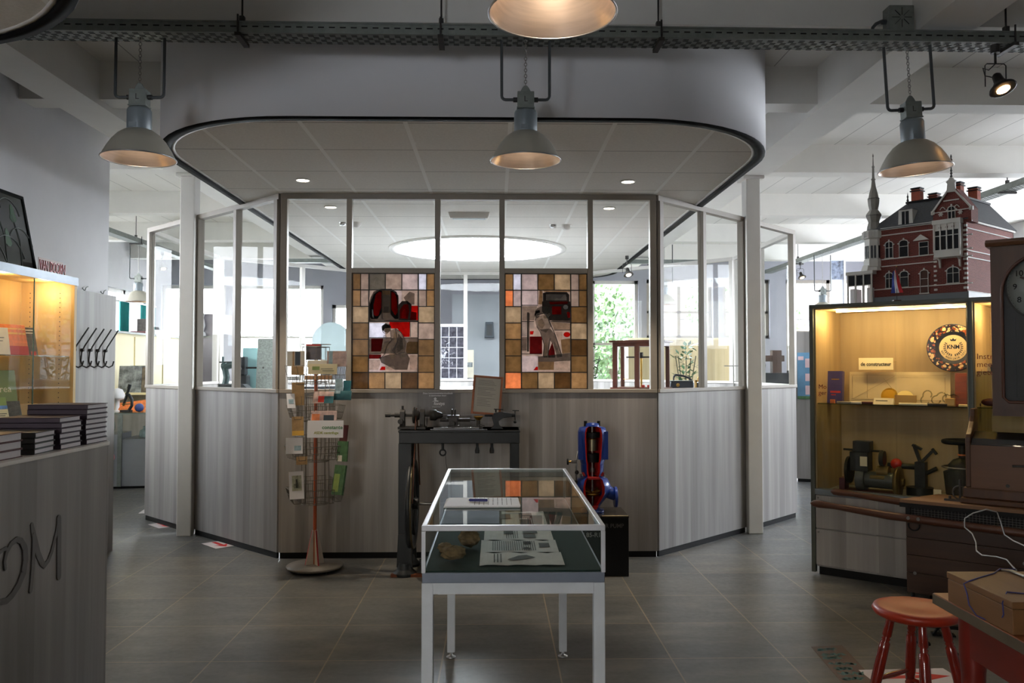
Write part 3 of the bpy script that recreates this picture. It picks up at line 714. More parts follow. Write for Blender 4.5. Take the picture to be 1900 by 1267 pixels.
upright('booklet', .12, .19, .006, m_brn, (-3.02, LY_(56, -3.02), 1.603), 1.1, .25, 'grey brown booklet with photo cover beside the orange booklets', 'book', [(.1, .9, .78, .82, m_wh), (.1, .9, .88, .92, m_wh), (.6, .9, 0, .15, m_red)])
tk = upright('book', .22, .29, .01, m_olive, (-3.02, LY_(8, -3.02), 1.223), 1.15, .18, 'olive green book with pale script title on the lower shelf', 'book')
lettering('rea', .06, m_cream, tk, (0, -.02, .17), (PI/2-.18, 0, 0))
upright('card', .12, .13, .003, m_lime, (-2.95, LY_(2, -2.95), 1.223), 1.1, .3, 'lime and blue card in front of the olive book', 'card', [(.5, 1, 0, .6, m_bpage)])
upright('card', .11, .06, .002, m_cream, (-2.90, LY_(4, -2.90), 1.223), 1.1, .3, 'small cream text card in front of the lime card', 'card', [(.1, .9, .5, .56, m_iron), (.1, .8, .3, .36, m_iron)])
upright('booklet', .10, .10, .004, m_brn, (-2.96, LY_(30, -2.96), 1.223), 1.1, .3, 'small dark photo card right of the olive book', 'card')
upright('box', .16, .07, .05, mat('kraft_box', (214, 168, 100), .6), (-3.0, LY_(52, -3.0), 1.223), 1.2, 0, 'small tan box on the lower shelf beside the glass door edge', 'box')
# leaning leaded panel and red letters on top of the cabinet
t = thing('leaded_glass_artwork', 'dark leaded glass panel with green petals leaning on the cabinet top', 'glass panel', (-2.98, 4.62, H_+.006), PI/2)
base = MB().mat(mat('dark_leaded_glass', (40, 44, 38), .2, var=.4, scale=8)).box(-.8, .80, 0, .012, 0, .50)
pb = base.build('pane', t); pb.rotation_euler = (-.2, 0, 0)
fr_ = MB().mat(m_black).box(-.81, .81, -.006, .018, -.0, .018).box(-.81, .81, -.006, .018, .49, .51).box(-.82, -.80, -.006, .018, 0, .51).box(.80, .82, -.006, .018, 0, .51).build('frame', pb)
ld = MB().mat(mat('lead_came', (96, 100, 96), .4, .5))
for cx, cz, r in ((.55, .05, .16), (.3, .0, .2), (.62, .34, .12), (.42, .36, .13), (.7, .15, .13), (.05, .2, .2), (.2, .4, .12)):
    ld.torus((cx, -.002, cz), r, .003, 'y', 22, 5, .2, 2.7)
for x in (.18, .36, .5, .66): ld.tube([(x, -.002, .01), (x+.03, -.002, .2), (x-.01, -.002, .36)], .003, 5)
ld.build('lead_lines', pb)
gp = MB().mat(mat('green_petal', (44, 84, 50), .3))
for x, z in ((.46, .38), (.66, .37), (.56, .2), (.3, .36)): gp.prism([(x+.045*math.cos(a)*(1 if math.sin(a) < 0 else .5), z+.06*math.sin(a)) for a in [2*PI*i/10 for i in range(10)]], -.002, .001, 'xz')
gp.build('flower_pattern', pb)
t = thing('letter_sign', 'small sign of red capital letters on top of the lit left cabinet', 'sign', (-2.93, 5.385, H_+.006), PI/2)
MB().mat(mat('sign_card', (206, 184, 180), .5)).box(-.01, .29, .004, .008, 0, .10).build('card', t)
lettering('VAN DOORN', .10, mat('red_letter', (176, 36, 40), .4), t, (.0, .002, .048), (PI/2, 0, 0), 'LEFT', ext=.003, sx=.52)
# coat board with hooks behind the cabinet
cb = thing('coat_rack', 'grey wooden coat board with dark double hooks on the white wall', 'coat rack', (-3.219, 5.9, 0), 0)
MB().mat(m_lam).box(0, .035, 0, 1.12, 0, 2.12).build('board', cb)
for k in range(5):
    y = .42+.125*k; z = 1.64
    h = MB().mat(m_iron)
    h.tube([(.11, y+.085, z+.19), (.085, y+.045, z+.12), (.06, y+.005, z+.05), (.045, y-.01, z+.0), (.04, y-.01, z-.06), (.045, y+.0, z-.10), (.065, y+.025, z-.115), (.085, y+.045, z-.10), (.09, y+.055, z-.065)], .0058, 8)
    h.cyl((.036, y, z+.02), (.06, y, z+.02), .012); h.build('hook', cb)
for y in (.62, .92): MB().mat(m_galv).tube([(.02, y-.04, 2.14), (.02, y, 2.12), (.02, y+.02, 2.15), (.02, y+.05, 2.16)], .004, 6).build('top_hook', cb)
# ================================================================== STAINED GLASS PANELS in the front of the booth
m_lead = mat('lead_black', (34, 36, 36), .5, .3)
SG = {'amber': (160, 136, 108), 'amber2': (138, 116, 88), 'dark': (114, 92, 66), 'tan': (172, 155, 135), 'pink': (186, 172, 168), 'white': (228, 224, 230), 'pale': (172, 156, 146),
      'orange': (206, 150, 114), 'red': (196, 30, 26), 'dred': (72, 14, 16), 'grey': (128, 120, 110), 'dgrey': (62, 58, 54), 'smoke': (90, 84, 78), 'brown': (110, 84, 46), 'black': (24, 24, 24), 'mred': (120, 22, 20)}
SGM = {k: stained('stained_'+k, v) for k, v in SG.items()}
PT = dict(SG); PT.update(white=(250, 248, 252), pale=(236, 224, 216), tan=(214, 200, 182), grey=(196, 190, 182), dgrey=(128, 124, 120), smoke=(160, 154, 148), black=(54, 54, 54), red=(226, 30, 26), dred=(120, 30, 32), mred=(170, 30, 28), brown=(168, 146, 112), amber=(226, 198, 160))
PTM = {k: painted('painted_'+k, v) for k, v in PT.items()}
def stained_panel(x0, x1, label, cells, shapes, sc):
    """cells: 7 rows of colour keys for 5 columns (a tuple = a split cell); shapes: (colour, outline in photo-like units)"""
    z0, z1 = ZS+.002, ZR-.02
    t = thing('stained_glass_panel', label, 'stained glass', (FX0+(x0+x1)/2, FY, z0))
    w, h = x1-x0-.004, z1-z0-.002
    cw, ch = w/5, h/7
    gl = MB(); ld = MB().mat(m_lead)
    def X(i): return -w/2+cw*i
    for r, row in enumerate(cells):
        zt, zb = h-ch*r, h-ch*(r+1)
        for c, k in enumerate(row):
            if k is None: continue
            ks = k if isinstance(k, tuple) else (k,)
            for q, kk in enumerate(ks):
                gl.mat(SGM[kk]).box(X(c)+cw*q/len(ks), X(c)+cw*(q+1)/len(ks), -.002, .002, zb, zt)
            if len(ks) > 1: ld.box(X(c)+cw/2-.003, X(c)+cw/2+.003, -.004, .004, zb, zt)
    gl.build('glass_mosaic', t)
    for i in range(6):
        if i in (0, 1, 4, 5): ld.box(X(i)-.0045, X(i)+.0045, -.004, .004, 0, h)
        else: ld.box(X(i)-.0035, X(i)+.0035, -.004, .004, 0, ch).box(X(i)-.0035, X(i)+.0035, -.004, .004, h-ch, h)
    for r in range(8):
        z = h-ch*r
        if r in (0, 1, 6, 7): ld.box(-w/2, w/2, -.0035, .0035, z-.0035, z+.0035)
        else: ld.box(-w/2, X(1), -.0035, .0035, z-.0035, z+.0035).box(X(4), w/2, -.0035, .0035, z-.0035, z+.0035)
    ld.build('lead_came', t)
    # painted picture: outlines in crop pixels -> panel
    ox, oy, s = sc
    def P(p): return (-w/2+(p[0]-ox)/s*w, h-(p[1]-oy)/(s*h/w)*h)
    pic = MB(); line = MB().mat(m_lead); d = 0
    for col, pts_, *o in shapes:
        pp = [P(p) for p in pts_]
        if col == 'line': line.tube([(x, -.0068, z) for x, z in pp], o[0] if o else .0025, 5); continue
        d += 1
        a = sum(pp[i][0]*pp[(i+1) % len(pp)][1]-pp[(i+1) % len(pp)][0]*pp[i][1] for i in range(len(pp)))
        if a < 0: pp = pp[::-1]
        pic.mat(PTM[col]).add([(x, -.0024-.00012*d, z) for x, z in pp], [tuple(range(len(pp)))])
    pic.build('painted_figures', t); line.build('painted_lines', t)
    return t
def ell(cx, cy, rx, ry, n=18, a0=0, a1=2*PI): return [(cx+rx*math.cos(a0+(a1-a0)*i/n), cy+ry*math.sin(a0+(a1-a0)*i/n)) for i in range(n)]
# left: tractor seen from behind and a kneeling mechanic
cellsL = [[('amber2', 'pale'), 'grey', 'pale', 'pink', ('white', 'amber')],
          [('amber', 'pale'), 'pale', 'pink', 'pale', ('pale', 'amber')],
          ['tan', 'pale', 'pale', 'pale', 'tan'], ['amber2', 'white', 'pale', 'pale', 'pale'],
          ['amber2', 'pale', 'pale', 'pale', 'amber2'], ['amber2', 'pink', 'pale', 'pale', 'amber2'],
          ['dark', 'amber', 'tan', 'dark', 'amber']]
shL = [('dgrey', [(216, 560), (216, 400), (230, 330), (262, 270), (330, 245), (440, 245), (490, 275), (510, 330), (510, 560)]),
       ('smoke', [(560, 330), (620, 270), (670, 290), (668, 400), (600, 400)]),
       ('black', [(225, 520), (222, 400), (262, 300), (300, 262), (345, 262), (345, 480), (300, 545), (240, 545)]),
       ('red', [(262, 500), (262, 400), (285, 300), (318, 270), (338, 280), (338, 430), (310, 510), (285, 520)]),
       ('black', [(430, 262), (480, 270), (508, 320), (508, 545), (470, 545), (432, 500)]),
       ('red', [(438, 275), (470, 285), (492, 340), (500, 480), (478, 510), (440, 450)]),
       ('brown', [(345, 262), (430, 262), (430, 545), (345, 545)]), ('smoke', [(352, 300), (422, 300), (422, 480), (352, 480)]), ('dgrey', [(362, 420), (410, 420), (410, 480), (362, 480)]),
       ('pale', [(305, 545), (345, 485), (430, 485), (460, 545)]),
       ('black', [(510, 560), (512, 400), (545, 365), (600, 365), (640, 400), (640, 560)]), ('mred', [(522, 540), (526, 450), (560, 400), (605, 395), (618, 470), (600, 545)]), ('red', [(540, 540), (545, 470), (572, 440), (590, 480), (580, 540)]),
       ('red', [(640, 412), (706, 412), (706, 556), (625, 556)]), ('dred', [(640, 470), (690, 480), (690, 556), (625, 556)]),
       ('dgrey', [(216, 556), (710, 556), (710, 572), (216, 572)]),
       ('white', [(245, 450), (256, 452), (262, 520), (268, 540), (250, 520)]), ('white', [(275, 555), (370, 555), (370, 567), (285, 567)]),
       ('red', [(420, 575), (622, 575), (622, 724), (560, 724), (500, 640), (440, 640), (420, 620)]),
       ('smoke', [(220, 735), (710, 735), (710, 890), (220, 890)]), ('dred', [(220, 900), (340, 900), (340, 942), (220, 942)]),
       ('dred', [(240, 740), (360, 740), (340, 870), (240, 870)]), ('brown', [(600, 770), (706, 770), (706, 890), (580, 890)]),
       ('grey', [(430, 660), (480, 640), (530, 670), (570, 730), (580, 800), (560, 880), (480, 900), (430, 880), (440, 760)]),
       ('tan', [(465, 670), (495, 680), (500, 760), (480, 800), (460, 740)]), ('smoke', [(510, 690), (550, 740), (560, 840), (500, 880), (495, 800)]),
       ('grey', [(372, 770), (440, 765), (440, 820), (380, 900), (330, 880)]), ('tan', [(380, 780), (420, 775), (410, 830), (370, 880), (350, 860)]),
       ('smoke', ell(390, 640, 42, 38)), ('tan', [(368, 640), (420, 630), (430, 660), (400, 690), (375, 680)]), ('black', [(345, 650), (350, 610), (380, 590), (425, 600), (435, 632), (375, 638), (362, 665)]),
       ('white', ell(405, 590, 17, 13)), ('white', ell(376, 726, 20, 24)), ('white', ell(596, 762, 16, 22)),
       ('dgrey', [(320, 930), (420, 900), (600, 890), (625, 940), (600, 1052), (480, 1052), (340, 980)]), ('tan', [(420, 890), (500, 890), (480, 935), (440, 945)]), ('grey', [(520, 880), (590, 870), (600, 920), (530, 935)]),
       ('pale', [(220, 950), (330, 950), (330, 1000), (310, 1052), (220, 1052)]), ('red', [(345, 1020), (382, 1020), (382, 1055), (325, 1055)]), ('pale', [(390, 1018), (470, 1018), (480, 1052), (388, 1052)]), ('pale', [(620, 905), (706, 905), (706, 1052), (625, 1052)]),
       ('line', [(225, 545), (225, 400), (262, 300), (330, 250), (440, 248), (505, 310), (512, 545)], .004), ('line', [(345, 262), (345, 545)]), ('line', [(430, 262), (432, 500), (470, 545)]),
       ('line', [(430, 660), (440, 760), (400, 800), (370, 900), (340, 930)]), ('line', [(480, 640), (540, 680), (585, 780), (570, 880), (490, 900), (450, 860), (500, 780)]), ('line', [(350, 660), (345, 620), (385, 590), (435, 620), (430, 660), (390, 695), (360, 680), (350, 660)]),
       ('line', [(216, 732), (440, 732)], .003), ('line', [(560, 732), (710, 732)], .003), ('line', [(216, 893), (340, 893)], .003), ('line', [(600, 893), (710, 893)], .003), ('line', [(625, 575), (628, 724)], .003), ('line', [(216, 570), (710, 570)], .004), ('line', [(480, 640), (500, 760), (470, 860)])]
stained_panel(xa+.022, xb-.022, 'stained glass panel with red wheeled tractor and kneeling mechanic', cellsL, shL, (50, 90, 820))
cellsR = [[('amber', 'white'), 'pink', 'amber2', 'tan', ('pale', 'amber2')],
          [('orange', 'pink'), 'pink', 'pale', 'pale', ('pale', 'amber2')],
          ['tan', 'pale', 'pale', 'pale', 'amber2'], ['amber', 'pale', 'pale', 'pale', 'tan'],
          ['amber2', 'pale', 'pale', 'pale', 'dark'], ['amber2', 'pink', 'pale', 'pale', 'amber2'],
          ['orange', 'amber2', 'tan', 'dark', 'amber']]
shR = [('brown', [(375, 250), (405, 270), (405, 400), (365, 400)]), ('amber', [(410, 252), (680, 252), (680, 275), (420, 275)]),
       ('black', [(412, 285), (440, 278), (645, 278), (665, 300), (665, 370), (412, 370)]), ('grey', [(440, 298), (640, 298), (645, 360), (440, 360)]), ('pale', [(520, 360), (545, 330), (580, 345), (625, 300), (645, 330), (645, 360)]),
       ('black', [(400, 370), (680, 370), (680, 560), (470, 560), (400, 470)]), ('red', [(500, 420), (592, 420), (592, 500), (500, 500)]), ('mred', [(470, 375), (660, 372), (650, 395), (480, 400)]), ('white', ell(635, 427, 24, 22)), ('red', [(645, 480), (665, 470), (680, 490), (680, 530), (655, 535)]),
       ('grey', [(205, 415), (350, 415), (320, 560), (205, 560)]), ('dgrey', [(330, 470), (350, 440), (390, 420), (480, 420), (480, 480), (400, 500), (350, 510)]),
       ('tan', [(490, 575), (680, 590), (680, 650), (520, 650)]), ('dgrey', [(480, 555), (680, 560), (680, 580), (520, 575)]), ('red', ell(647, 700, 34, 26)), ('pale', [(530, 672), (600, 672), (600, 740), (570, 770)]),
       ('dgrey', [(250, 490), (262, 478), (276, 490), (272, 870), (250, 870)]), ('white', [(200, 575), (246, 575), (246, 720), (200, 720)]), ('white', [(278, 575), (315, 575), (322, 640), (278, 645)]), ('red', [(278, 668), (318, 665), (310, 700), (280, 700)]),
       ('dred', [(276, 720), (400, 720), (400, 890), (276, 890)]), ('smoke', [(200, 740), (248, 740), (248, 860), (200, 860)]),
       ('grey', [(330, 560), (350, 520), (440, 495), (470, 540), (490, 620), (440, 680), (380, 660), (345, 620)]), ('tan', [(355, 560), (400, 540), (430, 600), (400, 645), (365, 610)]), ('tan', [(410, 520), (480, 482), (485, 505), (450, 540), (420, 540)]), ('smoke', ell(350, 505, 26, 32)), ('black', [(325, 500), (335, 465), (375, 455), (380, 480), (345, 490), (335, 520)]),
       ('smoke', [(380, 650), (480, 640), (530, 700), (580, 860), (600, 920), (550, 930), (510, 800), (480, 760), (455, 930), (410, 930), (420, 800)]), ('tan', [(420, 800), (440, 770), (455, 860), (445, 930), (412, 925)]), ('grey', [(520, 770), (560, 840), (585, 910), (550, 915)]), ('dred', [(460, 880), (500, 780), (525, 860), (530, 930), (462, 930)]),
       ('dgrey', [(360, 920), (690, 880), (690, 960), (520, 970), (360, 970)]), ('brown', [(360, 970), (520, 970), (515, 1052), (362, 1052)]), ('pale', [(530, 975), (680, 960), (680, 1052), (530, 1052)]), ('red', [(312, 1055), (340, 1020), (358, 1020), (358, 1055)]), ('brown', [(585, 750), (680, 740), (680, 880), (600, 890)]),
       ('line', [(412, 370), (412, 290), (440, 280), (645, 280), (668, 305), (668, 370)], .0045), ('line', [(255, 480), (255, 870)], .004), ('line', [(330, 560), (350, 500), (440, 490), (485, 600), (530, 700), (600, 920)], .0032), ('line', [(345, 620), (380, 670), (420, 800), (410, 930)], .0032), ('line', [(480, 740), (455, 930)], .003),
       ('line', [(480, 570), (690, 580)], .003), ('line', [(520, 655), (690, 655)], .003), ('line', [(195, 893), (400, 893)], .003), ('line', [(195, 732), (250, 732)], .003), ('line', [(195, 570), (320, 570)], .003), ('line', [(195, 408), (360, 408)], .003), ('line', [(358, 245), (358, 400)], .003)]
stained_panel(xc+.022, xd-.022, 'stained glass panel with car front and standing mechanic', cellsR, shR, (30, 95, 820))

# ================================================================== SHOWCASE TABLE
X0, X1, Y0, Y1 = -.252, .378, 2.86, 4.46
m_alub = mat('satin_aluminium', (212, 214, 222), .4, .2, var=.05, scale=12)
m_alud = mat('blue_grey_aluminium', (128, 136, 152), .35, .3, var=.06, scale=12)
m_leg = mat('pale_painted_steel', (206, 211, 218), .45, .0, var=.06, scale=10)
m_green = mat('dark_green_felt', (20, 44, 38), .95, var=.15, scale=40)
sc_ = thing('showcase_table', 'glass topped showcase table in the middle of the floor', 'showcase', ((X0+X1)/2, (Y0+Y1)/2, 0))
hw, hd = (X1-X0)/2, (Y1-Y0)/2
for sx in (-1, 1):
    for sy in (-1, 1):
        w = .040; x, y = sx*(hw-w/2), sy*(hd-w/2-.01)
        l = MB().mat(m_leg).box(x-w/2, x+w/2, y-w/2, y+w/2, .03, .79).build('leg', sc_, bevel=.003)
        MB().mat(m_alu).lathe([(.024, 0), (.026, .004), (.02, .008), (.008, .012), (.008, .032)], (x, y, 0), 18).build('levelling_foot', l)
ap = MB().mat(m_leg)
ap.box(-hw+.04, hw-.04, -hd+.01, -hd+.035, .752, .79).box(-hw+.04, hw-.04, hd-.035, hd-.01, .752, .79)
ap.box(-hw+.003, -hw+.03, -hd+.05, hd-.05, .752, .79).box(hw-.03, hw-.003, -hd+.05, hd-.05, .752, .79).build('apron', sc_)
MB().mat(m_alud).box(-hw+.002, hw-.002, -hd+.002, hd-.002, .791, .826).build('tray_frame', sc_, bevel=.003)
MB().mat(m_green).box(-hw+.012, hw-.012, -hd+.012, hd-.012, .826, .832).build('lining', sc_)
MB().mat(mat('drawer_pull', (190, 190, 186), .4, .4)).box(-hw+.055, -hw+.11, -hd+.03, -hd+.06, .745, .752).build('lock_bracket', sc_)
tf = MB().mat(m_alub)
for (a, b, c, d) in ((-hw, hw, -hd, -hd+.018), (-hw, hw, hd-.018, hd), (-hw, -hw+.018, -hd+.018, hd-.018), (hw-.018, hw, -hd+.018, hd-.018)): tf.box(a, b, c, d, .968, .987)
tf.build('top_frame', sc_, bevel=.0025)
for sx in (-1, 1):
    for sy in (-1, 1): MB().mat(m_alub).box(sx*hw, sx*(hw-.014), sy*hd, sy*(hd-.014), .826, .968).build('corner_post', sc_, bevel=.001)
MB().mat(m_glasst).box(-hw+.016, hw-.016, -hd+.016, hd-.016, .978, .984).build('top_pane', sc_)
for n_, (a, b, c, d) in enumerate(((-hw+.014, hw-.014, -hd+.003, -hd+.007), (-hw+.014, hw-.014, hd-.007, hd-.003), (-hw+.003, -hw+.007, -hd+.014, hd-.014), (hw-.007, hw-.003, -hd+.014, hd-.014))):
    MB().mat(m_glass).box(a, b, c, d, .826, .968).build('side_pane', sc_)
# papers on top
m_ink = mat('print_grey', (120, 116, 118), .8); m_inkd = mat('print_dark', (70, 66, 66), .8, var=.4, scale=60); m_news = mat('newsprint', (206, 200, 198), .75, var=.08, scale=12)
cxs, cys = (X0+X1)/2, (Y0+Y1)/2
t = thing('paper_sheets', 'small pile of printed sheets lying on the glass of the showcase', 'papers', (-.052, 3.33, .987), 0)
MB().mat(m_paper).hexa([(-.148, -.105, 0), (.148, -.105, 0), (.148, .105, 0), (-.148, .105, 0), (-.143, -.105, .006), (.150, -.105, .006), (.145, .10, .006), (-.135, .103, .006)]).build('sheets', t)
tx = MB().mat(m_ink)
for i in range(9):
    x = -.03+i*.018
    for k in range(9): tx.box(x, x+.003, -.08+k*.019, -.08+k*.019+random.uniform(.008, .017), .0062, .0066)
tx.build('print', t)
t = thing('ballpoint_pen', 'blue and silver ballpoint pen lying across the sheets', 'pen', (-.075, 3.325, .9999), math.radians(-6))
MB().mat(mat('pen_blue', (34, 36, 110), .3)).lathe([(.002, 0), (.0055, .004), (.0055, .07), (.0045, .075)], (-.03, 0, 0), 10, 'x').build('barrel', t)
MB().mat(m_chrome).lathe([(.0045, 0), (.0045, .02), (.001, .065)], (-.03, 0, 0), 10, 'x').build('tip', t).scale = (-1, 1, 1)
MB().mat(m_chrome).box(.0, .05, -.001, .001, .0055, .0075).build('clip', t)
# clippings inside
def clipping(x0, x1, y0, y1, label, kind, sk=0):
    t = thing('newspaper_clipping', label, 'clipping', ((x0+x1)/2, (y0+y1)/2, .8325)); w = (x1-x0)/2; d = (y1-y0)/2
    n = 12; v = []; 
    for j in range(2):
        for i in range(n+1):
            x = -w+2*w*i/n; v.append((x+(sk if j else 0), (-d if not j else d)+.003*math.sin(i*1.7+j), .002+.0035*abs(math.sin(i*.8+j*1.3))))
    v2 = [(a, b, c-.001) for a, b, c in v]; m_ = n+1
    fs = [(i, i+1, m_+i+1, m_+i) for i in range(n)]+[(2*m_+i, 3*m_+i, 3*m_+i+1, 2*m_+i+1) for i in range(n)]
    MB().mat(m_news).add(v+v2, fs).build('sheet', t)
    p = MB().mat(m_inkd)
    if kind == 0:
        for i in range(3): p.box(-w+.05+i*.012, -w+.054+i*.012, -d*.7, d*.7, .0065, .0070)
        p.prism([(-w+.10, -.02), (-w+.14, .035), (-w+.17, .045), (-w+.20, .01), (-w+.165, -.02), (-w+.12, -.04)], .0065, .007)
    elif kind == 1:
        for i in range(20): p.box(-w+.045+i*.0085, -w+.048+i*.0085, -d*.8, d*.75, .0065, .0070)
        p.box(w-.13, w-.10, d*.2, d*.7, .0065, .007).box(w-.07, w-.03, -d*.3, d*.4, .0065, .007).prism([(w-.12+.015*math.cos(a), -d*.5+.02*math.sin(a)) for a in [i*PI/5 for i in range(10)]], .0065, .007)
    else:
        for i in range(6): p.box(-w+.09+i*.009, -w+.093+i*.009, -d*.8, d*.75, .0065, .0070)
        p.box(w-.20, w-.16, 0, d*.6, .0065, .007).box(w-.12, w-.06, d*.1, d*.7, .0065, .007).box(w-.12, w-.07, -d*.7, -d*.1, .0065, .007)
    p.build('print', t)
clipping(-.055, .245, 2.93, 3.12, 'newspaper clipping with a hand shaped photo, nearest to the front pane', 0)
clipping(-.055, .240, 3.13, 3.34, 'newspaper clipping with long text columns, second from the front pane', 1)
clipping(-.045, .235, 3.35, 3.57, 'newspaper clipping with four small photos, third from the front pane', 2)
clipping(.03, .23, 3.60, 4.0, 'printed sheet lying deep in the case under the stained glass reflection', 2)
m_rock = mat('brown_ore', (110, 92, 62), .9, var=.5, scale=22, bump=.6)
def rock(loc, s, label, seed):
    random.seed(seed); mb = MB().mat(m_rock); n, m_ = 14, 9; v = []
    for j in range(m_+1):
        for i in range(n):
            a = 2*PI*i/n; b = PI*j/m_; r = 1+random.uniform(-.16, .16)
            v.append((s[0]*r*math.sin(b)*math.cos(a), s[1]*r*math.sin(b)*math.sin(a), s[2]*(1+.95*math.cos(b)*(.9+random.uniform(-.1, .1)))))
    mb.add(v, [(j*n+i, (j+1)*n+i, (j+1)*n+(i+1) % n, j*n+(i+1) % n) for j in range(m_) for i in range(n)])
    return solo('rock', mb, label, 'rock', loc)
rock((-.150, 3.02, .833), (.050, .05, .028), 'flat brown lump of ore nearest the front corner of the case', 1)
rock((-.10, 3.22, .833), (.042, .05, .038), 'larger brown lump of ore behind the flat one in the case', 2)
rock((-.19, 3.16, .833), (.028, .03, .018), 'smallest brown lump of ore by the left side pane', 3)
random.seed(5)

# ================================================================== POSTCARD RACK
m_opole = mat('orange_pole', (176, 78, 34), .4); m_wire = mat('dark_wire', (104, 98, 88), .45, .4); m_offw = mat('cream_board', (206, 196, 182), .5); m_redb = mat('red_board', (158, 30, 26), .45)
RX, RY = -1.36, 6.33
rk = thing('postcard_rack', 'revolving wire postcard rack on an orange pole with red and cream foot', 'card rack', (RX, RY, 0), math.radians(14))
bs = MB().mat(mat('grey_base_plate', (112, 106, 98), .45)).lathe([(.20, .022), (.208, .026), (.21, .034), (.205, .042), (.03, .046)], n=40).build('base', rk)
for k in range(4): 
    a = k*PI/2+.5; MB().mat(m_iron).cyl((.16*math.cos(a), .16*math.sin(a), 0), (.16*math.cos(a), .16*math.sin(a), .024), .014, n=12).build('caster', bs)
for k in range(4):
    a = k*PI/2+.35; c, s = math.cos(a), math.sin(a); mb = MB().mat(m_offw)
    v = []
    for tt in (-.006, .006): v += [(c*.012-s*tt, s*.012+c*tt, .046), (c*.075-s*tt, s*.075+c*tt, .046), (c*.022-s*tt, s*.022+c*tt, .30), (c*.012-s*tt, s*.012+c*tt, .30)]
    mb.add(v, [(0, 1, 2, 3), (7, 6, 5, 4), (0, 4, 5, 1), (3, 2, 6, 7), (0, 3, 7, 4)]); mb.mat(m_redb).add([v[1], v[5], v[6], v[2]], [(0, 1, 2, 3)])
    if k % 2 == 1: mb.mat(m_redb).add([(x+(-s)*.0063*0, y, z) for x, y, z in (v[4], v[5], v[6], v[7])], [(0, 1, 2, 3), (3, 2, 1, 0)])
    mb.build('foot_board', rk)
MB().mat(m_opole).cyl((0, 0, .04), (0, 0, 1.62), .013, n=16).build('pole', rk)
hub = MB().mat(m_wire)
for z in (.50, .82, 1.12, 1.42, 1.68):
    hub.torus((0, 0, z), .10, .0025, n=20, m=5)
    for a in range(4): hub.tube([(.013*math.cos(a*PI/2), .013*math.sin(a*PI/2), z), (.10*math.cos(a*PI/2), .10*math.sin(a*PI/2), z)], .0025, 5)
for a in range(8): hub.tube([(.10*math.cos(a*PI/4), .10*math.sin(a*PI/4), .50), (.10*math.cos(a*PI/4), .10*math.sin(a*PI/4), 1.68)], .002, 5)
hub.build('wire_hub', rk)
def basket(z, a, w=.20, h=.12, d=.06, r=.11):
    """wire pocket: local frame with outward axis at angle a"""
    c, s = math.cos(a), math.sin(a); mb = MB().mat(m_wire)
    def P(o, u, zz): return (c*(r+o)-s*u, s*(r+o)+c*u, z+zz)
    for k in range(8):
        u = -w/2+w*k/7
        mb.tube([P(0, u, .17), P(0, u, 0), P(d*.8, u, 0), P(d*1.3, u, h)], .0019, 4)
    for zz, o in ((h, d*1.3), (h*.5, d*1.05), (0, d*.8)): mb.tube([P(0, -w/2, zz), P(o, -w/2, zz), P(o, w/2, zz), P(0, w/2, zz)], .0022, 4)
    mb.tube([P(0, -w/2, .17), P(0, w/2, .17)], .0022, 4)
    return mb
rot0 = math.radians(14)
tiers = (.52, .84, 1.14, 1.40, 1.56)
bn = 0
for ti, z in enumerate(tiers[:4]):
    for k in range(4):
        basket(z, -PI/2+.15+k*PI/2+(.25 if ti % 2 else 0), w=.21, r=.125, h=.10 if ti < 3 else .14).build('wire_basket', rk)
MB().mat(m_wire).torus((0, 0, 1.70), .11, .002, n=20, m=5).build('top_ring', rk)
def card(px, py, w, h, th, m, yaw, lean, label, cat, art=None, dz=0, Y=6.2, group=None):
    x, z = (ray(px, py)*(Y/ray(px, py).y))[0], HC+(ray(px, py)*(Y/ray(px, py).y))[2]
    return upright('postcard' if cat == 'postcard' else cat.replace(' ', '_'), w, h, th, m, (x, Y, z+dz), yaw, lean, label, cat, art, group)
m_bluec = mat('pale_blue_card', (150, 176, 186), .5, var=.35, scale=30); m_teal = mat('teal_card', (40, 96, 104), .5, var=.3, scale=20); m_pinkc = mat('pinkish_card', (198, 170, 160), .5, var=.3, scale=25); m_kraft = mat('kraft_card', (176, 142, 96), .6, var=.2, scale=25); m_peach = mat('peach_card', (210, 158, 110), .5, var=.2); m_greenc = mat('green_card', (74, 110, 72), .5, var=.35, scale=25); m_dkc = mat('dark_photo_card', (60, 44, 40), .4, var=.5, scale=30)
G_ = m_iron
card(551, 926, .105, .20, .004, m_paper, .42, .22, 'white card with a hazy tree drawing in the lowest left pocket', 'postcard', [(.2, .85, .3, .85, mat('hazy_print', (170, 172, 150), .6, var=.4, scale=40)), (.3, .8, .38, .55, mat('hazy_print_dark', (104, 112, 100), .6, var=.6, scale=50)), (.45, .6, .4, .72, m_slate)], Y=6.08)
card(624, 918, .10, .22, .02, m_greenc, -.5, .2, 'bundle of green leaflets in the lowest right pocket', 'leaflet', [(.1, .6, .1, .7, m_lime)], Y=6.2)
card(546, 842, .12, .12, .004, m_paper, .25, .3, 'white and pale blue card tilted in the left pocket, second tier', 'postcard', [(.5, .9, .2, .5, m_bluec)], Y=6.1)
card(603, 812, .26, .125, .006, m_paper, 0, .15, 'long white card with green lettering facing the hall', 'postcard', [], Y=6.06)
cst = [o for o in bpy.data.objects if o.get('label', '').startswith('long white card')][0]
lettering('constante', .038, mat('green_ink', (40, 120, 70), .5), cst, (.055, -.012, .075), (PI/2-.15, 0, 0), bold=.0006)
lettering('ASDK centrifuge', .026, mat('lime_ink', (150, 160, 50), .5), cst, (.01, -.008, .035), (PI/2-.15, 0, 0), bold=.0004)
card(600, 782, .19, .08, .012, m_pinkc, .0, .2, 'rounded pinkish leaflet behind the long white card', 'leaflet', [(.05, .35, .1, .7, m_or), (.5, .9, .1, .6, m_slate)], Y=6.12)
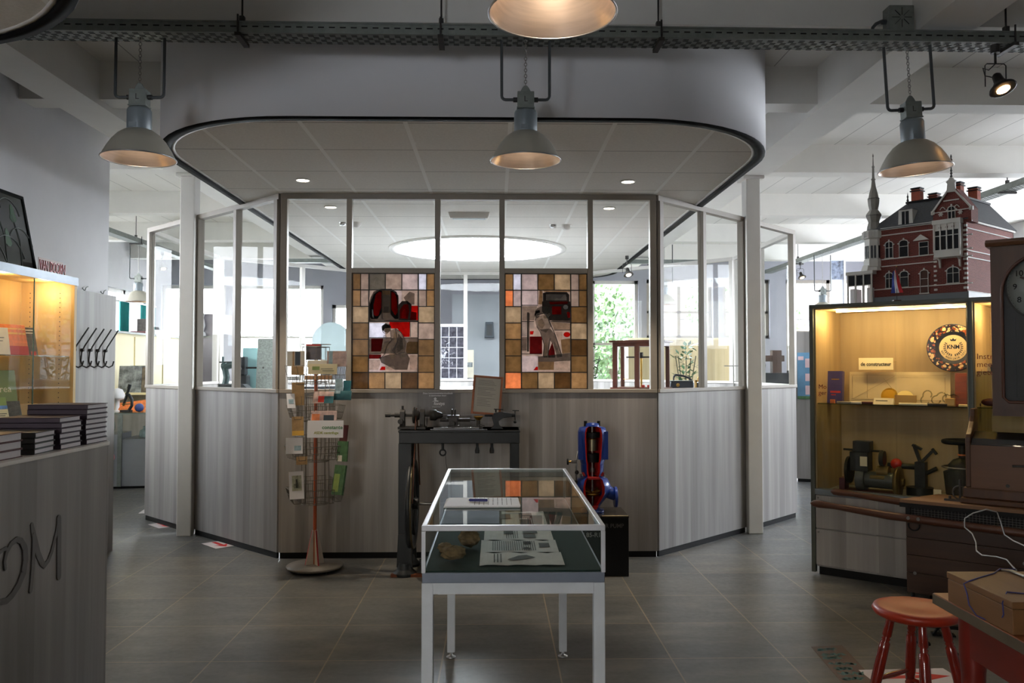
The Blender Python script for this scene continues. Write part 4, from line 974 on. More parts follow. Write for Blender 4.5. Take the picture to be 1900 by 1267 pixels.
card(553, 808, .085, .14, .008, m_kraft, .4, .12, 'kraft coloured cards in the left pocket, middle tier', 'postcard', [(0, 1, .0, .25, m_yel)], Y=6.18)
card(541, 757, .06, .11, .004, m_paper, .5, .3, 'narrow white card with blue print tilted at the far left', 'postcard', [(.2, .8, .3, .6, m_bluec)], Y=6.1)
card(599, 748, .15, .09, .004, m_pinkc, -.05, .35, 'card with red and teal pictures lying forward in the upper tier', 'postcard', [(.25, .55, .1, .6, m_red), (.55, 1, .0, .6, m_teal)], Y=6.1)
card(630, 742, .17, .07, .006, m_teal, -.1, .3, 'wide teal card sticking out to the right of the rack', 'postcard', [(0, .5, .7, 1, m_bluec)], Y=6.16)
card(553, 752, .09, .17, .006, m_kraft, .3, .05, 'tan photo cards in the left pocket of the upper tier', 'postcard', [], Y=6.2)
card(628, 730, .06, .11, .008, m_bluec, -.3, .05, 'upright pale blue cards in the right pocket', 'postcard', [], Y=6.2)
card(642, 738, .07, .13, .006, m_teal, -.5, .12, 'dark teal leaflets fanned at the right edge of the rack', 'leaflet', [], Y=6.24)
card(598, 694, .21, .075, .006, m_cream, .02, .15, 'cream ticket with a lime logo in the top tier', 'postcard', [(.15, .4, .4, .75, m_lime), (.5, .9, .3, .34, G_), (.45, .85, .5, .54, G_)], Y=6.06)
card(588, 682, .14, .055, .006, m_wh, .02, .1, 'pale card standing behind the cream ticket', 'postcard', [(.2, .9, .2, .26, G_)], Y=6.12)
card(552, 695, .09, .06, .006, m_kraft, .2, .1, 'tan strip of cards below the striped booklets', 'postcard', [], Y=6.14)
card(549, 680, .125, .115, .02, m_wh, .12, .03, 'white booklets with a blue grey stripe in the top left pocket', 'leaflet', [(.45, .75, .05, .95, m_slate), (.3, .4, 0, 1, m_kraft)], Y=6.15)
card(624, 680, .145, .115, .02, m_pinkc, -.12, .03, 'greyish leaflets in the top right pocket', 'leaflet', [(.1, .3, 0, 1, m_bluec)], Y=6.15)
card(581, 668, .11, .12, .05, m_dkc, .05, .0, 'dark brown album with red spine standing in the top of the rack', 'book', [(0, 1, .9, 1, m_red)], Y=6.28)
card(590, 704, .20, .03, .05, m_peach, 0, 0, 'peach coloured box edge in the middle of the rack', 'box', [], Y=6.26)
card(560, 862, .08, .06, .006, m_kraft, .3, .2, 'small tan card low in the left pocket', 'postcard', [], Y=6.16)
card(634, 856, .09, .15, .01, m_greenc, -.4, .1, 'dark green cards in the right pocket, lower tier', 'postcard', [(.1, .5, .0, .3, m_wh)], Y=6.24)
card(634, 838, .07, .20, .008, m_mar, -.5, .15, 'dark maroon leaflet in the right pocket behind the long card', 'leaflet', [(0, .4, 0, .2, m_wh)], Y=6.26)
# ================================================================== TREADLE LATHE against the booth front
LX, LY = -.26, 6.30
la = thing('treadle_lathe', 'antique treadle lathe on dark cast iron legs with a flywheel', 'lathe', (LX, LY, 0))
MB().mat(m_iron_dk).box(-.45, .44, -.15, .20, .965, 1.062).box(-.455, .445, -.155, .205, 1.045, 1.062).build('bed', la, bevel=.004)
for sx in (-1, 1):
    for sy in (-.13, .17):
        x = -.405 if sx < 0 else .405; w = .048 if sx < 0 else .032
        l = MB().mat(m_iron_dk); l.box(x-w, x+w, sy-.02, sy+.02, .06, .965)
        l.prism([(x-w, .30), (x+w, .30), (x+w+.01, .06), (x-w-.01, .06)], sy-.025, sy+.025, 'xz')
        l.lathe([(.085, 0), (.088, .02), (.06, .045), (.05, .09)], (x, sy, 0), 20); l.build('leg', la, bevel=.003)
fw = MB().mat(m_iron_dk).torus((-.365, .0, .50), .315, .024, 'x', 48, 10)
fw.mat(mat('worn_rim', (96, 84, 58), .35, .6, var=.2)).torus((-.350, .0, .50), .325, .010, 'x', 48, 6)
fw.mat(m_iron_dk).cyl((-.40, 0, .5), (-.32, 0, .5), .045)
for a in range(6): fw.beam((-.365, .03*math.cos(a*PI/3), .5+.03*math.sin(a*PI/3)), (-.365, .31*math.cos(a*PI/3), .5+.31*math.sin(a*PI/3)), .03, .014, (1, 0, 0))
fw.build('flywheel', la)
MB().mat(m_steel).cyl((-.40, 0, .5), (.40, 0, .5), .011).build('crank_shaft', la)
MB().mat(m_iron_dk).tube([(-.30, -.10, .10), (-.05, -.12, .09), (.30, -.10, .10)], .012, 8).box(-.30, .30, -.02, .16, .055, .07).build('treadle', la)
MB().mat(mat('leather_belt', (86, 46, 30), .7)).tube([(-.335, -.30, .55), (-.335, -.045, 1.16), (-.335, .0, 1.215), (-.335, .045, 1.16), (-.335, .30, .60)], .005, 6).build('drive_belt', la)
MB().mat(mat('rust_foot', (112, 58, 30), .8, var=.4)).box(-.50, -.25, -.20, -.16, 0, .02).build('foot_wedge', la)
hs = MB().mat(m_iron); hs.cyl((-.57, 0, 1.165), (-.14, 0, 1.165), .011); hs.cyl((-.57, 0, 1.165), (-.53, 0, 1.165), .016).cyl((-.50, 0, 1.165), (-.46, 0, 1.165), .018)
for x in (-.44, -.29):
    hs.prism([(-.055, 1.062), (.055, 1.062), (.035, 1.10), (.025, 1.19), (0, 1.21), (-.025, 1.19), (-.035, 1.10)], x-.018, x+.018, 'yz')
hs.box(-.47, -.26, -.06, .06, 1.062, 1.08).cyl((-.45, -.06, 1.12), (-.45, .06, 1.12), .02).cyl((-.44, 0, 1.21), (-.44, 0, 1.235), .008)
hs.build('headstock', la, bevel=.002)
pu = MB().mat(m_iron); pu.lathe([(.02, 0), (.062, .004), (.062, .018), (.048, .02), (.048, .034), (.036, .036), (.036, .05), (.015, .054)], (-.365, 0, 1.165), 28, 'x'); pu.build('cone_pulley', la)
MB().mat(m_iron).lathe([(.02, 0), (.04, .003), (.042, .045), (.028, .06), (.02, .09), (.012, .10)], (-.235, 0, 1.165), 24, 'x').build('chuck', la)
sr = MB().mat(m_iron); sr.box(-.10, -.01, -.07, .05, 1.062, 1.09).box(-.085, -.025, -.06, .04, 1.09, 1.15).box(-.10, -.01, -.04, .03, 1.145, 1.165)
sr.cyl((-.155, -.03, 1.13), (-.09, -.03, 1.13), .012).cyl((-.02, -.03, 1.13), (.07, -.03, 1.13), .013).cyl((.07, -.03, 1.13), (.11, -.03, 1.128), .006)
sr.cyl((-.065, -.02, 1.16), (-.068, -.02, 1.21), .007).cyl((-.045, -.02, 1.16), (-.042, -.02, 1.21), .007).cyl((-.055, -.06, 1.11), (-.055, -.11, 1.11), .014); sr.build('slide_rest', la, bevel=.002)
MB().mat(m_chrome).cyl((-.20, -.09, 1.072), (.14, -.09, 1.072), .008).box(-.22, .20, -.13, -.10, 1.062, 1.068).build('lead_screw', la)
tr = MB().mat(m_brass).lathe([(.006, 0), (.02, .01), (.036, .028), (.037, .034), (.01, .032)], (.133, -.02, 1.125), 22); tr.mat(m_iron).cyl((.133, -.02, 1.075), (.133, -.02, 1.128), .014).box(.09, .165, -.05, .03, 1.062, 1.08).beam((.13, -.03, 1.1), (.18, -.03, 1.085), .008, .008); tr.build('tool_rest', la)
ts = MB().mat(m_iron_dk); ts.prism([(.225, 1.062), (.32, 1.062), (.29, 1.09), (.285, 1.12), (.32, 1.145), (.385, 1.152), (.385, 1.178), (.31, 1.190), (.25, 1.180), (.235, 1.145), (.245, 1.11), (.25, 1.09)], -.03, .03, 'xz')
ts.cyl((.18, 0, 1.162), (.24, 0, 1.162), .008).cyl((.38, 0, 1.165), (.41, 0, 1.165), .014).tube([(.41, 0, 1.20), (.41, 0, 1.165), (.41, -.01, 1.12)], .005, 6).ball((.41, -.01, 1.115), .013).tube([(.39, 0, 1.20), (.44, 0, 1.198)], .004, 6)
ts.cyl((.265, 0, 1.185), (.265, 0, 1.21), .006).tube([(.25, 0, 1.21), (.32, 0, 1.206)], .004, 6); ts.build('tailstock', la, bevel=.002)
for x, r in ((-.135, 1), (.125, 0), (.235, 0)):
    h = MB().mat(m_iron_dk); h.cyl((x, -.02, .965), (x, -.02, .90), .010)
    if r: h.torus((x, -.02, .885), .022, .006, 'y', 18, 6).tube([(x+.02, -.02, .90), (x+.025, -.02, .80), (x+.045, -.02, .70)], .002, 5)
    else: h.lathe([(.016, -.05), (.018, -.03), (.010, 0)], (x, -.02, .93), 14)
    h.build('clamp_handle', la)
# acrylic cover at the back of the bench, with the sign and the framed notice on it
m_acr = glass('acrylic', (.93, .94, .96), 1.2)
co = MB().mat(m_acr); co.box(-.22, .45, .075, .079, 1.063, 1.158).box(-.22, .45, .075, .20, 1.156, 1.160).box(.446, .45, .075, .20, 1.063, 1.158)
solo('acrylic_cover', co, 'clear acrylic cover along the back of the lathe bench', 'cover', (LX, LY, 0))
t = thing('acrylic_sign', 'clear acrylic donor sign with white lettering behind the lathe spindle', 'sign', (-.435, LY+.155, 1.063))
MB().mat(mat('sign_base_white', (190, 190, 196), .4)).box(-.13, .12, -.02, .02, .068, .098).box(-.10, -.09, -.015, .015, 0, .068).box(.09, .10, -.015, .015, 0, .068).build('base_block', t)
MB().mat(m_acr).box(-.17, .12, -.002, .002, .098, .285).build('sheet', t)
m_wt = mat('white_lettering', (225, 225, 228), .5)
lettering('Deze instrumentmakerdraaibank', .0165, m_wt, t, (-.01, -.003, .262), sx=1.05, bold=.0003); lettering('is geschonken door:', .0165, m_wt, t, (-.01, -.003, .244), bold=.0003)
lettering('fontys', .036, m_wt, t, (-.0, -.003, .182), sx=.95, bold=.0008, shear=.15); lettering('Hogescholen', .012, m_wt, t, (-.02, -.003, .158))
MB().mat(m_wt).prism([(-.055, .198), (-.035, .206), (-.042, .222), (-.030, .232), (-.018, .222), (-.024, .210), (.0, .202), (-.012, .196), (-.03, .200)], -.0035, -.0028, 'xz').build('logo_mark', t)
t = thing('framed_notice', 'framed typed notice in an orange brown wooden frame standing behind the lathe', 'framed paper', (-.075, LY+.12, 1.161))
fr_ = MB().mat(mat('orange_brown_wood', (150, 82, 38), .45, var=.2, scale=12, stretch=(1, 1, 4)))
fr_.box(-.115, -.098, -.008, .008, 0, .30).box(.098, .115, -.008, .008, 0, .30).box(-.098, .098, -.008, .008, 0, .017).box(-.098, .098, -.008, .008, .283, .30)
f = fr_.build('frame', t, bevel=.002); f.rotation_euler = (-.08, math.radians(4.5), 0)
MB().mat(mat('typed_paper', (180, 178, 168), .7, var=.04)).box(-.098, .098, 0, .004, .017, .283).build('sheet', f)
tp = MB().mat(m_ink)
for k in range(18):
    z = .262-k*.0115
    if k in (4, 11): continue
    tp.box(-.075, -.075+random.uniform(.06, .145), -.0008, .0004, z, z+.0025)
tp.build('typed_lines', f)

# ================================================================== BLUE CUTAWAY PUMP on a black plinth
pl = thing('plinth', 'black box plinth with pale lettering under the blue pump', 'plinth', (.752, 6.30, 0))
MB().mat(m_black2).box(-.226, .226, -.20, .20, 0, .425).build('box_body', pl, bevel=.002)
MB().mat(mat('plinth_top', (44, 40, 36), .22, var=.1)).box(-.228, .228, -.202, .202, .425, .435).build('top_plate', pl)
MB().mat(mat('plinth_edge', (196, 176, 138), .4)).box(.03, .222, -.204, -.19, .4355, .441).build('edge_strip', pl)
lettering('CR PUMP', .042, mat('plinth_letter', (92, 92, 92), .5), pl, (.19, -.2012, .365), align='RIGHT', bold=.0006, sx=.95)
lettering('T 85-R10', .045, mat('plinth_letter2', (170, 172, 172), .5), pl, (.045, -.2012, .30), align='RIGHT', bold=.001)
pm = thing('pump', 'blue painted vertical pump cut open to show its red inside', 'pump', (.735, 6.30, .435))
m_blue = mat('pump_blue', (28, 58, 140), .3, .1, var=.12, coat=.3); m_predd = mat('pump_red', (168, 26, 22), .4, var=.15)
def arc_shell(mb, prof, t, a0, a1, n, mo, mi):
    """turned body with a wedge cut away: outside colour mo, cut and inside colour mi"""
    A = [a0+(a1-a0)*i/n for i in range(n+1)]
    def P(r, h, a): return (r*math.cos(a), r*math.sin(a), h)
    inn = [(max(r-t, .004), h) for r, h in prof]; k = len(prof)
    vo = [P(r, h, a) for a in A for r, h in prof]; vi = [P(r, h, a) for a in A for r, h in inn]
    mb.mat(mo).add(vo, [(i*k+j, (i+1)*k+j, (i+1)*k+j+1, i*k+j+1) for i in range(n) for j in range(k-1)], True)
    mb.mat(mi).add(vi, [(i*k+j+1, (i+1)*k+j+1, (i+1)*k+j, i*k+j) for i in range(n) for j in range(k-1)], True)
    for a in (a0, a1):
        v = [P(r, h, a) for r, h in prof]+[P(r, h, a) for r, h in inn]; mb.add(v, [(j, j+1, k+j+1, k+j) for j in range(k-1)])
    for j in (0, k-1):
        v = [P(prof[j][0], prof[j][1], a) for a in A]+[P(inn[j][0], inn[j][1], a) for a in A]; mb.mat(mo).add(v, [(i, i+1, n+2+i, n+1+i) for i in range(n)])
A0, A1 = -PI/2+.62, 1.5*PI-.62
s_ = MB(); arc_shell(s_, [(.085, .36), (.098, .40), (.105, .47), (.112, .55), (.110, .60), (.098, .635), (.06, .645), (.02, .645)], .020, A0, A1, 30, m_blue, m_predd)
s_.mat(m_blue)
for sx in (-1, 1): s_.box(sx*.075, sx*.112, -.07, -.02, .40, .61)
s_.build('motor_housing', pm)
s_ = MB(); arc_shell(s_, [(.07, .27), (.085, .30), (.088, .36)], .022, A0, A1, 26, m_blue, m_predd); s_.build('lantern', pm)
s_ = MB(); arc_shell(s_, [(.055, .02), (.06, .05), (.10, .10), (.135, .15), (.138, .20), (.115, .25), (.07, .27)], .028, A0, A1, 30, m_blue, m_predd)
s_.mat(m_blue).cyl((.08, 0, .17), (.175, 0, .12), .055, .04, 20).lathe([(.075, 0), (.078, .004), (.078, .02), (.05, .024)], (.165, 0, .11), 28, 'x')
s_.build('volute', pm)
MB().mat(m_blue).lathe([(.085, 0), (.088, .004), (.088, .018), (.06, .024), (.055, .04)], n=30).build('foot_flange', pm)
MB().mat(m_steel).cyl((0, 0, .04), (0, 0, .66), .009).cyl((0, 0, .40), (0, 0, .44), .016).cyl((0, 0, .30), (0, 0, .33), .018).build('shaft', pm)
MB().mat(mat('rotor_tin', (150, 142, 118), .35, .8)).cyl((0, 0, .46), (0, 0, .545), .032, n=20).mat(m_brass).torus((0, 0, .548), .026, .004).build('rotor', pm)
MB().mat(m_black2).cyl((0, 0, .375), (0, 0, .44), .05, n=20).cyl((0, 0, .56), (0, 0, .60), .055, n=20).build('coupling', pm)
im = MB().mat(m_brass)
for a in range(8): im.beam((.01*math.cos(a*PI/4), .01*math.sin(a*PI/4), .145), (.058*math.cos(a*PI/4), .058*math.sin(a*PI/4), .16+.014*(a % 2)), .012, .008)
im.lathe([(.03, .12), (.05, .128), (.06, .14), (.02, .145)], n=20).build('impeller', pm)
cp = MB().mat(m_blue).lathe([(.055, .645), (.05, .665), (.02, .672)], n=20)
cp.build('cap', pm)
for x in (-.05, .05): MB().mat(m_black2).cyl((x, -.0, .645), (x, -.0, .685), .013, n=10).build('cap_knob', pm)
MB().mat(m_predd).box(-.045, .045, -.10, -.03, .255, .27).prism([(-.07, .27), (-.04, .29), (-.04, .31), (-.085, .30)], -.05, .0, 'xz').prism([(.07, .27), (.04, .29), (.04, .31), (.085, .30)], -.05, .0, 'xz').prism([(-.035, .055), (.035, .055), (.02, .03), (-.02, .03)], -.09, -.06, 'xz').build('cut_edges', pm)
vv = MB().mat(m_steel).tube([(-.12, -.02, .20), (-.125, -.03, .25), (-.125, -.03, .40), (-.11, -.02, .46)], .007, 8).cyl((-.12, -.03, .38), (-.165, -.03, .38), .012).mat(m_brass).cyl((-.165, -.03, .38), (-.18, -.03, .38), .008).mat(m_black2).lathe([(.02, 0), (.024, .004), (.024, .012), (.01, .014)], (-.195, -.03, .38), 16, 'x')
vv.mat(m_iron).ball((-.125, -.03, .22), .022).ball((-.12, -.03, .30), .016); vv.build('valve', pm)
for a in range(6): MB().mat(m_chrome).cyl((.09*math.cos(a), .09*math.sin(a)*.9, .25), (.09*math.cos(a), .09*math.sin(a)*.9, .285), .009, n=6).build('bolt', pm) if a not in (4, 5) else None

# ================================================================== RIGHT HAND DISPLAY CABINET (turned 40 degrees)
class Plane:
    """vertical plane at p whose local x axis points along angle rz; P(px, py, d) -> local (x, z) on the plane shifted back by d"""
    def __init__(s, p, rz): s.p = p; s.rz = rz; s.u = (math.cos(rz), math.sin(rz)); s.n = (-math.sin(rz), math.cos(rz))
    def at(s, px, py, d=0):
        r = ray(px, py); ox, oy = s.p[0]+s.n[0]*d, s.p[1]+s.n[1]*d
        det = r.x*(-s.u[1])+r.y*s.u[0]; t = (ox*(-s.u[1])+oy*s.u[0])/det
        x = (r.x*t-ox)*s.u[0]+(r.y*t-oy)*s.u[1]; return (x, HC+r.z*t)
CB = Plane((2.365, 6.134), math.radians(-40))
m_cabf = mat('dark_alu_profile', (86, 90, 84), .4, .5, var=.06)
m_cabw = wood('cabinet_inner_veneer', (150, 128, 90), (176, 152, 110), .9, .5, 'z', contrast=1)
CW, CD, CH = 1.035, .60, 1.985
def cabinet(x0, w, label, last=False):
    t = thing('display_cabinet', label, 'display cabinet', (CB.p[0]+CB.u[0]*x0, CB.p[1]+CB.u[1]*x0, 0), CB.rz)
    MB().mat(m_cabw).box(.01, w-.01, CD-.015, CD, .42, CH-.02).build('back_panel', t)
    MB().mat(m_cabw).box(0.004, .018, .01, CD, .42, CH-.02).build('side_panel', t); MB().mat(m_cabw).box(w-.018, w-.004, .01, CD, .42, CH-.02).build('side_panel', t)
    MB().mat(m_cabw).box(.01, w-.01, .01, CD, CH-.03, CH-.015).build('roof_panel', t)
    MB().mat(m_lamc).box(.0, w, .012, CD, .06, .60).build('base_unit', t)
    MB().mat(m_black2).box(.02, w-.02, .03, CD-.02, 0, .06).build('plinth', t)
    for i, (z0, z1) in enumerate(((.075, .335), (.345, .585))):
        d = MB().mat(m_lamc).box(.01, w-.01, -.008, .012, z0, z1).build('drawer_front', t, bevel=.002)
        MB().mat(m_chrome).cyl((.03, -.012, z1-.02), (.03, -.008, z1-.02), .006).build('lock', d)
    MB().mat(mat('sill_alu', (128, 136, 142), .35, .4)).box(0, w, -.012, .06, .588, .632).build('glass_sill', t, bevel=.003)
    f = MB().mat(m_cabf).box(-.022, .008, -.015, .02, .02, CH).box(-.022, w+.008, -.015, .03, CH-.02, CH+.006).box(w-.008, w+.012, -.015, .02, .6, CH)
    f.box(-.022, w+.01, .03, CD, CH-.002, CH+.006); f.build('frame', t, bevel=.002)
    MB().mat(m_glass).box(.008, w*.56, -.006, -.002, .632, CH-.02).build('glass_door', t); MB().mat(m_glass).box(w*.55, w-.008, .002, .006, .632, CH-.02).build('glass_door', t)
    return t
c1 = cabinet(0, CW, 'lit display cabinet with the painted plate and model parts, on the right')
c2 = cabinet(CW+.016, CW, 'lit display cabinet partly hidden behind the wooden time clock')
SZ = 1.262
for c, zz_ in ((c1, (SZ,)), (c2, (SZ, 1.50))):
    for z in zz_: MB().mat(m_glassk).box(.02, CW-.02, .03, CD-.02, z-.008, z).build('shelf', c)
    MB().mat(m_led).box(.14, CW-.02, .10, .118, CH-.05, CH-.038).build('light_strip', c)
    for x in (.15, .5, .85): point('cabinet_light', (x, .17, CH-.09), 3.6, (1, .74, .36), .04, c)
m_brl = mat('maroon_lettering', (120, 52, 40), .5)
lettering('Instrumen\nmeetgeree\ngieterij', .052, m_brl, c2, (.028, -.0075, 1.545), align='LEFT', name='door_lettering')
lettering('Mo\nger', .045, m_brl, c1, (.04, -.0075, 1.36), align='LEFT', name='door_lettering')
def incab(px, py, d, z=None):
    """world position inside the cabinet for a photo point at depth d behind the front"""
    x, zz_ = CB.at(px, py, d); return (CB.p[0]+CB.u[0]*x+CB.n[0]*d, CB.p[1]+CB.u[1]*x+CB.n[1]*d, zz_ if z is None else z)
crz = CB.rz
# contents of the upper shelf
def slab(name, pxs, pys, d, th, m, label, cat, lean=0, z=SZ, art=None):
    x0, _ = CB.at(pxs[0], pys[1], d); x1, _ = CB.at(pxs[1], pys[1], d); _, z1 = CB.at((pxs[0]+pxs[1])/2, pys[0], d)
    c = incab((pxs[0]+pxs[1])/2, pys[1], d, z); return upright(name, x1-x0, z1-z, th, m, c, crz, lean, label, cat, art)
t = slab('sign', (1593, 1657), (664, 686), .40, .004, m_cream, 'cream name card above the drawing in the cabinet', 'sign', 0, CB.at(1625, 686, .40)[1])
lettering('de constructeur', .040, m_black2, t, (0, -.001, .042), bold=.0007, sx=.84)
MB().mat(m_chrome).cyl((-.1, .003, .06), (-.1, .19, .06), .002).cyl((.1, .003, .06), (.1, .19, .06), .002).build('standoff', t)
dr = slab('technical_drawing', (1573, 1760), (690, 746), .46, .003, mat('drawing_paper', (206, 188, 146), .8, var=.06), 'yellowed technical drawing sheet leaning at the back of the shelf', 'drawing', .06)
dl = MB().mat(mat('pencil_line', (136, 116, 84), .8))
for a, b in (((-.33, .02), (-.02, .20)), ((-.33, .02), (-.33, .20)), ((-.34, .02), (.32, .02)), ((.32, .02), (.32, .19)), ((-.22, .03), (-.22, .21)), ((.0, .05), (-.10, .18)), ((-.34, .205), (.33, .205))):
    dl.tube([(a[0], -.002-a[1]*0, a[1]), (b[0], .0, b[1])], .0012, 4)
dl.build('drawn_lines', dr)
bkp = slab('book', (1533, 1562), (688, 744), .25, .05, mat('purple_book', (66, 58, 110), .5, var=.2), 'purple book with red title leaning at the left of the shelf', 'book', .1, SZ, [(.3, .8, .72, .75, m_brass), (.25, .9, .3, .36, m_red), (.3, .6, .22, .25, m_red)])
# painted plate
px_, pz_ = CB.at(1769, 645, .42); pt = thing('decorative_plate', 'round painted plate with a wreath and crowned monogram on a stand', 'plate', incab(1769, 690, .42, SZ), crz)
R_ = .172; czp = pz_-SZ
m_pl = mat('plate_cream', (206, 184, 140), .25, var=.06, coat=.5); m_plb = mat('plate_blue', (30, 36, 48), .3, var=.3, scale=40, coat=.5)
m_plo, nt_, b_p = _new('plate_florid'); _vo = nt_.nodes.new('ShaderNodeTexVoronoi'); _vo.inputs['Scale'].default_value = 62; nt_.links.new(_coord(nt_), _vo.inputs['Vector'])
_sp = nt_.nodes.new('ShaderNodeSeparateColor'); nt_.links.new(_vo.outputs['Color'], _sp.inputs[0])
_rc = _ramp(nt_, _sp.outputs[0], [(.0, lin((24, 28, 40))), (.45, lin((36, 38, 46))), (.5, lin((120, 58, 30))), (.62, lin((150, 84, 44))), (.68, lin((196, 172, 128))), (.8, lin((206, 184, 140))), (.85, lin((30, 34, 46))), (1, lin((30, 34, 46)))]); nt_.nodes[_rc.node.name].color_ramp.interpolation = 'CONSTANT'
nt_.links.new(_rc, b_p.inputs['Base Color']); b_p.inputs['Roughness'].default_value = .3
d_ = MB().mat(m_plb); D = d_.lathe([(.001, .012), (.09, .010), (.11, .0), (R_-.004, -.012), (R_, -.012), (R_-.002, -.006), (.10, .012), (.001, .018)], (0, 0, czp), 48, 'y').build('dish', pt)
ri = MB().mat(m_plo).lathe([(.118, -.002), (R_-.006, -.0128)], (0, -.001, czp), 48, 'y'); ri.f = ri.f[:48]; ri.mi = ri.mi[:48]; ri.sm = ri.sm[:48]; ri.build('flowered_rim', D)
ri = MB().mat(m_pl).lathe([(.0005, .0088), (.100, .0088)], (0, 0, czp), 48, 'y'); ri.f = ri.f[:48]; ri.mi = ri.mi[:48]; ri.sm = ri.sm[:48]; ri.build('cream_centre', D)
fl = MB().mat(m_pl)
for k in range(16):
    a = k*2*PI/16; fl.prism([((.143+.010*math.cos(b))*math.cos(a)-.014*math.sin(b)*math.sin(a), czp+(.143+.010*math.cos(b))*math.sin(a)+.014*math.sin(b)*math.cos(a)) for b in [i*PI/4 for i in range(8)]], -.0105, -.009, 'xz') if k % 2 else fl.prism([((.145+.006*math.cos(b))*math.cos(a), czp+(.145+.006*math.sin(b)*1)*math.sin(a)+.006*math.sin(b)) for b in [i*PI/3 for i in range(6)]], -.0105, -.009, 'xz')
fl.mat(mat('plate_rust', (150, 70, 36), .3))
for k in range(24):
    a = k*2*PI/24+.1; fl.prism([(.131*math.cos(a)+.005*math.cos(b), czp+.131*math.sin(a)+.005*math.sin(b)) for b in [i*PI/3 for i in range(6)]], -.0075, -.005, 'xz')
    fl.prism([(.160*math.cos(a)+.004*math.cos(b), czp+.160*math.sin(a)+.004*math.sin(b)) for b in [i*PI/3 for i in range(6)]], -.0135, -.012, 'xz')
fl.build('flowers', D)
wr = MB().mat(m_plb)
for sx in (-1, 1):
    for k in range(9):
        a = -PI/2+sx*(.15+k*.24); x, z = .056*math.cos(a), .056*math.sin(a)+.002
        for q in (-1, 1):
            b = a+PI/2*sx+q*.7; wr.prism([(x+.013*math.cos(b)*s+.004*math.cos(b+PI/2)*w, czp+z+.013*math.sin(b)*s+.004*math.sin(b+PI/2)*w) for s, w in ((0, 0), (.5, 1), (1, 0), (.5, -1))], .0075, .0085, 'xz')
wr.prism([(-.016, czp+.048), (.016, czp+.048), (.022, czp+.066), (.010, czp+.058), (0, czp+.070), (-.010, czp+.058), (-.022, czp+.066)], .0075, .0085, 'xz')
wr.torus((0, .007, czp), .100, .0015, 'y', 40, 4); wr.build('wreath', D)
lettering('KNM', .042, m_plb, D, (0, .0078, czp+.005), bold=.001, sx=.9)
for i, ch in enumerate('RET ROOIJAIR 1971'):
    a = -PI/2+(-8+i)*.155; 
    if ch != ' ': lettering(ch, .017, m_plb, D, (.079*math.cos(a), .0078, czp+.079*math.sin(a)), (PI/2, -(a+PI/2), 0), bold=.0003)
MB().mat(m_black2).tube([(-.05, -.03, 0), (-.05, .01, .03), (-.05, .06, .0)], .004, 6).tube([(.05, -.03, 0), (.05, .01, .03), (.05, .06, .0)], .004, 6).box(-.05, .05, .04, .05, 0, .01).build('stand', pt)
# protractors, curves and small drawing tools
t = thing('protractor', 'round yellow protractor standing before the drawing', 'protractor', incab(1649, 745, .33, SZ), crz)
m_yp = mat('yellow_plastic', (226, 180, 50), .35, var=.08); m_yw = mat('pale_yellow_plastic', (236, 214, 140), .35, var=.04)
pr0 = t; MB().mat(m_yp).shell([(.058, -.0015), (.058, .0015)], (0, 0, .058), 40, .014, 'y').build('ring', t); MB().mat(m_yw).cyl((0, -.0005, .058), (0, .0015, .058), .045, n=36).build('disc', t)
for c_ in kids(pr0): c_.rotation_euler = (-.3, 0, 0)
t = thing('protractor', 'pale half round protractor right of the round yellow one', 'protractor', incab(1678, 745, .33, SZ), crz)
MB().mat(m_yw).prism([(.060*math.cos(i*PI/20), .045+.052*math.sin(i*PI/20)) for i in range(21)]+[(-.060, 0), (.060, 0)], -.0015, .0015, 'xz').build('half_disc', t).rotation_euler = (-.3, 0, 0)
m_clr = glass('smoky_plastic', (.72, .72, .66), 1.5)
for i, (x, lab) in enumerate(((1717, 'clear curved drawing template nearest the protractors'), (1741, 'clear curved drawing template in the middle of three'), (1764, 'clear curved drawing template under the painted plate'))):
    t = thing('french_curve', lab, 'drawing template', incab(x, 745, .30, SZ), crz)
    c = MB().mat(m_clr); pts2 = [((.035+.018*math.sin(a*1.7+i))*math.cos(a), .05+(.035+.018*math.sin(a*1.7+i))*math.sin(a)) for a in [j*.28 for j in range(20)]]
    c.tube([(a, 0, max(.006, b)) for a, b in pts2], .005, 6).build('curve', t)
slab('wood_panel', (1772, 1794), (692, 746), .30, .02, mat('mahogany_panel', (128, 62, 26), .35, var=.3, scale=8, stretch=(1, 1, 5)), 'upright red brown wooden panel at the right end of the shelf', 'wood panel', .05)
slab('card', (1772, 1800), (692, 744), .36, .003, m_cream, 'tan card behind the red brown panel', 'card', .04)
slab('card', (1620, 1657), (737, 746), .10, .02, m_cream, 'cream text card on the shelf edge before the protractors', 'card', .5, SZ, [(.1, .7, .5, .6, m_iron)])
slab('box', (1540, 1548), (741, 747), .10, .02, m_or, 'tiny orange box on the shelf below the purple book', 'box')
slab('ruler', (1660, 1700), (733, 746), .24, .01, mat('boxwood', (206, 166, 92), .4), 'wide pale boxwood rule standing on edge', 'ruler')
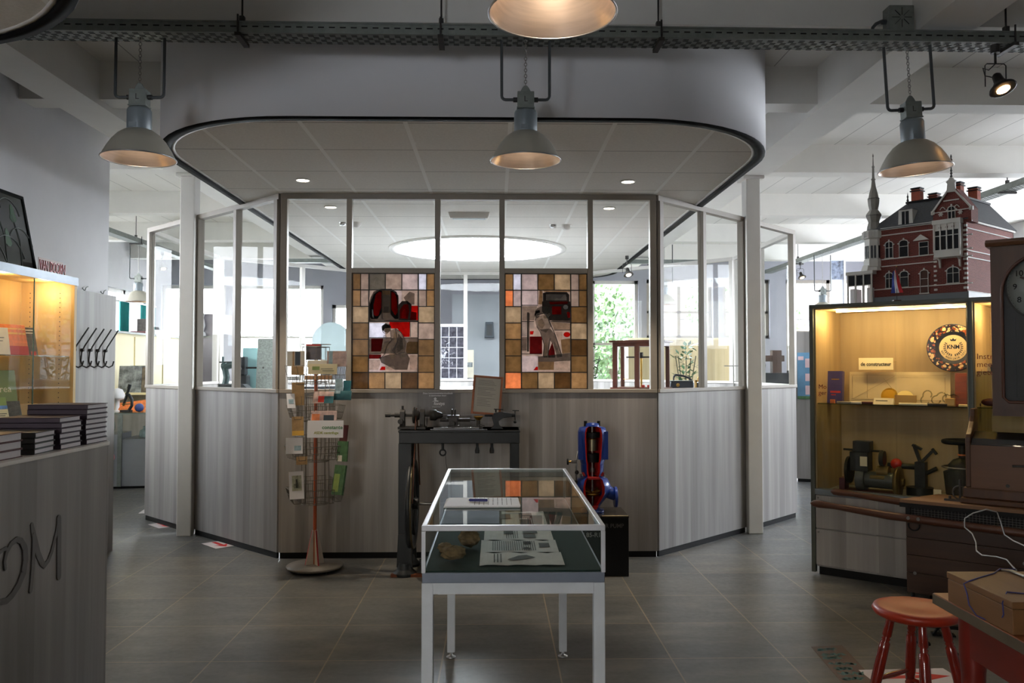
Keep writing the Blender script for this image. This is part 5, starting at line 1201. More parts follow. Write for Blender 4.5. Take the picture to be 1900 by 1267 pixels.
for i, (a, b, m, y, lab) in enumerate(((1553, 1578, m_steel, 744, 'beaded metal drawing pen at the left of the shelf'), (1577, 1598, m_wh, 744, 'ivory scale lying on the shelf'), (1596, 1619, m_mar, 746, 'dark red pencil lying on the shelf'), (1668, 1720, m_cream, 748, 'thin cream rule lying on the shelf edge'), (1684, 1756, m_iron_dk, 744, 'dark slide rule lying on the shelf'), (1705, 1752, m_steel, 741, 'bright metal rule behind the slide rule'), (1779, 1806, m_yw, 750, 'short yellow rule near the cabinet divider'), (1735, 1757, m_iron, 749, 'grey eraser block in front of the slide rule'))):
    x0, _ = CB.at(a, y, .12); x1, _ = CB.at(b, y, .12); d = .08+.03*(i % 3)
    solo('drawing_tool', MB().mat(m).box(-(x1-x0)/2, (x1-x0)/2, -.008, .008, 0, .008).cyl((-(x1-x0)/2, 0, .006), ((x1-x0)/2, 0, .006), .0085, n=10), lab, 'drawing tool', incab((a+b)/2, y, d, SZ), crz)
solo('wooden_block', MB().mat(mat('boxwood', (206, 166, 92), .4)).box(-.03, .03, -.02, .02, 0, .05), 'small tan wooden block beside the french curves', 'wooden block', incab(1763, 745, .2, SZ), crz, bevel=.002)
# second cabinet pieces
def incab2(px, d, z): return incab(px, 700, d, z)
solo('tool', MB().mat(m_mar).ball((0, 0, .03), .06, 12, 1, .6, .45).ball((.07, 0, .028), .04, 10, 1, .8, .6).cyl((-.06, 0, .012), (-.10, 0, .010), .010), 'dark red rounded instrument on the lower shelf behind the time clock', 'instrument', incab2(1838, .15, SZ), crz)
slab('card', (1832, 1856), (675, 690), .12, .004, m_cream, 'cream label card on the upper shelf of the second cabinet', 'card', .1, 1.50, [(.2, .8, .4, .5, m_iron)])
solo('box', MB().mat(m_iron_dk).box(-.03, .03, -.02, .02, 0, .045), 'dark little box in front of the cream label card', 'box', incab2(1849, .08, 1.50), crz)
# machine parts standing on the floor of the first cabinet
FZ = .602
def px3(px, d): return incab(px, 800, d, FZ)
m_dkm = mat('dark_oily_metal', (44, 44, 38), .45, .5, var=.4, scale=20); m_bz = mat('old_bronze', (120, 100, 58), .4, .7, var=.3); m_gr = mat('machine_grey', (86, 88, 82), .45, .4, var=.2)
t = thing('gear_unit', 'black and bronze cutaway gear unit with a flanged drum in the cabinet', 'machine', px3(1622, .22), crz)
MB().mat(m_gr).cyl((-.06, 0, .10), (.14, 0, .10), .06, n=24).cyl((-.12, 0, .10), (-.06, 0, .10), .085, n=24).build('casing', t)
MB().mat(m_bz).lathe([(.02, 0), (.105, .004), (.112, .02), (.112, .03), (.05, .04), (.03, .045), (.028, .06)], (.15, -.03, .10), 30, 'x').build('flange', t)
MB().mat(m_dkm).box(-.16, -.03, -.06, .06, .16, .30).box(-.14, -.02, -.05, .05, .30, .38).cyl((-.19, 0, .16), (-.17, 0, .16), .10, n=24).build('motor_block', t, bevel=.004)
MB().mat(m_cream).box(-.085, -.035, -.064, -.06, .20, .27).build('maker_plate', t)
MB().mat(m_dkm).cyl((-.22, 0, .31), (.06, 0, .31), .008).cyl((.04, 0, .26), (.07, 0, .26), .055, n=20).build('lever', t)
MB().mat(m_bz).cyl((.02, 0, .16), (.10, 0, .16), .045, n=20).cyl((-.02, -.04, .12), (.08, -.04, .12), .02).build('bronze_gear', t)
MB().mat(m_mar).box(-.24, -.20, -.05, .05, 0, .10).box(-.20, .12, -.07, .07, 0, .02).build('red_base', t)
t = thing('steering_gear', 'dark jointed steering linkage with a red ball behind the gear unit', 'machine', px3(1690, .34), crz)
MB().mat(m_dkm).cyl((-.16, 0, .20), (.06, 0, .20), .020).box(.03, .10, -.04, .04, 0, .24).beam((.06, 0, .24), (.02, 0, .36), .03, .02).beam((.07, 0, .24), (.14, 0, .32), .02, .02).beam((.01, 0, .36), (.07, 0, .33), .04, .015).beam((.14, 0, .34), (.17, 0, .30), .03, .015).cyl((.10, 0, .16), (.17, 0, .20), .015).build('linkage', t)
MB().mat(m_red).ball((-.10, -.01, .215), .040, 14).build('red_ball', t)
MB().mat(m_dkm).cyl((.06, -.02, 0), (.06, -.02, .06), .09, n=20).build('bottom_drum', t)
t = thing('steering_column', 'black steering wheel on a column standing in a dark drum', 'steering wheel', px3(1785, .22), crz)
MB().mat(m_black2).torus((0, 0, .41), .115, .016, n=36, m=8).build('rim', t)
w_ = MB().mat(m_black2)
for a in range(3): w_.beam((0, 0, .40), (.11*math.cos(a*2.09+.5), .11*math.sin(a*2.09+.5), .41), .022, .01)
w_.build('spokes', t); MB().mat(m_dkm).cyl((0, 0, .28), (0, 0, .41), .022, .028).mat(m_or).cyl((0, 0, .315), (0, 0, .325), .03).build('column', t)
MB().mat(m_dkm).lathe([(.10, 0), (.12, .20), (.09, .215), (.09, .25), (.06, .285), (.02, .30)], n=28).mat(m_steel).torus((0, 0, .235), .125, .006).build('drum', t)
for i, (p, y, w, h, d, lab) in enumerate(((1603, 905, .14, .014, .06, 'long cream label card lying at the front of the cabinet floor'), (1737, 870, .05, .07, .10, 'small cream label card standing beside the dark drum'), (1742, 905, .09, .016, .05, 'cream label card lying near the steering wheel'), (1743, 885, .05, .045, .075, 'cream label card below the standing one'))):
    t = upright('card', w, h+.012, .003, m_cream, px3(p, d), crz, .5 if h < .02 else .1, lab, 'card')
    if p == 1737: t.location.z += .0; 
# ================================================================== MODEL HOUSE on the cabinets
HO = (3.235, 5.61); HZ = CH+.006; HR = math.radians(-52)
HF = Plane(HO, HR)
def hq(u, v, d=0):   # crop pixel of the photo -> local (x, z) of the facade plane
    x, z = HF.at(1560+u/4.526, 280+v/4.526, d); return x, z-HZ
m_hb = brick_material('model_brick', (104, 38, 28), (88, 32, 25), (120, 78, 66), .030, .0095); m_hside = brick_material('model_brick_side', (140, 74, 66), (124, 64, 58), (160, 110, 100), .030, .0095)
m_hw = mat('model_white_paint', (196, 194, 186), .55, var=.05); m_hg = mat('model_grey_plinth', (104, 110, 114), .5, var=.06); m_hr = mat('model_slate_roof', (66, 68, 72), .6, var=.3, scale=60, stretch=(1, 1, 3), bump=.3); m_hd = mat('model_dark_glass', (30, 32, 36), .15); m_hsp = mat('model_spire_grey', (128, 124, 116), .5, var=.15); m_hch = mat('model_chimney_brick', (146, 70, 46), .8, var=.2, scale=40); m_hdoor = mat('model_brown_door', (70, 38, 28), .4)
hs = thing('model_house', 'detailed scale model of a red brick mansion with towers on the cabinet top', 'model house', (HO[0], HO[1], HZ), HR)
xl = hq(340, 900)[0]; ze = hq(345, 665)[1]; zp = hq(700, 1150)[1]; zpt = .055; xl2 = hq(262, 1150)[0]; DP = .82
MB().mat(m_hg).box(xl2-.02, .012, -.012, DP+.02, 0, zpt).build('base_plinth', hs, bevel=.002)
MB().mat(m_hb).box(xl2, -.001, 0, .02, zpt, ze).build('front_wall', hs)
MB().mat(m_hside).box(-.02, 0, .0, DP, zpt, ze).box(xl2, xl2+.02, .02, DP, zpt, ze).box(xl2, 0, DP-.02, DP, zpt, ze).build('side_wall', hs)
# roof: mansard with flat crown
rx0, rx1 = xl2-.015, .02; zr = ze+.20
def tzp(b, t, z0, z1): return [(b[0], b[2], z0), (b[1], b[2], z0), (b[1], b[3], z0), (b[0], b[3], z0), (t[0], t[2], z1), (t[1], t[2], z1), (t[1], t[3], z1), (t[0], t[3], z1)]
MB().mat(m_hr).hexa(tzp((rx0, rx1, -.02, DP+.02), (xl+.13, rx1-.13, .15, DP-.15), ze, zr)).build('roof', hs)
MB().mat(m_black2).box(xl+.12, rx1-.12, .14, .16, zr-.004, zr+.01).box(rx1-.14, rx1-.12, .14, DP-.14, zr-.004, zr+.01).build('ridge', hs)
# stringcourses, cornices
bn_ = MB().mat(m_hw)
def band(v0u, v0, u1, v1, th=.010, out=.006):
    x0, z0 = hq(v0u, v0); x1, z1 = hq(u1, v1); z = (z0+z1)/2; bn_.box(x0, x1, -out, .004, z-th/2, z+th/2)
band(340, 665, 780, 600, .016, .014)
for (a, b, c, d) in ((345, 705, 780, 668), (345, 912, 780, 872), (345, 968, 780, 935), (780, 608, 1105, 600), (780, 835, 1105, 828), (780, 902, 1105, 885), (780, 720, 1105, 712), (262, 1170, 1105, 1105)): band(a, b, c, d, .007)
bn_.build('white_bands', hs)
sb = MB().mat(m_hw)
for z, th, o in ((ze-.005, .018, .014), (ze-.06, .006, .006), (hq(1105, 828)[1], .006, .006), (hq(1105, 885)[1], .006, .006), (zpt+.003, .006, .006)): sb.box(-.002, o, 0, DP, z-th/2, z+th/2)
sb.build('side_bands', hs)
qn = MB().mat(m_hw)
for k in range(14):
    z = zpt+.02+k*.033
    if z < ze-.02: qn.box(-.016 if k % 2 else -.024, .002, -.004, .01, z, z+.016)
    if z < ze-.02: x = hq(790, 800)[0]; qn.box(x-.008, x+(.008 if k % 2 else .014), -.004, .002, z, z+.014)
qn.build('corner_bricks', hs)
def hwin(u0, u1, v0, v1, arch=True, mull=1, tr=True, par=None, y=-.001, name='window'):
    x0, z1 = hq(u0, v0); x1, z0 = hq(u1, v1); w = MB().mat(m_hd)
    n = 10; xc_, r = (x0+x1)/2, (x1-x0)/2
    if arch: po = [(x0, z0), (x1, z0)]+[(xc_+r*math.cos(PI*i/n), z1-r*.6+r*.6*math.sin(PI*i/n)) for i in range(n+1)]
    else: po = [(x0, z0), (x1, z0), (x1, z1), (x0, z1)]
    w.prism(po, y-.001, y+.002, 'xz'); o = w.build(name, hs)
    f = MB().mat(m_hw); f.tube([(a, y-.003, b) for a, b in po], .0035, 5, True)
    for i in range(mull): xx = x0+(x1-x0)*(i+1)/(mull+1); f.box(xx-.0018, xx+.0018, y-.005, y, z0, z1-.002)
    if tr: zz_ = z0+(z1-z0)*.62; f.box(x0, x1, y-.005, y, zz_-.0018, zz_+.0018)
    f.box(x0-.006, x1+.006, y-.009, y, z0-.006, z0); f.build('window_frame', o)
    if arch: MB().mat(m_hw).box(xc_-.005, xc_+.005, y-.006, y, z1+.002, z1+.014).box(x0-.012, x0-.004, y-.006, y, z1-.028, z1-.020).box(x1+.004, x1+.012, y-.006, y, z1-.028, z1-.020).build('keystones', o)
    return o
for a in ((375, 440, 765, 895), (492, 568, 752, 885), (378, 440, 1025, 1150), (500, 570, 1012, 1140)): hwin(*a, mull=0 if a[0] > 480 else 1)
hwin(892, 998, 978, 1105, mull=1); hwin(908, 970, 470, 570, mull=1, y=-.014)
wq = hwin(660, 738, 768, 870, arch=False, mull=0)
x0, z0 = hq(612, 758); x1, _ = hq(745, 745); xm, z1 = hq(675, 702); MB().mat(m_hw).prism([(x0, z0), (x1, z0), (xm, z1)], -.014, 0, 'xz').build('window_gable', wq)
dd = hwin(668, 738, 1002, 1190, mull=0, tr=True, name='door'); dd.data.materials[0] = m_hdoor
# side window
w = MB().mat(m_hd).prism([(.42, .25), (.47, .25), (.47, .345), (.445, .365), (.42, .345)], 0, .003, 'yz').build('side_window', hs)
MB().mat(m_hw).tube([(.003, .42, .25), (.003, .47, .25), (.003, .47, .345), (.003, .445, .365), (.003, .42, .345)], .005, 5, True).box(0, .004, .443, .447, .25, .36).box(0, .012, .41, .48, .242, .25).build('window_frame', w)
# gabled projection
gx0, gx1 = hq(782, 600)[0], hq(1103, 600)[0]; gz = hq(930, 585)[1]; g0 = hq(820, 510)[1]; gt = hq(930, 300)[1]; gm = (gx0+gx1)/2
ga = MB().mat(m_hb).prism([(gx0, ze-.02), (gx1, ze-.02), (gx1, g0), (gm+.03, gt-.02), (gm-.03, gt-.02), (gx0, g0)], -.012, .10, 'xz'); ga = ga.build('gable', hs)
ge = MB().mat(m_hw)
for s in (-1, 1): 
    e = gx0 if s < 0 else gx1
    ge.beam((e-s*.0+s*.004, -.016, g0-.005), (gm+s*.028, -.016, gt-.035), .014, .011).box(e-.012, e+.012, -.018, .0, g0-.02, g0+.006)
ge.prism([(gm-.030, gt-.04), (gm+.030, gt-.04), (gm+.024, gt+.02), (gm+.034, gt+.035), (gm+.018, gt+.045), (gm+.008, gt+.062), (gm-.008, gt+.062), (gm-.018, gt+.045), (gm-.034, gt+.035), (gm-.024, gt+.02)], -.020, .0, 'xz')
ge.box(gx0+.01, gx1-.01, -.018, -.01, g0-.012, g0-.006)
x0, z0 = hq(870, 425); x1, _ = hq(1000, 415); ge.box(x0, x1, -.018, -.01, z0-.004, z0+.004)
for uu in (848, 1012):
    x, z = hq(uu, 535 if uu < 900 else 515)
    for a in range(3): ge.beam((x-.016*math.cos(a*PI/3), -.016, z-.016*math.sin(a*PI/3)), (x+.016*math.cos(a*PI/3), -.016, z+.016*math.sin(a*PI/3)), .007, .004, (0, 1, 0))
ge.tube([(hq(842, 500)[0]+i*.006, -.018, hq(842, 500)[1]+.018*math.sin(i*PI/6)) for i in range(7)], .003, 5).tube([(hq(960, 480)[0]+i*.006, -.018, hq(960, 480)[1]+.018*math.sin(i*PI/6)) for i in range(7)], .003, 5)
ge.build('gable_ornament', ga)
MB().mat(m_iron).lathe([(.004, 0), (.010, .01), (.004, .02), (.009, .032), (.004, .04), (.008, .05), (.004, .06), (.004, .075), (.014, .09), (.014, .10), (.004, .112), (.010, .125), (.004, .135), (.006, .15), (.001, .165)], (gm, -.01, gt+.06), 12).build('finial', ga)
# bay window of the gable
bx0, bzb = hq(812, 905); bx1 = hq(1030, 900)[0]; bzt = hq(800, 595)[1]
bw = MB().mat(m_hw).box(bx0, bx1, -.055, 0, bzb, bzb+.045).box(bx0-.008, bx1+.008, -.062, 0, bzt-.03, bzt).box(bx0-.004, bx1+.004, -.058, 0, bzb+.045, bzb+.052)
bw.box(bx0, bx1, -.052, -.0, bzt-.075, bzt-.03)
for k in range(5): xx = bx0+(bx1-bx0)*k/4; bw.box(xx-.004, xx+.004, -.056, -.048, bzb+.05, bzt-.03)
for s in (bx0+.004, bx1-.004): bw.box(s-.004, s+.004, -.055, 0, bzb+.05, bzt-.03)
bw.box(bx0, bx1, -.056, -.05, bzt-.115, bzt-.110)
for s in (bx0+.02, bx1-.02): bw.prism([(-.05, bzb), (0, bzb), (0, bzb-.07), (-.01, bzb-.065), (-.02, bzb-.02)], s-.006, s+.006, 'yz')
bw = bw.build('bay_window', hs)
MB().mat(m_hd).box(bx0+.002, bx1-.002, -.047, -.002, bzb+.05, bzt-.075).build('glass', bw)
oc = MB().mat(m_hdoor)
for k in range(3): oc.cyl((bx0+(bx1-bx0)*(k+1)/4, -.0535, bzt-.055), (bx0+(bx1-bx0)*(k+1)/4, -.051, bzt-.055), .009, n=10)
oc.build('round_lights', bw)
# chimneys
for (u0, u1, v0, v1, d) in ((593, 690, 325, 460, .30), (738, 832, 370, 440, .42), (968, 1032, 272, 400, .30), (1068, 1172, 320, 440, .55)):
    x0, z1 = hq(u0, v0, d); x1, _ = hq(u1, v0, d); x0 += .012; x1 -= .01
    c = MB().mat(m_hch).box(x0, x1, d-.03, d+.03, zr-.06, z1-.01).build('chimney', hs)
    MB().mat(m_black2).box(x0-.008, x1+.008, d-.038, d+.038, z1-.025, z1-.018).box(x0-.004, x1+.004, d-.034, d+.034, z1-.006, z1+.004).mat(m_iron).box(x0+.002, x1-.002, d-.028, d+.028, z1-.018, z1-.006).build('cap', c)
# dormer with little spire
x0, z1 = hq(478, 500); x1, z0 = hq(608, 622)
dm = MB().mat(m_hw).prism([(x0, z0), (x1, z0), (x1-.003, z0+.03), (x1-.006, z1-.002), (x0+.006, z1-.002), (x0+.003, z0+.03)], .0, .09, 'xz').build('dormer', hs)
MB().mat(m_hd).box(x0+.030, x1-.030, -.002, .001, z0+.014, z1-.014).build('pane', dm); MB().mat(m_hw).box((x0+x1)/2-.002, (x0+x1)/2+.002, -.004, 0, z0+.014, z1-.014).build('mullion', dm)
MB().mat(m_hr).lathe([(.058, 0), (.04, .012), (.022, .022), (.008, .035), (.003, .045)], ((x0+x1)/2, .04, z1-.002), 16).mat(m_iron).lathe([(.004, .035), (.007, .05), (.004, .06), (.009, .07), (.004, .085), (.007, .10), (.003, .11), (.001, .13)], ((x0+x1)/2, .04, z1-.002), 10).build('dormer_roof', dm)
# corner tower: octagonal bay, balcony, onion spire
tx = hq(262, 640)[0]; ty = .03
tw = MB().mat(m_hw).lathe([(.066, hq(260, 1000)[1]), (.078, hq(260, 975)[1]), (.078, hq(260, 915)[1]), (.070, hq(260, 910)[1]), (.070, hq(260, 745)[1]), (.084, hq(260, 735)[1]), (.084, hq(260, 690)[1]), (.076, hq(260, 672)[1]), (.04, hq(260, 662)[1])], (tx, ty, 0), 8, smooth=False).build('tower', hs)
wd = MB().mat(m_hd)
for a in range(8):
    an = PI/8+a*PI/4; c, s = math.cos(an), math.sin(an); r = .0655; z0, z1 = hq(260, 905)[1], hq(260, 800)[1]
    for q in (-.5, .5):
        cx_, cy_ = tx+c*r-s*q*.022, ty+s*r+c*q*.022
        wd.add([(cx_-s*e*.007+c*o, cy_+c*e*.007+s*o, z) for z in (z0, z1) for e, o in ((-1, .0), (1, .0), (1, .002), (-1, .002))], [(0, 1, 2, 3), (7, 6, 5, 4), (0, 4, 5, 1), (1, 5, 6, 2), (2, 6, 7, 3), (3, 7, 4, 0)])
wd.build('tower_windows', tw)
bal = MB().mat(m_hw)
for a in range(24): bal.cyl((tx+.083*math.cos(a*PI/12), ty+.083*math.sin(a*PI/12), hq(260, 730)[1]), (tx+.083*math.cos(a*PI/12), ty+.083*math.sin(a*PI/12), hq(260, 680)[1]), .003, n=5)
bal.build('balusters', tw)
zt_ = lambda v: hq(250, v)[1]
MB().mat(m_hsp).lathe([(.052, zt_(662)), (.050, zt_(640)), (.040, zt_(600)), (.056, zt_(555)), (.057, zt_(535)), (.032, zt_(495)), (.040, zt_(455)), (.044, zt_(410)), (.036, zt_(385)), (.030, zt_(350)), (.018, zt_(300)), (.012, zt_(245)), (.018, zt_(238)), (.010, zt_(225)), (.008, zt_(140)), (.011, zt_(130)), (.005, zt_(118)), (.003, zt_(50)), (.006, zt_(38)), (.001, zt_(18))], (tx, ty, 0), 8, smooth=False).build('spire', tw)
MB().mat(m_iron).torus((tx, ty, zt_(400)), .043, .002, n=8, m=4).torus((tx, ty, zt_(545)), .057, .002, n=8, m=4).build('spire_bands', tw)
# porch
px0, pz1 = hq(75, 1010); px1_, _ = hq(300, 1010); pz1 = hq(180, 1030)[1]
po = MB().mat(m_hw).box(px0, px1_, -.06, .10, pz1-.012, pz1+.012).box(px0+.01, px1_-.01, -.05, .10, 0, .012)
po.lathe([(.09, pz1+.012), (.075, pz1+.055), (.068, pz1+.06)], (tx-.01, .03, 0), 8, smooth=False)
for k in range(4):
    xx = px0+.012+(px1_-px0-.024)*k/3; po.box(xx-.005, xx+.005, -.055, -.045, 0, pz1); po.box(xx-.003, xx+.003, .05, .06, 0, pz1)
zz_ = hq(180, 1135)[1]; po.box(px0+.01, px1_-.01, -.055, -.048, zz_-.003, zz_+.003)
po = po.build('porch', hs)
MB().mat(m_hd).box(px0+.014, px1_-.014, -.047, -.044, zz_+.004, pz1-.016).build('porch_glass', po)
MB().mat(m_paper).box(px0+.018, px0+.05, -.03, .08, 0.012, zz_-.02).box(px1_-.06, px1_-.02, -.03, .08, .012, zz_-.02).build('porch_panels', po)

# table flag
fo = incab(1664, 548, .03, CH+.006)
t = thing('table_flag', 'small red white blue table flag on a thin pole before the model house', 'flag', fo, crz)
MB().mat(m_hdoor).cyl((0, 0, 0), (0, 0, .008), .03, n=20).mat(m_iron).cyl((0, 0, 0), (0, 0, .245), .0022, n=6).mat(m_brass).ball((0, 0, .247), .005).build('pole', t)
fm_ = {k: mat(n, c, .7, var=.05) for k, n, c in ((0, 'flag_red', (186, 28, 36)), (1, 'flag_white', (214, 214, 222)), (2, 'flag_blue', (36, 56, 140)))}
fb = MB()
for st_ in range(3):
    n = 8; v = []
    for i in range(n+1):
        for e in (0, 1):
            q = (st_+e)/3; a = .225-q*.005-i*.135/n*1.0-q*.022; v.append((.0+(-.055+.055*q*2.0)*(1-0)*(i/n)**.7+.006*math.sin(i*1.4+q*3)-(0 if 1 else 0)+(q*.0), .008*math.sin(i*1.1+q*2), .225-.15*(i/n)-.0*q if 0 else (.225-.03*(1-q)*0-.175*(i/n)*.95-.012*(1-abs(q-.5)))))
    # stripes hang side by side: red nearest the pole on the right, blue on the left
    v = []
    for i in range(n+1):
        f_ = i/n
        for e in (0, 1):
            q = (st_+e)/3
            x = .045-.012+(-.085*q)*(.18+.82*f_)+.012*f_-.04*(1-f_); z = .225-.165*f_-.012*q*(1-f_)-.0*q
            v.append((x, .008*math.sin(f_*5+q*4), z))
    fb.mat(fm_[st_]).add(v, [(2*i, 2*i+1, 2*i+3, 2*i+2) for i in range(n)], True)
fb.build('cloth', t)

# ================================================================== HAND CART, TIME CLOCK
KP = Plane((2.672, 5.38), math.radians(-40)); KZ = .672
m_dwood = wood('dark_oily_wood', (52, 33, 23), (76, 50, 34), 1, .45, 'x', contrast=.9); m_mwood = wood('red_brown_wood', (66, 36, 23), (92, 52, 32), 1, .4, 'x', contrast=.9); m_twood = wood('worn_board', (104, 74, 48), (130, 94, 62), 1, .6, 'x')
ca = thing('hand_cart', 'dark wooden box cart with two long shafts in front of the lit cabinet', 'cart', (KP.p[0], KP.p[1], 0), KP.rz)
KW, KD = .72, .34
bd = MB().mat(m_dwood)
for k in range(4): bd.box(0, KW, 0, .022, .09+k*.1125, .09+k*.1125+.11).box(0, .022, .022, KD, .09+k*.1125, .09+k*.1125+.11).box(KW-.022, KW, .022, KD, .09+k*.1125, .09+k*.1125+.11)
bd.box(0, KW, KD-.02, KD, .09, .54).box(0, KW, 0, KD, .07, .092); bd.build('box_body', ca, bevel=.002)
ms_ = MB().mat(m_black2).box(0, .03, -.01, .02, .54, KZ-.03).box(KW-.03, KW, -.01, .02, .54, KZ-.03).box(0, KW, .012, .016, .54, KZ-.02)
ms_.mat(m_steel)
for k in range(34): ms_.cyl((.035+k*.0195, -.002, .545), (.035+k*.0195, -.002, KZ-.03), .0012, n=4)
for z in (.56, .575, .59, .605): ms_.cyl((.03, -.002, z), (KW-.03, -.002, z), .0012, n=4)
ms_.build('wire_mesh_side', ca)
MB().mat(m_twood).prism([(-.03, -.03), (KW+.0, -.03), (KW+.0, KD+.02), (.12, KD+.02)], KZ-.026, KZ, 'xy').build('top_board', ca, bevel=.003)
MB().mat(m_black2).box(-.03, KW, -.034, -.02, KZ-.05, KZ-.022).build('board_edge', ca)
def shaft(y, x0, x1, z0, z1):
    m_ = MB().mat(m_mwood); d = x1-x0
    m_.tube([(x0, y, z0), (x0+.02, y, z0), (x0+.06, y, z0-.002), (x0+.16, y, z0-.006), (x0+.25, y, z0-.012), (x0+.5, y, z0-.03), (x1, y, z1)], [.008, .023, .025, .019, .022, .025, .025], 10)
    return m_.build('shaft', ca)
sh = shaft(-.045, -.60, KW+.0, .588, .535); shaft(KD-.02, -.58, -.01, .628, .600)
bt = MB().mat(m_steel)
for x, z in ((.03, .50), (.09, .50), (.05, .20), (KW-.06, .35)): bt.cyl((x, -.075 if z == .5 else -.006, z+.06 if z == .5 else z), (x, 0, z+.06 if z == .5 else z), .011, n=10)
bt.build('bolt_heads', ca); MB().mat(m_black2).torus((.06, -.06, .515), .032, .005, 'y', 20, 6, PI*.9, PI*2.1).build('ring', ca)
for i in range(2): MB().mat(m_iron).cyl((.08 if i == 0 else KW-.08, .03, .05), (.08 if i == 0 else KW-.08, .30, .05), .05, n=20).build('wheel', ca)
# iron fitting on the board
t = thing('iron_fitting', 'small iron fitting with a ring and upright pin lying on the cart board', 'iron fitting', (KP.p[0]+KP.u[0]*.30+KP.n[0]*.10, KP.p[1]+KP.u[1]*.30+KP.n[1]*.10, KZ), KP.rz)
MB().mat(m_iron).box(-.09, .12, -.02, .02, 0, .012).torus((0, 0, .055), .042, .006, 'y', 22, 6).cyl((0, 0, .01), (0, 0, .14), .008).box(.03, .10, -.025, .025, .012, .035).cyl((-.06, 0, .0), (-.06, 0, .03), .008).build('fitting', t)
for (x, y) in ((.08, .03), (.52, .03)): pass
# cables over the cart
def world_pts(pp, depth): return [tuple(Vector((0, 0, HC))+ray(a, b)*(depth if isinstance(depth, (int, float)) else 1)) for a, b in pp]
wp = [(1786, 974, 5.10), (1790, 962, 5.08), (1806, 952, 5.06), (1830, 945, 5.04), (1850, 950, 5.02), (1857, 968, 4.98), (1864, 992, 4.9), (1880, 1003, 4.7), (1900, 1012, 4.5), (1930, 1030, 4.3)]
def rp(x, y, Y): r = ray(x, y); k = Y/r.y; return (r.x*k, Y, HC+r.z*k)
m_cab = mat('grey_cable', (150, 150, 150), .5)
solo('cable', MB().mat(m_cab).tube([rp(*p) for p in ([(1886, 1058, 4.3), (1878, 1050, 4.4), (1868, 1038, 4.5), (1850, 1033, 4.62), (1822, 1030, 4.72), (1812, 1022, 4.8), (1811, 1006, 4.9), (1804, 990, 5.0), (1790, 978, 5.05)]+wp[1:])], .004, 6), 'pale grey cable looping over the front of the hand cart', 'cable')

# time clock
TPn = Plane((2.966, 5.199), math.radians(-40))
m_oak = wood('clock_oak', (60, 36, 20), (84, 52, 29), 1, .38, 'z', contrast=.9); m_oakl = wood('clock_oak_front', (84, 54, 34), (108, 72, 46), .8, .4, 'x', contrast=.9)
tc = thing('time_clock', 'large antique wooden time recorder clock standing on the cart', 'clock', (TPn.p[0], TPn.p[1], 0), TPn.rz)
B0 = KZ+.001; LW = .60; ZL = 1.02
MB().mat(m_oak).box(-.03, LW+.03, -.03, .26, B0, B0+.035).box(-.015, LW+.015, -.015, .26, B0+.035, B0+.10).build('base_moulding', tc, bevel=.008)
MB().mat(m_oakl).box(.03, LW-.03, -.002, .02, B0+.10, ZL+.02).build('front_board', tc)
prof_ = [(0, B0+.10), (0, ZL+.04), (.004, ZL+.065), (.02, ZL+.085), (.04, ZL+.095), (.08, ZL+.12), (.13, ZL+.16), (.15, ZL+.19), (.16, ZL+.24), (.26, ZL+.24), (.26, B0+.10)]
for x in (0, LW-.03): MB().mat(m_oak).prism(prof_, x, x+.03, 'yz').build('side_panel', tc, bevel=.006)
MB().mat(mat('black_lacquer', (16, 17, 22), .22, coat=.5)).prism([(.0, ZL-.04), (.0, ZL+.03), (.03, ZL+.06), (.14, ZL+.10), (.14, ZL-.04)], .03, LW-.03, 'yz').build('black_lid', tc, bevel=.006)
hp = MB().mat(m_black2).prism([(.36+.024*math.cos(a), (.87 if math.sin(a) < 0 else .965)+.024*math.sin(a)*1) for a in [2*PI*i/16 for i in range(16)]], -.012, -.001, 'xz').box(.336, .384, -.012, -.001, .80, .965)
hp = hp.build('lever_plate', tc, bevel=.003); hp.location.z = 0
MB().mat(m_iron).cyl((.36, -.02, .93), (.26, -.03, .925), .007).cyl((.36, -.03, .93), (.36, 0, .93), .013).build('lever', hp)
MB().mat(m_iron).cyl((.23, -.004, .80), (.23, 0, .80), .012, n=6).build('keyhole', tc)
# tall clock case
ux0 = .135; U0, U1 = ZL+.24, 2.335; UW = .60; yc = .12
MB().mat(m_oak).box(ux0, ux0+UW, yc+.02, yc+.135, U0-.04, U1).build('clock_case', tc)
# door frame with arched opening: frame piece as stiles
def arch_frame(mb, x0, x1, z0, z1, cx, r, y0, y1, cut=.05):
    n = 20; zc = z1-(r)-.06
    out = [(x0, z0), (x1, z0), (x1, z1), (x0, z1)]
    inn = [(cx+r*math.cos(a), zc+r*math.sin(a)) for a in [PI*i/n for i in range(n+1)]]
    inn = inn+[(cx-r, z0+cut+.03), (cx-r+.03, z0+cut), (cx+r-.03, z0+cut), (cx+r, z0+cut+.03)]
    # build as quads between outline samples and inner loop by projecting
    k = len(inn); oo = []
    mx, mz = cx, (z0+z1)/2
    for (a, b) in inn:
        dx, dz = a-mx, b-mz; t = min(((x1-mx)/dx if dx > 0 else (x0-mx)/dx) if abs(dx) > 1e-6 else 9, ((z1-mz)/dz if dz > 0 else (z0-mz)/dz) if abs(dz) > 1e-6 else 9); oo.append((mx+dx*t, mz+dz*t))
    # snap nearest outer samples to corners
    for c in out:
        j = min(range(k), key=lambda i: (oo[i][0]-c[0])**2+(oo[i][1]-c[1])**2); oo[j] = c
    v = [(a, y0, b) for a, b in oo]+[(a, y0, b) for a, b in inn]+[(a, y1, b) for a, b in oo]+[(a, y1, b) for a, b in inn]
    fs = []
    for i in range(k):
        j = (i+1) % k; fs += [(i, j, k+j, k+i), (k+i, k+j, 3*k+j, 3*k+i), (i, 2*k+i, 2*k+j, j)]
    mb.add(v, fs); return inn, zc
cxk = ux0+UW/2
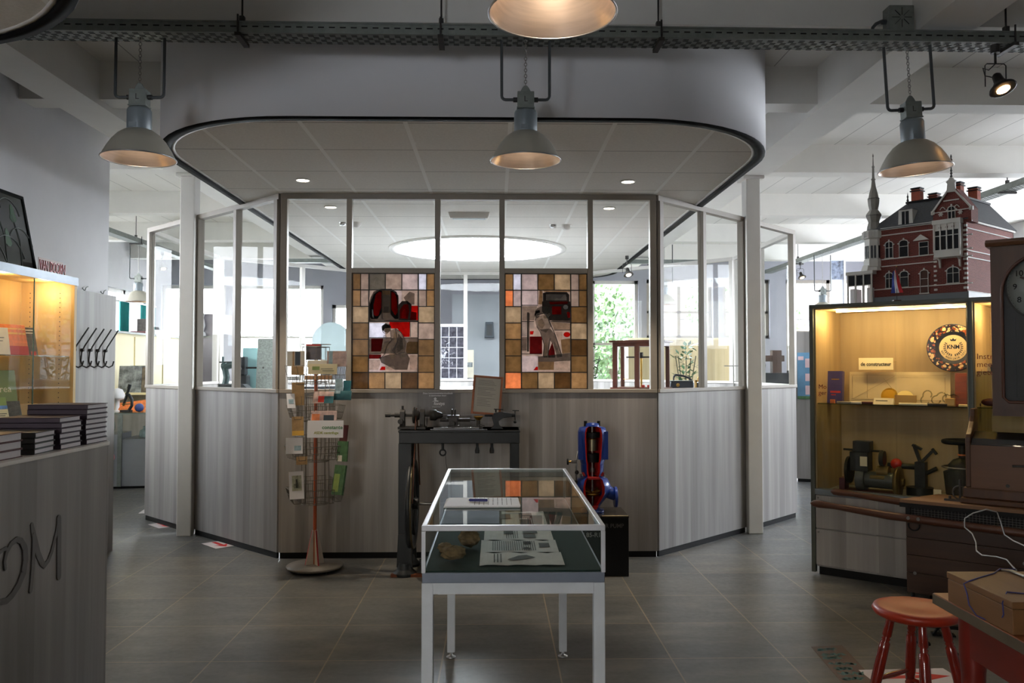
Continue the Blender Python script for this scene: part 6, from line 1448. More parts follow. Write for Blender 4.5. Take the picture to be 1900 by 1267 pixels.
fr_ = MB().mat(m_oak); inn, zc = arch_frame(fr_, ux0+.012, ux0+UW-.012, U0+.0, U1-.045, cxk, .235, yc-.012, yc+.02)
dr_ = fr_.build('door', tc)
MB().mat(m_mwood).tube([(a, yc-.014, b) for a, b in inn], .010, 8, True).build('door_moulding', dr_)
MB().mat(m_oakl).prism([(yc-.03, U1-.045), (yc+.14, U1-.045), (yc+.14, U1-.01), (yc+.14, U1), (yc-.02, U1), (yc-.045, U1-.02)], ux0-.02, ux0+UW+.02, 'yz').build('cornice', tc, bevel=.004)
MB().mat(mat('clock_inside_dark', (28, 30, 30), .5)).box(cxk-.24, cxk+.24, yc+.018, yc+.021, U0+.05, U1-.06).build('inner_board', tc)
MB().mat(m_iron_dk).box(cxk-.18, cxk-.165, yc+.012, yc+.018, U0+.08, zc-.15).box(cxk-.24, cxk+.24, yc+.012, yc+.018, 1.52, 1.527).box(cxk-.24, cxk+.24, yc+.012, yc+.018, 1.68, 1.687).box(cxk-.24, cxk+.24, yc+.012, yc+.018, 1.40, 1.407).build('inner_bars', tc)
DLc = (cxk, 2.03); di = MB().mat(mat('dial_white', (150, 156, 152), .4, var=.05)).lathe([(.001, -.002), (.215, -.002), (.215, .004)], (DLc[0], yc+.012, DLc[1]), 48, 'y').build('dial', tc)
MB().mat(m_iron).torus((DLc[0], yc+.010, DLc[1]), .216, .006, 'y', 48, 6).build('dial_rim', di)
for h in range(12):
    a = PI/2-(h+1)*PI/6; lettering(str(h+1), .05, m_black2, di, (DLc[0]+.165*math.cos(a), yc+.009, DLc[1]+.165*math.sin(a)), bold=.0006)
tk = MB().mat(m_black2)
for k in range(60): a = k*PI/30; tk.box(DLc[0]+.203*math.cos(a)-.0015, DLc[0]+.203*math.cos(a)+.0015, yc+.008, yc+.0095, DLc[1]+.203*math.sin(a)-.0015, DLc[1]+.203*math.sin(a)+.0015)
tk.build('minute_marks', di)
MB().mat(m_hdoor).beam((DLc[0], yc+.004, DLc[1]), (DLc[0]-.135, yc+.004, DLc[1]+.06), .014, .003, (0, 1, 0)).beam((DLc[0], yc+.003, DLc[1]), (DLc[0]+.05, yc+.003, DLc[1]+.09), .018, .003, (0, 1, 0)).cyl((DLc[0], yc, DLc[1]), (DLc[0], yc+.01, DLc[1]), .014).build('hands', di)
MB().mat(m_glass).prism([(cxk-.234, U0+.055), (cxk+.234, U0+.055)]+[(cxk+.234*math.cos(a), zc+.234*math.sin(a)) for a in [PI*i/16 for i in range(17)]], yc-.004, yc-.001, 'xz').build('door_glass', dr_)
# dark stand behind/right of the cart, carrying the other end of the clock
t = thing('wooden_stand', 'dark wooden stand under the right end of the time clock', 'stand', (KP.p[0]+KP.u[0]*.76, KP.p[1]+KP.u[1]*.76, 0), KP.rz)
MB().mat(m_mwood).box(0, .30, .04, .32, .02, KZ-.02).build('panel_body', t, bevel=.004); MB().mat(m_dwood).box(-.01, .31, .03, .33, KZ-.02, KZ).build('top_board', t); MB().mat(m_steel).cyl((.03, .05, .50), (.05, .03, .42), .006).build('catch', t)

# ================================================================== STOOL, RED TABLE, WOODEN CASE
m_sred = mat('stool_red_lacquer', (158, 44, 20), .38, var=.12, scale=8); m_sredd = mat('leg_dark_red_lacquer', (124, 30, 16), .2, var=.15, coat=.6)
SX, SY, SH = 1.815, 3.57, .50
st = thing('stool', 'red lacquered wooden stool with turned legs partly under the table edge', 'stool', (SX, SY, 0), .15)
MB().mat(m_sred).lathe([(.001, SH-.045), (.15, SH-.045), (.172, SH-.034), (.180, SH-.018), (.172, SH-.004), (.15, SH), (.08, SH-.006), (.001, SH-.010)], n=40).build('seat', st)
for k in range(4):
    a = PI/4+k*PI/2+.35; c, s = math.cos(a), math.sin(a); p0 = Vector((c*.10, s*.10, SH-.04)); p1 = Vector((c*.205, s*.205, .0))
    P = lambda f: tuple(p0+(p1-p0)*f)
    fr_l = [0, .08, .20, .22, .235, .25, .27, .35, .5, .62, .70, .71, .72, .735, .75, .85, .97, 1]
    rr = [.016, .018, .020, .014, .019, .014, .021, .022, .023, .023, .020, .015, .019, .015, .020, .018, .012, .012]
    MB().mat(m_sredd).tube([P(f) for f in fr_l], rr, 14).build('leg', st)
for k, f in ((0, .62), (1, .72), (2, .62), (3, .72)):
    a, b = PI/4+k*PI/2+.35, PI/4+(k+1)*PI/2+.35; r = .10+.105*f; z = (SH-.04)*(1-f)
    A, B = Vector((r*math.cos(a), r*math.sin(a), z)), Vector((r*math.cos(b), r*math.sin(b), z)); M_ = (A+B)/2
    MB().mat(m_sredd).tube([tuple(A), tuple(A+(M_-A)*.5), tuple(M_), tuple(B+(M_-B)*.5), tuple(B)], [.008, .011, .013, .011, .008], 10).build('stretcher', st)
m_tt = wood('table_top_wood', (122, 66, 34), (150, 88, 48), .9, .45, 'y', contrast=.9); m_tred = mat('table_red_paint', (112, 30, 18), .35, var=.15, coat=.2)
TX, TY, TH = 1.590, 3.035, .70
tb = thing('table', 'sturdy table with brown top and red painted apron and leg', 'table', (TX+.5, TY-.75, 0), math.radians(-1.5))
a0, b0 = -.5, .75
MB().mat(m_tt).box(a0, a0+1.0, b0-1.5, b0, TH-.04, TH).build('table_top', tb, bevel=.003)
MB().mat(mat('table_edge_grey', (96, 84, 66), .5)).box(a0-.002, a0+.0, b0-1.5, b0, TH-.038, TH-.003).build('edge_strip', tb)
MB().mat(m_tred).box(a0+.06, a0+.085, b0-1.45, b0-.10, TH-.19, TH-.04).box(a0+.10, a0+.95, b0-.085, b0-.06, TH-.19, TH-.04).box(a0+.915, a0+.94, b0-1.45, b0-.10, TH-.19, TH-.04).build('apron', tb)
for x in (a0+.09, a0+.91):
    for y in (b0-.10, b0-1.40): MB().mat(m_tred).lathe([(.026, 0), (.034, .05), (.040, TH-.25), (.046, TH-.20), (.046, TH-.04)], (x, y, 0), 20).build('leg', tb)
m_pine = wood('case_pine', (108, 74, 42), (134, 96, 58), .8, .5, 'y', contrast=.9)
wc = thing('wooden_case', 'flat wooden case with a lid lying on the brown table', 'wooden box', (1.60, 2.56, TH+.001), math.radians(-1))
MB().mat(m_pine).box(0, .42, 0, .38, 0, .078).build('case_body', wc, bevel=.002)
MB().mat(m_pine).box(-.002, .423, -.003, .383, .080, .102).build('lid', wc, bevel=.002)
MB().mat(m_black2).box(.06, .42, -.004, .0, .01, .07).build('dark_gap', wc)  # black sheet in place of the shaded gap in the case front
m_bluec2 = mat('blue_wire', (58, 60, 120), .5)
cz = TH+.105
bw_ = [(1885, 1056, cz), (1855, 1055, cz), (1845, 1063, cz), (1815, 1072, cz), (1798, 1078, cz), (1790, 1092, cz+.002)]
def zp_(x, y, z): r = ray(x, y); k = (z-HC)/r.z; return (r.x*k, r.y*k, z)
def pxp(x, y, X): r = ray(x, y); k = X/r.x; return (X, r.y*k, HC+r.z*k)
solo('wire', MB().mat(m_bluec2).tube([zp_(*p) for p in bw_[:-1]]+[pxp(1788, 1083, 1.592), pxp(1794, 1100, 1.590), pxp(1798, 1122, 1.588), zp_(1812, 1142, TH+.004), zp_(1835, 1152, TH+.004), zp_(1855, 1156, TH+.004), pxp(1862, 1140, 1.590), pxp(1860, 1118, 1.59), zp_(1868, 1098, cz), zp_(1900, 1101, cz)], .0022, 6), 'thin blue wire looping over the side of the wooden case', 'wire')
solo('connector', MB().mat(m_steel).tube([zp_(1858, 1057, cz+.004), zp_(1878, 1060, cz+.004), zp_(1902, 1070, cz+.004)], [.003, .006, .006], 8), 'silver plug end on top of the wooden case', 'plug')
# cables and an iron hook on the floor behind the stool
g = [(1692, 1105, 4.9), (1697, 1150, 4.75), (1700, 1185, 4.65), (1712, 1196, 4.6), (1720, 1194, 4.6)]
solo('iron_hook', MB().mat(m_black2).tube([rp(1694, 1100, 4.86), rp(1696, 1140, 4.80)]+[zp_(1700, 1180, .02), zp_(1706, 1192, .014), zp_(1716, 1197, .014), zp_(1724, 1194, .02)], .012, 8), 'black bent rod end hooking onto the floor behind the stool', 'iron rod')
solo('cable', MB().mat(m_black2).tube([zp_(1735, 1150, .006), zp_(1745, 1175, .006), zp_(1765, 1205, .006), zp_(1800, 1228, .006), zp_(1830, 1231, .006), zp_(1858, 1222, .006)], .006, 6), 'black cable lying on the floor between the stool and the cart', 'cable')
t = thing('floor_bracket', 'low black iron bracket on the floor behind the stool legs', 'bracket', zp_(1750, 1178, 0), -.3)
MB().mat(m_black2).box(-.12, .12, -.02, .02, .04, .06).beam((-.05, 0, 0), (-.02, 0, .05), .02, .01).beam((.05, 0, 0), (.02, 0, .05), .02, .01).box(-.06, .06, -.03, .03, 0, .008).build('bracket', t)

# ================================================================== FLOOR STICKERS
m_sw = mat('sticker_white', (214, 206, 206), .5, var=.03); m_srd = mat('sticker_red', (196, 26, 26), .5, var=.05)
def arrow_sticker(loc, ang, L, Wd, label):
    t = thing('floor_sticker', label, 'sticker', (loc[0], loc[1], 0), ang)
    MB().mat(m_sw).box(-L/2, L/2, -Wd/2, Wd/2, 0.0005, .0015).build('sheet', t)
    MB().mat(m_srd).prism([(-L*.44, -Wd*.09), (L*.14, -Wd*.09), (L*.06, -Wd*.30), (L*.44, 0), (L*.06, Wd*.30), (L*.14, Wd*.09), (-L*.44, Wd*.09)], .0015, .002).build('arrow', t)
    return t
p = zp_(1692, 1256, 0); arrow_sticker(p, math.radians(2), .44, .21, 'white floor sticker with red arrow under the red stool')
arrow_sticker(zp_(408, 1010, 0), math.radians(-47), .28, .20, 'white floor sticker with red arrow before the left slanting wall')
arrow_sticker(zp_(304, 974, 0), math.radians(-47), .28, .20, 'white floor sticker with red arrow just left of the steel column')
arrow_sticker(zp_(1492, 889, 0), math.radians(60), .28, .20, 'white floor sticker with red arrow far back beside the poster board')
arrow_sticker(zp_(281, 948, 0), math.radians(-80), .28, .20, 'white floor sticker far back beside the booth corner, mostly hidden')
m_teal2 = mat('sticker_teal', (52, 104, 104), .5); m_brs = mat('sticker_brown', (84, 62, 56), .5)
t = thing('floor_poster', 'brown floor poster with teal brush lettering left of the stool', 'sticker', (0, 0, 0))
q4 = [zp_(1505, 1200, .0005), zp_(1562, 1197, .0005), zp_(1650, 1290, .0005), zp_(1582, 1290, .0005)]
c_ = Vector(q4[0])*.25+Vector(q4[1])*.25+Vector(q4[2])*.25+Vector(q4[3])*.25; t.location = (c_.x, c_.y, 0)
ql = [Vector(p)-Vector((c_.x, c_.y, 0)) for p in q4]
MB().mat(m_brs).hexa([tuple(Vector((p.x, p.y, .0004))) for p in (ql[3], ql[2], ql[1], ql[0])]+[tuple(Vector((p.x, p.y, .0014))) for p in (ql[3], ql[2], ql[1], ql[0])]).build('sheet', t)
br = MB().mat(m_teal2)
def bl(u, v): return ql[0]*(1-u)*(1-v)+ql[1]*u*(1-v)+ql[2]*u*v+ql[3]*(1-u)*v
for k, (v0, ln) in enumerate(((.08, .7), (.20, .8), (.27, .55), (.40, .85), (.50, .6), (.60, .9), (.70, .75), (.82, .8), (.9, .5))):
    pts_ = [bl(.12+ln*.85*i/10, v0+.03*math.sin(i*1.9+k)) for i in range(11)]
    for i in range(10):
        a, b = pts_[i], pts_[i+1]; n_ = Vector((-(b-a).y, (b-a).x, 0)).normalized()*(.010+.006*math.sin(i*1.3+k))
        br.add([(q.x, q.y, .0019) for q in (a-n_, b-n_, b+n_, a+n_)]+[(q.x, q.y, .0013) for q in (a-n_, b-n_, b+n_, a+n_)], [(0, 1, 2, 3), (7, 6, 5, 4)])
br.build('brush_lettering', t)
# ================================================================== REAR ROOM, seen past and through the booth
m_crc = mat('cream_cabinet_paint', (236, 222, 176), .5, var=.03)
def curtain(y0, y1, z0, z1, label):
    n = 24; v = []
    for i in range(n+1):
        y = y0+(y1-y0)*i/n; x = .035*math.sin(i*1.6)
        v += [(x, y, z0), (x, y, z1)]
    m_ = MB().mat(mat('teal_curtain', (20, 120, 118), .8, var=.12)).add(v+[(a-.004, b, c) for a, b, c in v], [(2*i, 2*i+2, 2*i+3, 2*i+1) for i in range(n)]+[(2*n+2+2*i, 2*n+2+2*i+1, 2*n+2+2*i+3, 2*n+2+2*i+2) for i in range(n)], True)
    t = thing('curtain', label, 'curtain', (-6.02, 0, 0)); m_.build('cloth', t); MB().mat(m_galv).box(-.08, .01, y0-.06, y1+.06, z1, z1+.02).build('rail', t); return t
def sidepx(px, X=-6.02): r = ray(px, 600); return r.y*X/r.x
curtain(sidepx(223), sidepx(237), 2.06, 2.58, 'narrow teal curtain at the far side window, nearest the coat board')
curtain(sidepx(261), sidepx(286), 2.06, 2.58, 'wide teal curtain at the far side window left of the booth')
# cream cupboards along the left wall, with things on top
cp_ = thing('cupboard', 'long cream cupboard with glass doors standing under the teal curtains', 'cupboard', (-5.76, 12.0, 0), 0)
MB().mat(m_crc).box(-.3, .3, -2.6, 2.8, .05, 2.02).build('body', cp_); MB().mat(m_galv).box(-.32, .33, -2.62, 2.82, 2.02, 2.05).build('top', cp_)
for k in range(5): MB().mat(m_crc).box(.30, .316, -2.55+k*1.07, -1.53+k*1.07, 1.25, 1.98).build('door', cp_)
for i, (px, w, h, m, lab) in enumerate(((253, .35, .05, m_mar, 'flat dark red book on the cream cupboard'), (274, .5, .09, m_paper, 'white flat box with grey label on the cream cupboard'), (259, .10, .26, m_iron, 'dark upright piece on the cream cupboard before the wide curtain'))):
    y = sidepx(px, -5.8); solo('box' if i != 0 else 'book', MB().mat(m).box(-.12, .12, -w/2, w/2, 0, h), lab, 'box' if i else 'book', (-5.7, y, 2.05))
# photo display boards and glass vitrine by the left passage
m_photo = mat('grey_photo', (128, 134, 138), .5, var=.95, scale=9); m_photo2 = mat('brown_photo', (112, 102, 88), .5, var=.8, scale=7)
t = thing('photo_shelf', 'long wooden shelf board on the wall behind the vitrine', 'shelf', rp(265, 728, 11.9)[:2]+(0,), 0)
sz_ = rp(265, 728, 11.9)[2]
MB().mat(m_crc).box(-.75, .75, -.12, .12, sz_-.03, sz_).box(-.70, -.65, -.10, .10, 0, sz_-.03).box(.65, .70, -.10, .10, 0, sz_-.03).build('shelf', t); MB().mat(m_lam).box(-.75, .75, .10, .14, 0, sz_+.0).build('back_panel', t)
def picture(px, w, h, m, label, lean=.12, Y=11.85, z=None, name='picture', y_off=0):
    x = rp(px, 700, Y)[0]; return upright(name, w, h, .015, m, (x, Y, sz_ if z is None else z), 0, lean, label, 'picture')
picture(240, .32, .38, m_photo, 'grey photograph of a group leaning on the far shelf'); picture(271, .14, .36, m_photo2, 'narrow brown photograph beside the group photograph')
picture(255, .22, .38, m_photo, 'second pale photograph leaning behind the group photograph', .02, 11.93)
vt = thing('vitrine', 'low grey cabinet with glass case on top by the left passage', 'display cabinet', (-4.72, 10.55, 0), math.radians(8))
m_gpan = mat('grey_panel', (146, 150, 156), .45, var=.04)
MB().mat(m_gpan).box(-1.2, -.02, 0, .6, .03, .68).build('cabinet_body', vt); MB().mat(m_gpan).box(.03, 1.0, .02, .60, .03, .62).build('side_cabinet', vt)
MB().mat(m_black2).box(-1.2, 1.0, .04, .6, 0, .03).build('plinth', vt); MB().mat(m_galv).box(-.02, .03, -.01, .03, .03, .93).box(-1.2, 1.0, -.01, .6, .93, .945).build('frame', vt)
MB().mat(m_gpan).box(-1.15, -.06, -.02, 0, .10, .64).build('door', vt)
MB().mat(mat('pink_ring', (214, 150, 160), .5)).torus((-.10, -.022, .40), .05, .010, 'y', 22, 6).build('round_symbol', vt)
MB().mat(m_glass).box(-1.2, 1.0, -.004, 0, .68, .93).box(.03, 1.0, -.004, 0, .62, .68).build('glass_front', vt)
MB().mat(m_glasst).box(-1.2, 1.0, -.01, .58, .945, .955).build('glass_top', vt)
vp = lambda x, y, z: (-4.72+x*math.cos(.14)-y*math.sin(.14), 10.55+x*math.sin(.14)+y*math.cos(.14), z)
solo('canister', MB().mat(mat('green_enamel', (60, 92, 80), .4)).cyl((-.12, 0, .09), (.14, 0, .09), .09, n=24).cyl((-.14, 0, .09), (-.12, 0, .09), .07), 'dark green canister lying in the far vitrine', 'canister', vp(-.28, .2, .68))
m_gls = mat('pale_glassware', (176, 198, 200), .2, var=.3, scale=12)
for i, (x, w, h, lab) in enumerate(((.25, .16, .14, 'pale glass piece at the left of the side case'), (.5, .2, .10, 'flat pale glass piece in the middle of the side case'), (.78, .16, .17, 'tall pale glass piece at the right of the side case'))):
    solo('glassware', MB().mat(m_gls).lathe([(w*.4, 0), (w*.5, .02), (w*.45, h*.6), (w*.2, h*.8), (w*.22, h)], n=16), lab, 'glassware', vp(x, .25, .625))
# microscope
mc = thing('microscope', 'dark microscope with orange manual standing on the far glass vitrine', 'microscope', vp(.02, .18, .956)); mc.scale = (.78, .78, .78)
MB().mat(m_iron_dk).box(-.07, .09, -.06, .06, 0, .03).tube([(.05, 0, .02), (.10, 0, .10), (.10, 0, .20), (.05, 0, .28), (.0, 0, .30)], .025, 10).build('stand', mc, bevel=.004)
MB().mat(m_iron_dk).cyl((-.03, 0, .12), (.06, 0, .42), .022).cyl((.045, 0, .38), (.065, 0, .45), .028).build('tube', mc); MB().mat(m_bz).box(-.05, .05, -.05, .05, .12, .135).cyl((-.04, 0, .10), (.0, 0, .17), .016).build('stage', mc)
solo('leaflet', MB().mat(m_or).hexa([(-.28, -.1, 0), (.16, -.1, 0), (.16, .1, 0), (-.28, .1, 0), (-.28, -.02, .09), (.20, -.02, .15), (.20, .0, .15), (-.28, .0, .09)]), 'orange brown folded leaflets behind the microscope', 'leaflet', vp(.06, .42, .956))
solo('ball', MB().mat(m_navy).ball((0, 0, .055), .055, 14), 'bright blue ball beside the microscope', 'ball', vp(.20, .12, .956))
solo('lamp_shade', MB().mat(m_paper).lathe([(.0001, .30), (.06, .28), (.11, .18), (.10, .16), (.03, .14), (.03, .02), (.07, 0)], n=20), 'white desk lamp behind the microscope', 'lamp', vp(-.14, .38, .956))
# cabinets and machines seen through the booth, left half
m_grb = mat('grey_mauve_board', (120, 114, 120), .5, var=.08)
def on_floor(px, Y): return rp(px, 700, Y)[:2]+(0,)
t = thing('exhibit_cabinet', 'tall grey mauve exhibit cabinet seen through the left booth window', 'cabinet', on_floor(392, 12.9), 0)
MB().mat(m_grb).box(-.20, .18, -.1, .5, 0, rp(392, 583, 12.9)[2]).build('body', t); MB().mat(mat('teal_side', (84, 118, 120), .4)).box(-.30, -.20, -.1, .5, 0, rp(392, 583, 12.9)[2]-.02).build('side', t); MB().mat(m_galv).box(-.30, .19, -.12, -.10, 1.98, 2.0).build('rail', t)
solo('small_statue', MB().mat(m_paper).lathe([(.06, 0), (.05, .05), (.02, .07), (.045, .16), (.03, .25), (.02, .28), (.035, .33), (.0005, .38)], n=14), 'small white figure standing before the exhibit cabinet', 'figure', rp(375, 622, 12.55)[:2]+(1.995,))
bpy.data.objects['small_statue'].location = rp(375, 620, 12.76)[:2]+(2.0,)
m_mch = mat('green_grey_machine', (60, 78, 78), .4, .3, var=.35, scale=8)
# tables inside the booth with instruments
m_ttop = mat('white_table_top', (226, 228, 232), .4, var=.02)
def booth_table(cx, cy, sx, sy, label):
    t = thing('booth_table', label, 'table', (cx, cy, 0)); MB().mat(m_ttop).box(-sx/2, sx/2, -sy/2, sy/2, 1.19, 1.22).build('table_top', t)
    for a in (-1, 1):
        for b in (-1, 1): MB().mat(m_framew).box(a*(sx/2-.05)-.02, a*(sx/2-.05)+.02, b*(sy/2-.05)-.02, b*(sy/2-.05)+.02, 0, 1.19).build('leg', t)
    return t
booth_table(-1.65, 8.9, 1.6, .8, 'white high table inside the booth behind the postcard rack')
booth_table(.75, 8.6, 1.3, .8, 'white high table inside the booth under the balance case')
booth_table(2.15, 8.85, 1.2, .7, 'white high table inside the booth behind the right hand panes')
TT = 1.22
bounce_tb = booth_table(-.2, 9.7, 2.0, 2.4, 'large white table top added under the round skylight to bounce light')  # added as a reflector, throws skylight up onto the booth ceiling
bounce_tb.scale = (1, 1, 1.045)
def ontop(px, Y): return rp(px, 700, Y)[:2]+(TT,)
solo('instrument_box', MB().mat(m_iron_dk).hexa([(-.2, -.1, 0), (.2, -.1, 0), (.2, .1, 0), (-.2, .1, 0), (-.2, -.08, .13), (.05, -.08, .13), (.05, .08, .13), (-.2, .08, .13)]), 'black sloping instrument box on the table at the left mullion', 'instrument', ontop(446, 8.7))
t = thing('drill_press', 'green grey bench machine with crank handles seen through the left panes', 'machine', ontop(424, 9.0))
MB().mat(m_mch).box(-.10, .10, -.08, .08, 0, .05).tube([(-.05, 0, .05), (-.02, 0, .20), (-.05, 0, .35)], .035, 8).build('stand', t, bevel=.004)
MB().mat(m_mch).cyl((-.07, 0, .30), (.06, 0, .34), .035).cyl((-.06, 0, .34), (-.06, 0, .42), .012).build('head', t); MB().mat(m_iron).tube([(-.10, 0, .36), (.12, 0, .36), (.12, 0, .30)], .008, 6).ball((.12, 0, .29), .02).build('crank', t)
t = thing('grinder', 'dark machine with side handles standing right of the left mullion', 'machine', ontop(452, 9.15))
MB().mat(m_iron_dk).box(-.10, .05, -.08, .08, 0, .22).box(-.06, .03, -.06, .06, .22, .42).build('body', t, bevel=.01); MB().mat(m_iron).cyl((-.09, 0, .30), (.22, 0, .30), .010).ball((.22, 0, .30), .028).ball((-.06, 0, .55), .02).cyl((-.05, 0, .42), (-.06, 0, .55), .01).build('handles', t)
solo('glass_tube_stand', MB().mat(mat('pale_cyan_panel', (176, 222, 226), .3, var=.06)).box(-.08, .08, -.01, .01, 0, .52), 'pale cyan upright panel between the machines', 'panel', ontop(464, 9.25))
solo('marble_slab', MB().mat(mat('speckled_stone', (150, 158, 152), .5, var=.3, scale=60)).hexa([(-.12, -.03, 0), (.15, -.03, 0), (.15, .03, 0), (-.12, .03, 0), (-.10, -.02, .62), (.07, -.02, .62), (.07, .02, .62), (-.10, .02, .62)]), 'tall speckled stone slab standing on the white table left of the rack', 'stone slab', ontop(496, 9.15))
solo('paper_roll', MB().mat(m_paper).lathe([(.09, 0), (.08, .03), (.03, .06), (.0005, .07)], n=18), 'white dome shaped weight in front of the stone slab', 'weight', ontop(468, 8.75))
solo('yellow_box', MB().mat(m_crc).box(-.35, .35, -.05, .05, 0, .35), 'pale yellow board lying far behind the stone slab', 'board', rp(496, 700, 12.0)[:2]+(1.2,)) if False else None
solo('light_box', MB().mat(m_paper).box(-.16, .16, -.1, .1, 0, .06), 'flat white tray on the table behind the top of the postcard rack', 'tray', ontop(556, 8.7))
solo('instrument_case', MB().mat(m_iron_dk).box(-.18, .18, -.1, .1, 0, .10).mat(m_steel).tube([(-.05, 0, .10), (-.05, 0, .14), (.05, 0, .14), (.05, 0, .10)], .006, 6), 'black carrying case on the table behind the postcard rack', 'case', ontop(600, 9.0))
solo('round_screen', MB().mat(mat('grey_disc', (164, 180, 184), .5, var=.04)).cyl((0, -.01, .62), (0, .01, .62), .30, n=40).cyl((0, 0, 0), (0, 0, .33), .02), 'large pale grey disc on a stand deep behind the rack', 'disc', rp(615, 600, 12.9)[:2]+(1.15,))
bpy.data.objects['round_screen'].location.z = 1.30
t = thing('pedestal', 'white pedestal carrying the large pale grey disc', 'pedestal', rp(615, 600, 12.9)[:2]+(0,)); MB().mat(m_paper).box(-.2, .2, -.2, .2, 0, 1.30).build('block', t, bevel=.01)
# leaded window of the back wall of the booth
t = thing('leaded_glass_picture', 'grey leaded glass panel in the back wall of the booth', 'leaded glass', (-.74, bk, ZS+.01))
w_, h_ = .575, .76
MB().mat(stained('stained_greyglass', (120, 118, 128), .5)).box(-w_/2, w_/2, -.003, .003, 0, h_).build('panes', t)
lg = MB().mat(mat('pale_lead', (170, 172, 180), .5)); random.seed(9)
for k in range(6): z = h_*k/5; lg.box(-w_/2, w_/2, -.008, -.003, z-.004, z+.004)
for k in range(6): x = -w_/2+w_*k/5; lg.box(x-.004, x+.004, -.008, -.003, 0, h_)
for k in range(60):
    a = random.uniform(0, 2*PI); r = random.uniform(0, .14); x, z = -.02+r*math.cos(a), .34+1.6*r*math.sin(a); lg.tube([(x, -.006, z), (x+random.uniform(-.03, .03), -.006, z+random.uniform(-.03, .03)), (x+random.uniform(-.03, .03), -.006, z+random.uniform(-.03, .03))], .003, 4)
lg.build('lead_came', t)
# poster and loudspeaker behind the booth
t = thing('poster_strip', 'narrow pale poster with small pictures behind the booth back wall', 'poster', (rp(868, 690, 13.97)[0], 13.97, rp(868, 712, 13.97)[2]-.05))
MB().mat(m_wh).box(-.05, .10, 0, .01, 0, .62).build('sheet', t); MB().mat(m_photo).box(-.04, .08, -.003, 0, .33, .41).box(-.04, .08, -.003, 0, .07, .15).build('pictures', t)
bd_ = thing('display_board', 'tall grey board carrying the poster and the dark loudspeaker behind the booth', 'board', rp(885, 690, 13.95)[:2]+(0,)); MB().mat(m_gpan).box(-.42, .42, .03, .06, 0, 2.75).build('board', bd_)
t = thing('loudspeaker', 'dark grey box loudspeaker fixed on the board behind the booth', 'loudspeaker', (rp(908, 600, 13.81)[0], 13.81, rp(908, 626, 13.81)[2]))
MB().mat(mat('speaker_grey', (58, 66, 76), .6)).hexa([(-.08, 0, 0), (.08, 0, 0), (.08, .17, 0), (-.08, .17, 0), (-.065, 0, .26), (.065, 0, .26), (.065, .17, .26), (-.065, .17, .26)]).build('cabinet', t, bevel=.006)
MB().mat(m_iron_dk).box(-.05, .05, -.004, 0, .03, .22).build('grille', t)
# right half: balance case on the booth table
bc = thing('balance_case', 'dark wood and glass case holding a precision balance, behind the front pane', 'balance', (rp(1190, 700, 8.55)[0], 8.55, TT), math.radians(-24))
m_bcw = wood('balance_mahogany', (66, 34, 24), (94, 50, 34), 1, .35, 'z')
BW, BD, BH = .52, .34, .58
f = MB().mat(m_bcw).box(-BW/2-.02, BW/2+.02, -BD/2-.02, BD/2+.02, 0.04, .10).box(-BW/2-.03, BW/2+.03, -BD/2-.03, BD/2+.03, BH-.02, BH).box(-BW/2, BW/2, -BD/2, BD/2, BH-.06, BH-.02)
for x in (-BW/2, -.03, BW/2-.05): f.box(x, x+.05, -BD/2, -BD/2+.03, .10, BH-.05)
for x in (-BW/2, BW/2-.04): f.box(x, x+.04, BD/2-.03, BD/2, .10, BH-.05)
f.build('case_frame', bc, bevel=.003)
for x in (-1, 1):
    for y in (-1, 1): MB().mat(m_brass).cyl((x*.22, y*.14, 0), (x*.22, y*.14, .04), .018).build('foot', bc)
MB().mat(m_glass).box(-BW/2+.02, BW/2-.02, -BD/2+.01, -BD/2+.014, .1, BH-.06).box(-BW/2+.005, -BW/2+.009, -BD/2+.02, BD/2-.02, .1, BH-.06).build('pane', bc)
b_ = MB().mat(m_brass).cyl((.0, 0, .10), (0, 0, .42), .010).mat(m_iron).beam((-.16, 0, .41), (.16, 0, .41), .012, .016).cyl((0, 0, .40), (0, 0, .46), .02)
for s in (-1, 1): b_.cyl((s*.15, 0, .41), (s*.15, 0, .18), .002, n=5).mat(m_brass).lathe([(.04, .18), (.042, .185), (.001, .182)], (s*.15, 0, 0), 16).mat(m_iron)
b_.build('balance_beam', bc)
MB().mat(m_red).box(.02, .05, -.08, -.05, .10, .125).box(.08, .12, -.08, -.05, .10, .125).build('weights', bc)
solo('box', MB().mat(m_red).box(-.12, .1, -.06, .06, 0, .03), 'flat red brown box lying left of the balance case', 'box', (rp(1120, 700, 8.45)[0], 8.35, TT))
solo('dish', MB().mat(m_paper).box(-.10, .0, -.05, .05, 0, .07), 'white little box at the left of the table with the balance', 'box', (rp(1106, 700, 8.4)[0]+.05, 8.7, TT))
# black leather doctor's bag like instrument case and brass frame
hb = thing('instrument_bag', 'black instrument case with curved carrying handle behind the right corner post', 'case', (rp(1262, 700, 8.75)[0], 8.75, TT), .05)
m_blk3 = mat('black_leatherette', (34, 38, 44), .45, var=.2, scale=30, bump=.1)
MB().mat(m_blk3).hexa([(-.15, -.1, 0), (.13, -.1, 0), (.13, .1, 0), (-.15, .1, 0), (-.12, -.08, .16), (.12, -.08, .16), (.12, .08, .16), (-.12, .08, .16)]).build('case_body', hb, bevel=.01)
MB().mat(m_blk3).tube([(-.07, 0, .20), (-.05, 0, .225), (.03, 0, .215), (.10, 0, .19), (.13, 0, .15)], .012, 8).cyl((-.07, 0, .16), (-.07, 0, .20), .008).build('handle', hb)
MB().mat(m_galv).box(-.13, .12, -.085, .085, .16, .166).build('metal_rim', hb); MB().mat(m_brass).cyl((-.05, -.1, .115), (-.05, -.088, .125), .018).build('clasp', hb)
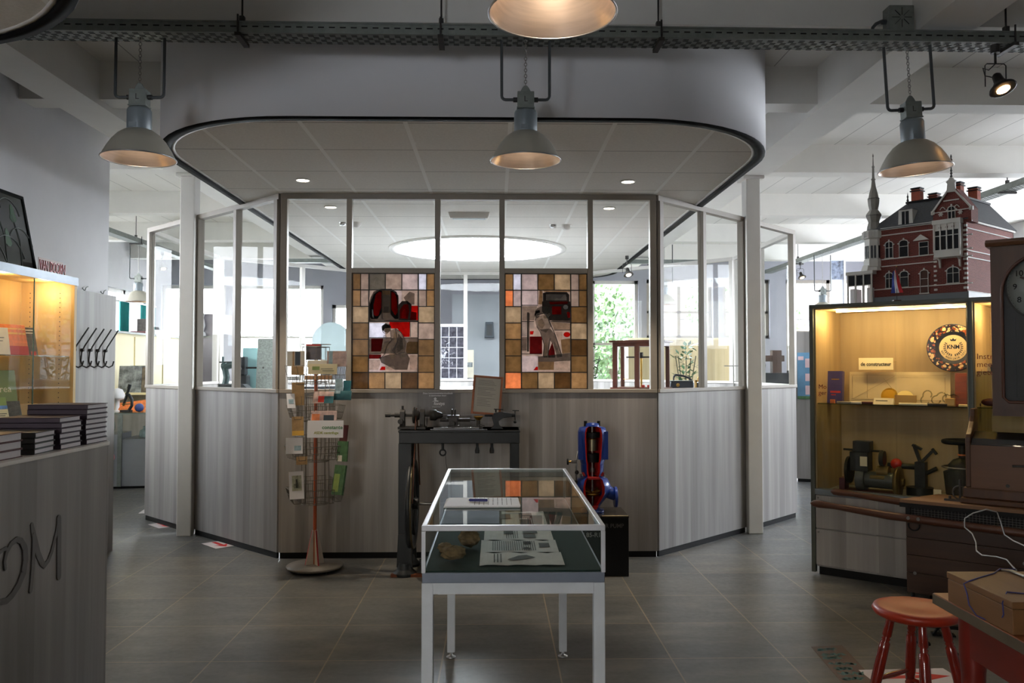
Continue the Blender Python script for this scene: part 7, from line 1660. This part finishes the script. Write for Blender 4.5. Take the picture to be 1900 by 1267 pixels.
bf = thing('brass_frame', 'small brass framed instrument standing right of the black case', 'instrument', (rp(1300, 700, 8.8)[0], 8.8, TT))
g_ = MB().mat(m_brass)
for x in (-.055, .055): g_.box(x-.007, x+.007, -.03, .03, 0, .17)
g_.box(-.065, .065, -.03, .03, .15, .165).torus((0, 0, .18), .03, .006, 'y', 16, 6).build('frame', bf); MB().mat(m_iron).box(-.07, .07, -.04, .04, 0, .015).box(-.045, .045, -.005, .005, .02, .14).build('base', bf)
solo('tool_heap', MB().mat(m_mar).box(-.08, .0, -.04, .04, 0, .05).mat(m_iron).box(-.01, .12, -.04, .03, 0, .03).ball((.06, 0, .03), .03), 'dark red and black small tool beside the white stand', 'tool', (rp(1330, 700, 8.9)[0], 8.85, TT))
t = thing('ring_stand', 'thin laboratory stand with cross bar behind the right booth panes', 'stand', (rp(1361, 700, 9.0)[0], 9.0, TT))
MB().mat(m_steel).cyl((0, 0, 0), (0, 0, .34), .006).cyl((-.10, 0, .32), (.05, 0, .32), .005).cyl((-.0, 0, .15), (.09, 0, .15), .004).build('rods', t); MB().mat(m_iron).box(-.07, .07, -.05, .05, 0, .012).build('base', t)
# rear display cabinets under the right windows
m_oakp = wood('pale_oak_panels', (190, 170, 128), (214, 196, 156), .8, .5, 'z', planks=.18)
rc = thing('rear_display_case', 'pale oak panelled display case below the rear right windows', 'display case', (2.9, 14.3, 0))
MB().mat(m_oakp).box(-.6, 1.6, 0, .5, 0, 2.0).build('body', rc); MB().mat(m_crc).box(-.62, 1.62, -.02, .5, 2.0, 2.03).build('top', rc)
def plant(loc, s, label, n=70, h=1.0, seed=3):
    random.seed(seed); t = thing('plant', label, 'plant', loc); m_ = MB().mat(mat('leaf_green', (70, 110, 70), .5, var=.35))
    for k in range(n):
        a = random.uniform(0, 2*PI); r = s*random.uniform(.1, 1); z = h*random.uniform(.25, 1); c, q = math.cos(a), math.sin(a); l = .09+.06*random.random(); b = random.uniform(-.5, .8)
        p = Vector((c*r*.6, q*r*.6, z)); d = Vector((c*l, q*l, l*b)); w = Vector((-q, c, 0))*.028
        m_.add([tuple(p), tuple(p+d*.5+w), tuple(p+d), tuple(p+d*.5-w)], [(0, 1, 2, 3)])
    m_.build('foliage', t); s_ = MB().mat(mat('stem_brown', (70, 70, 50), .7))
    for k in range(5): a = k*1.26; s_.tube([(0, 0, .1), (.05*math.cos(a), .05*math.sin(a), h*.5), (.5*s*math.cos(a), .5*s*math.sin(a), h*.9)], .008, 5)
    s_.build('stems', t); MB().mat(m_iron_dk).lathe([(.12, 0), (.16, .22), (.14, .22), (.11, .02)], n=20).build('pot', t); return t
plant((3.15, 13.7, 0), .35, 'tall leafy plant before the rear oak display case', 260, 1.9, 3)
plant((1.55, 13.9, 0), .4, 'leafy green plant seen through the pane left of the balance case', 260, 1.9, 5)
t = thing('old_press', 'dark wooden post with cross arm seen behind the right booth corner', 'machine', rp(1440, 700, 10.9)[:2]+(0,))
MB().mat(m_dwood).box(-.06, .06, -.05, .05, 0, rp(1440, 650, 10.9)[2]).box(-.22, .10, -.04, .04, 1.60, 1.68).build('post', t); MB().mat(m_iron_dk).box(-.30, .16, -.15, .15, .9, 1.45).tube([(-.18, 0, 1.45), (-.2, 0, 1.6), (-.12, 0, 1.66)], .02, 8).ball((-.2, -.05, 1.55), .05).build('machine_head', t)
# right side: poster partition, banner, grey wall panel
pb_ = thing('poster_board', 'grey display partition with a blue poster behind the right hand cabinet', 'display board', (4.03, 11.06, 0), math.radians(-24))
MB().mat(m_lam).box(0, 1.6, 0, .05, .04, 2.0).build('board', pb_); MB().mat(m_black2).box(0.01, 1.6, .005, .04, 0, .04).build('plinth', pb_); MB().mat(m_framew).box(.34, .60, -.004, 0, .1, 1.98).build('pale_panel', pb_)
MB().mat(mat('blue_poster', (96, 140, 172), .4, var=.15)).box(.02, .22, -.006, 0, 1.10, 1.72).build('poster', pb_)
pp = MB().mat(mat('poster_cards', (214, 186, 190), .5))
for x, z, w, h in ((.12, 1.52, .08, .12), (.12, 1.34, .07, .10), (.12, 1.16, .07, .12), (.03, 1.62, .07, .05)): pp.box(x, x+w, -.008, -.005, z, z+h)
pp.mat(m_greenc).box(.02, .22, -.008, -.005, 1.10, 1.14); pp.build('print', pb_)
MB().mat(mat('green_patch', (100, 140, 120), .5)).box(.30, .46, -.008, -.003, .78, 1.0).build('green_card', pb_)
t = thing('picture_banner', 'tall narrow banner with a blue and black picture above the right cabinet', 'banner', rp(1555, 555, 12.0)[:2]+(rp(1555, 552, 12.0)[2],))
zb_ = rp(1555, 482, 12.0)[2]-rp(1555, 552, 12.0)[2]
MB().mat(mat('banner_white', (214, 220, 232), .5)).box(-.10, .11, 0, .01, -.4, zb_).build('sheet', t); MB().mat(mat('banner_picture', (120, 130, 150), .5, var=.9, scale=14)).box(-.09, .10, -.003, 0, zb_*.48, zb_*.97).build('picture', t)
MB().mat(m_paper).box(.085, .115, -.01, .02, -t.location.z, zb_).build('edge_post', t)
t.location.z = t.location.z
# white column boxes of the back wall
for i, px in enumerate((1258, 1358)):
    x = rp(px+8, 600, 14.9)[0]
# outside
struct('ground_outside', MB().mat(mat('outside_paving', (216, 216, 212), .8)).box(-40, 40, 15.3, 60, -.2, -.1).box(-40, -7.8, -20, 15.3, -.2, -.1))
nb = thing('neighbour_building', 'pale house with tiled roof seen through the rear right windows', 'building', (5, 24, 0))
m_tile = brick_material('roof_tiles_outside', (66, 60, 58), (58, 54, 52), (38, 35, 34), .28, .22)
MB().mat(mat('outside_wall', (120, 122, 124), .8)).box(-5, 8, 0, 8, -.1, 3.0).build('wall', nb)
MB().mat(m_tile).hexa([(-5.4, -.4, 2.9), (8.4, -.4, 2.9), (8.4, 4, 2.9), (-5.4, 4, 2.9), (-5.4, 3.9, 7.4), (8.4, 3.9, 7.4), (8.4, 4, 7.4), (-5.4, 4, 7.4)]).build('roof', nb)
for x in (-2.6, -1.4): MB().mat(m_hg).box(x, x+.7, -.03, .0, 2.0, 2.6).build('window', nb)
def tree(loc, r, h, label, seed):
    random.seed(seed); t = thing('tree', label, 'tree', loc); MB().mat(mat('bark', (90, 76, 60), .9)).tube([(0, 0, -.1), (.1, 0, h*.4), (0, .1, h*.7)], [.18, .13, .06], 8).build('trunk', t)
    m_ = MB().mat(mat('tree_leaf', (66, 92, 50), .6, var=.3))
    for k in range(2600):
        v = Vector((random.gauss(0, 1), random.gauss(0, 1), random.gauss(0, 1))).normalized()*r*random.uniform(.5, 1); p = v+Vector((0, 0, h*.75)); d = Vector((random.uniform(-1, 1), random.uniform(-1, 1), random.uniform(-1, 1))).normalized()*.13; w = d.orthogonal().normalized()*.06
        m_.add([tuple(p), tuple(p+d*.5+w), tuple(p+d), tuple(p+d*.5-w)], [(0, 1, 2, 3)])
    m_.build('crown', t)
tree((6.2, 20.5, 0), 1.5, 4.0, 'green tree outside the window right of the steel column', 2)
tree((2.6, 19, 0), 1.2, 3.0, 'green tree outside behind the balance case', 4)
for n_ in ('x',):
    for o in list(bpy.data.objects):
        if o.get('label') == 'x': del o['label']
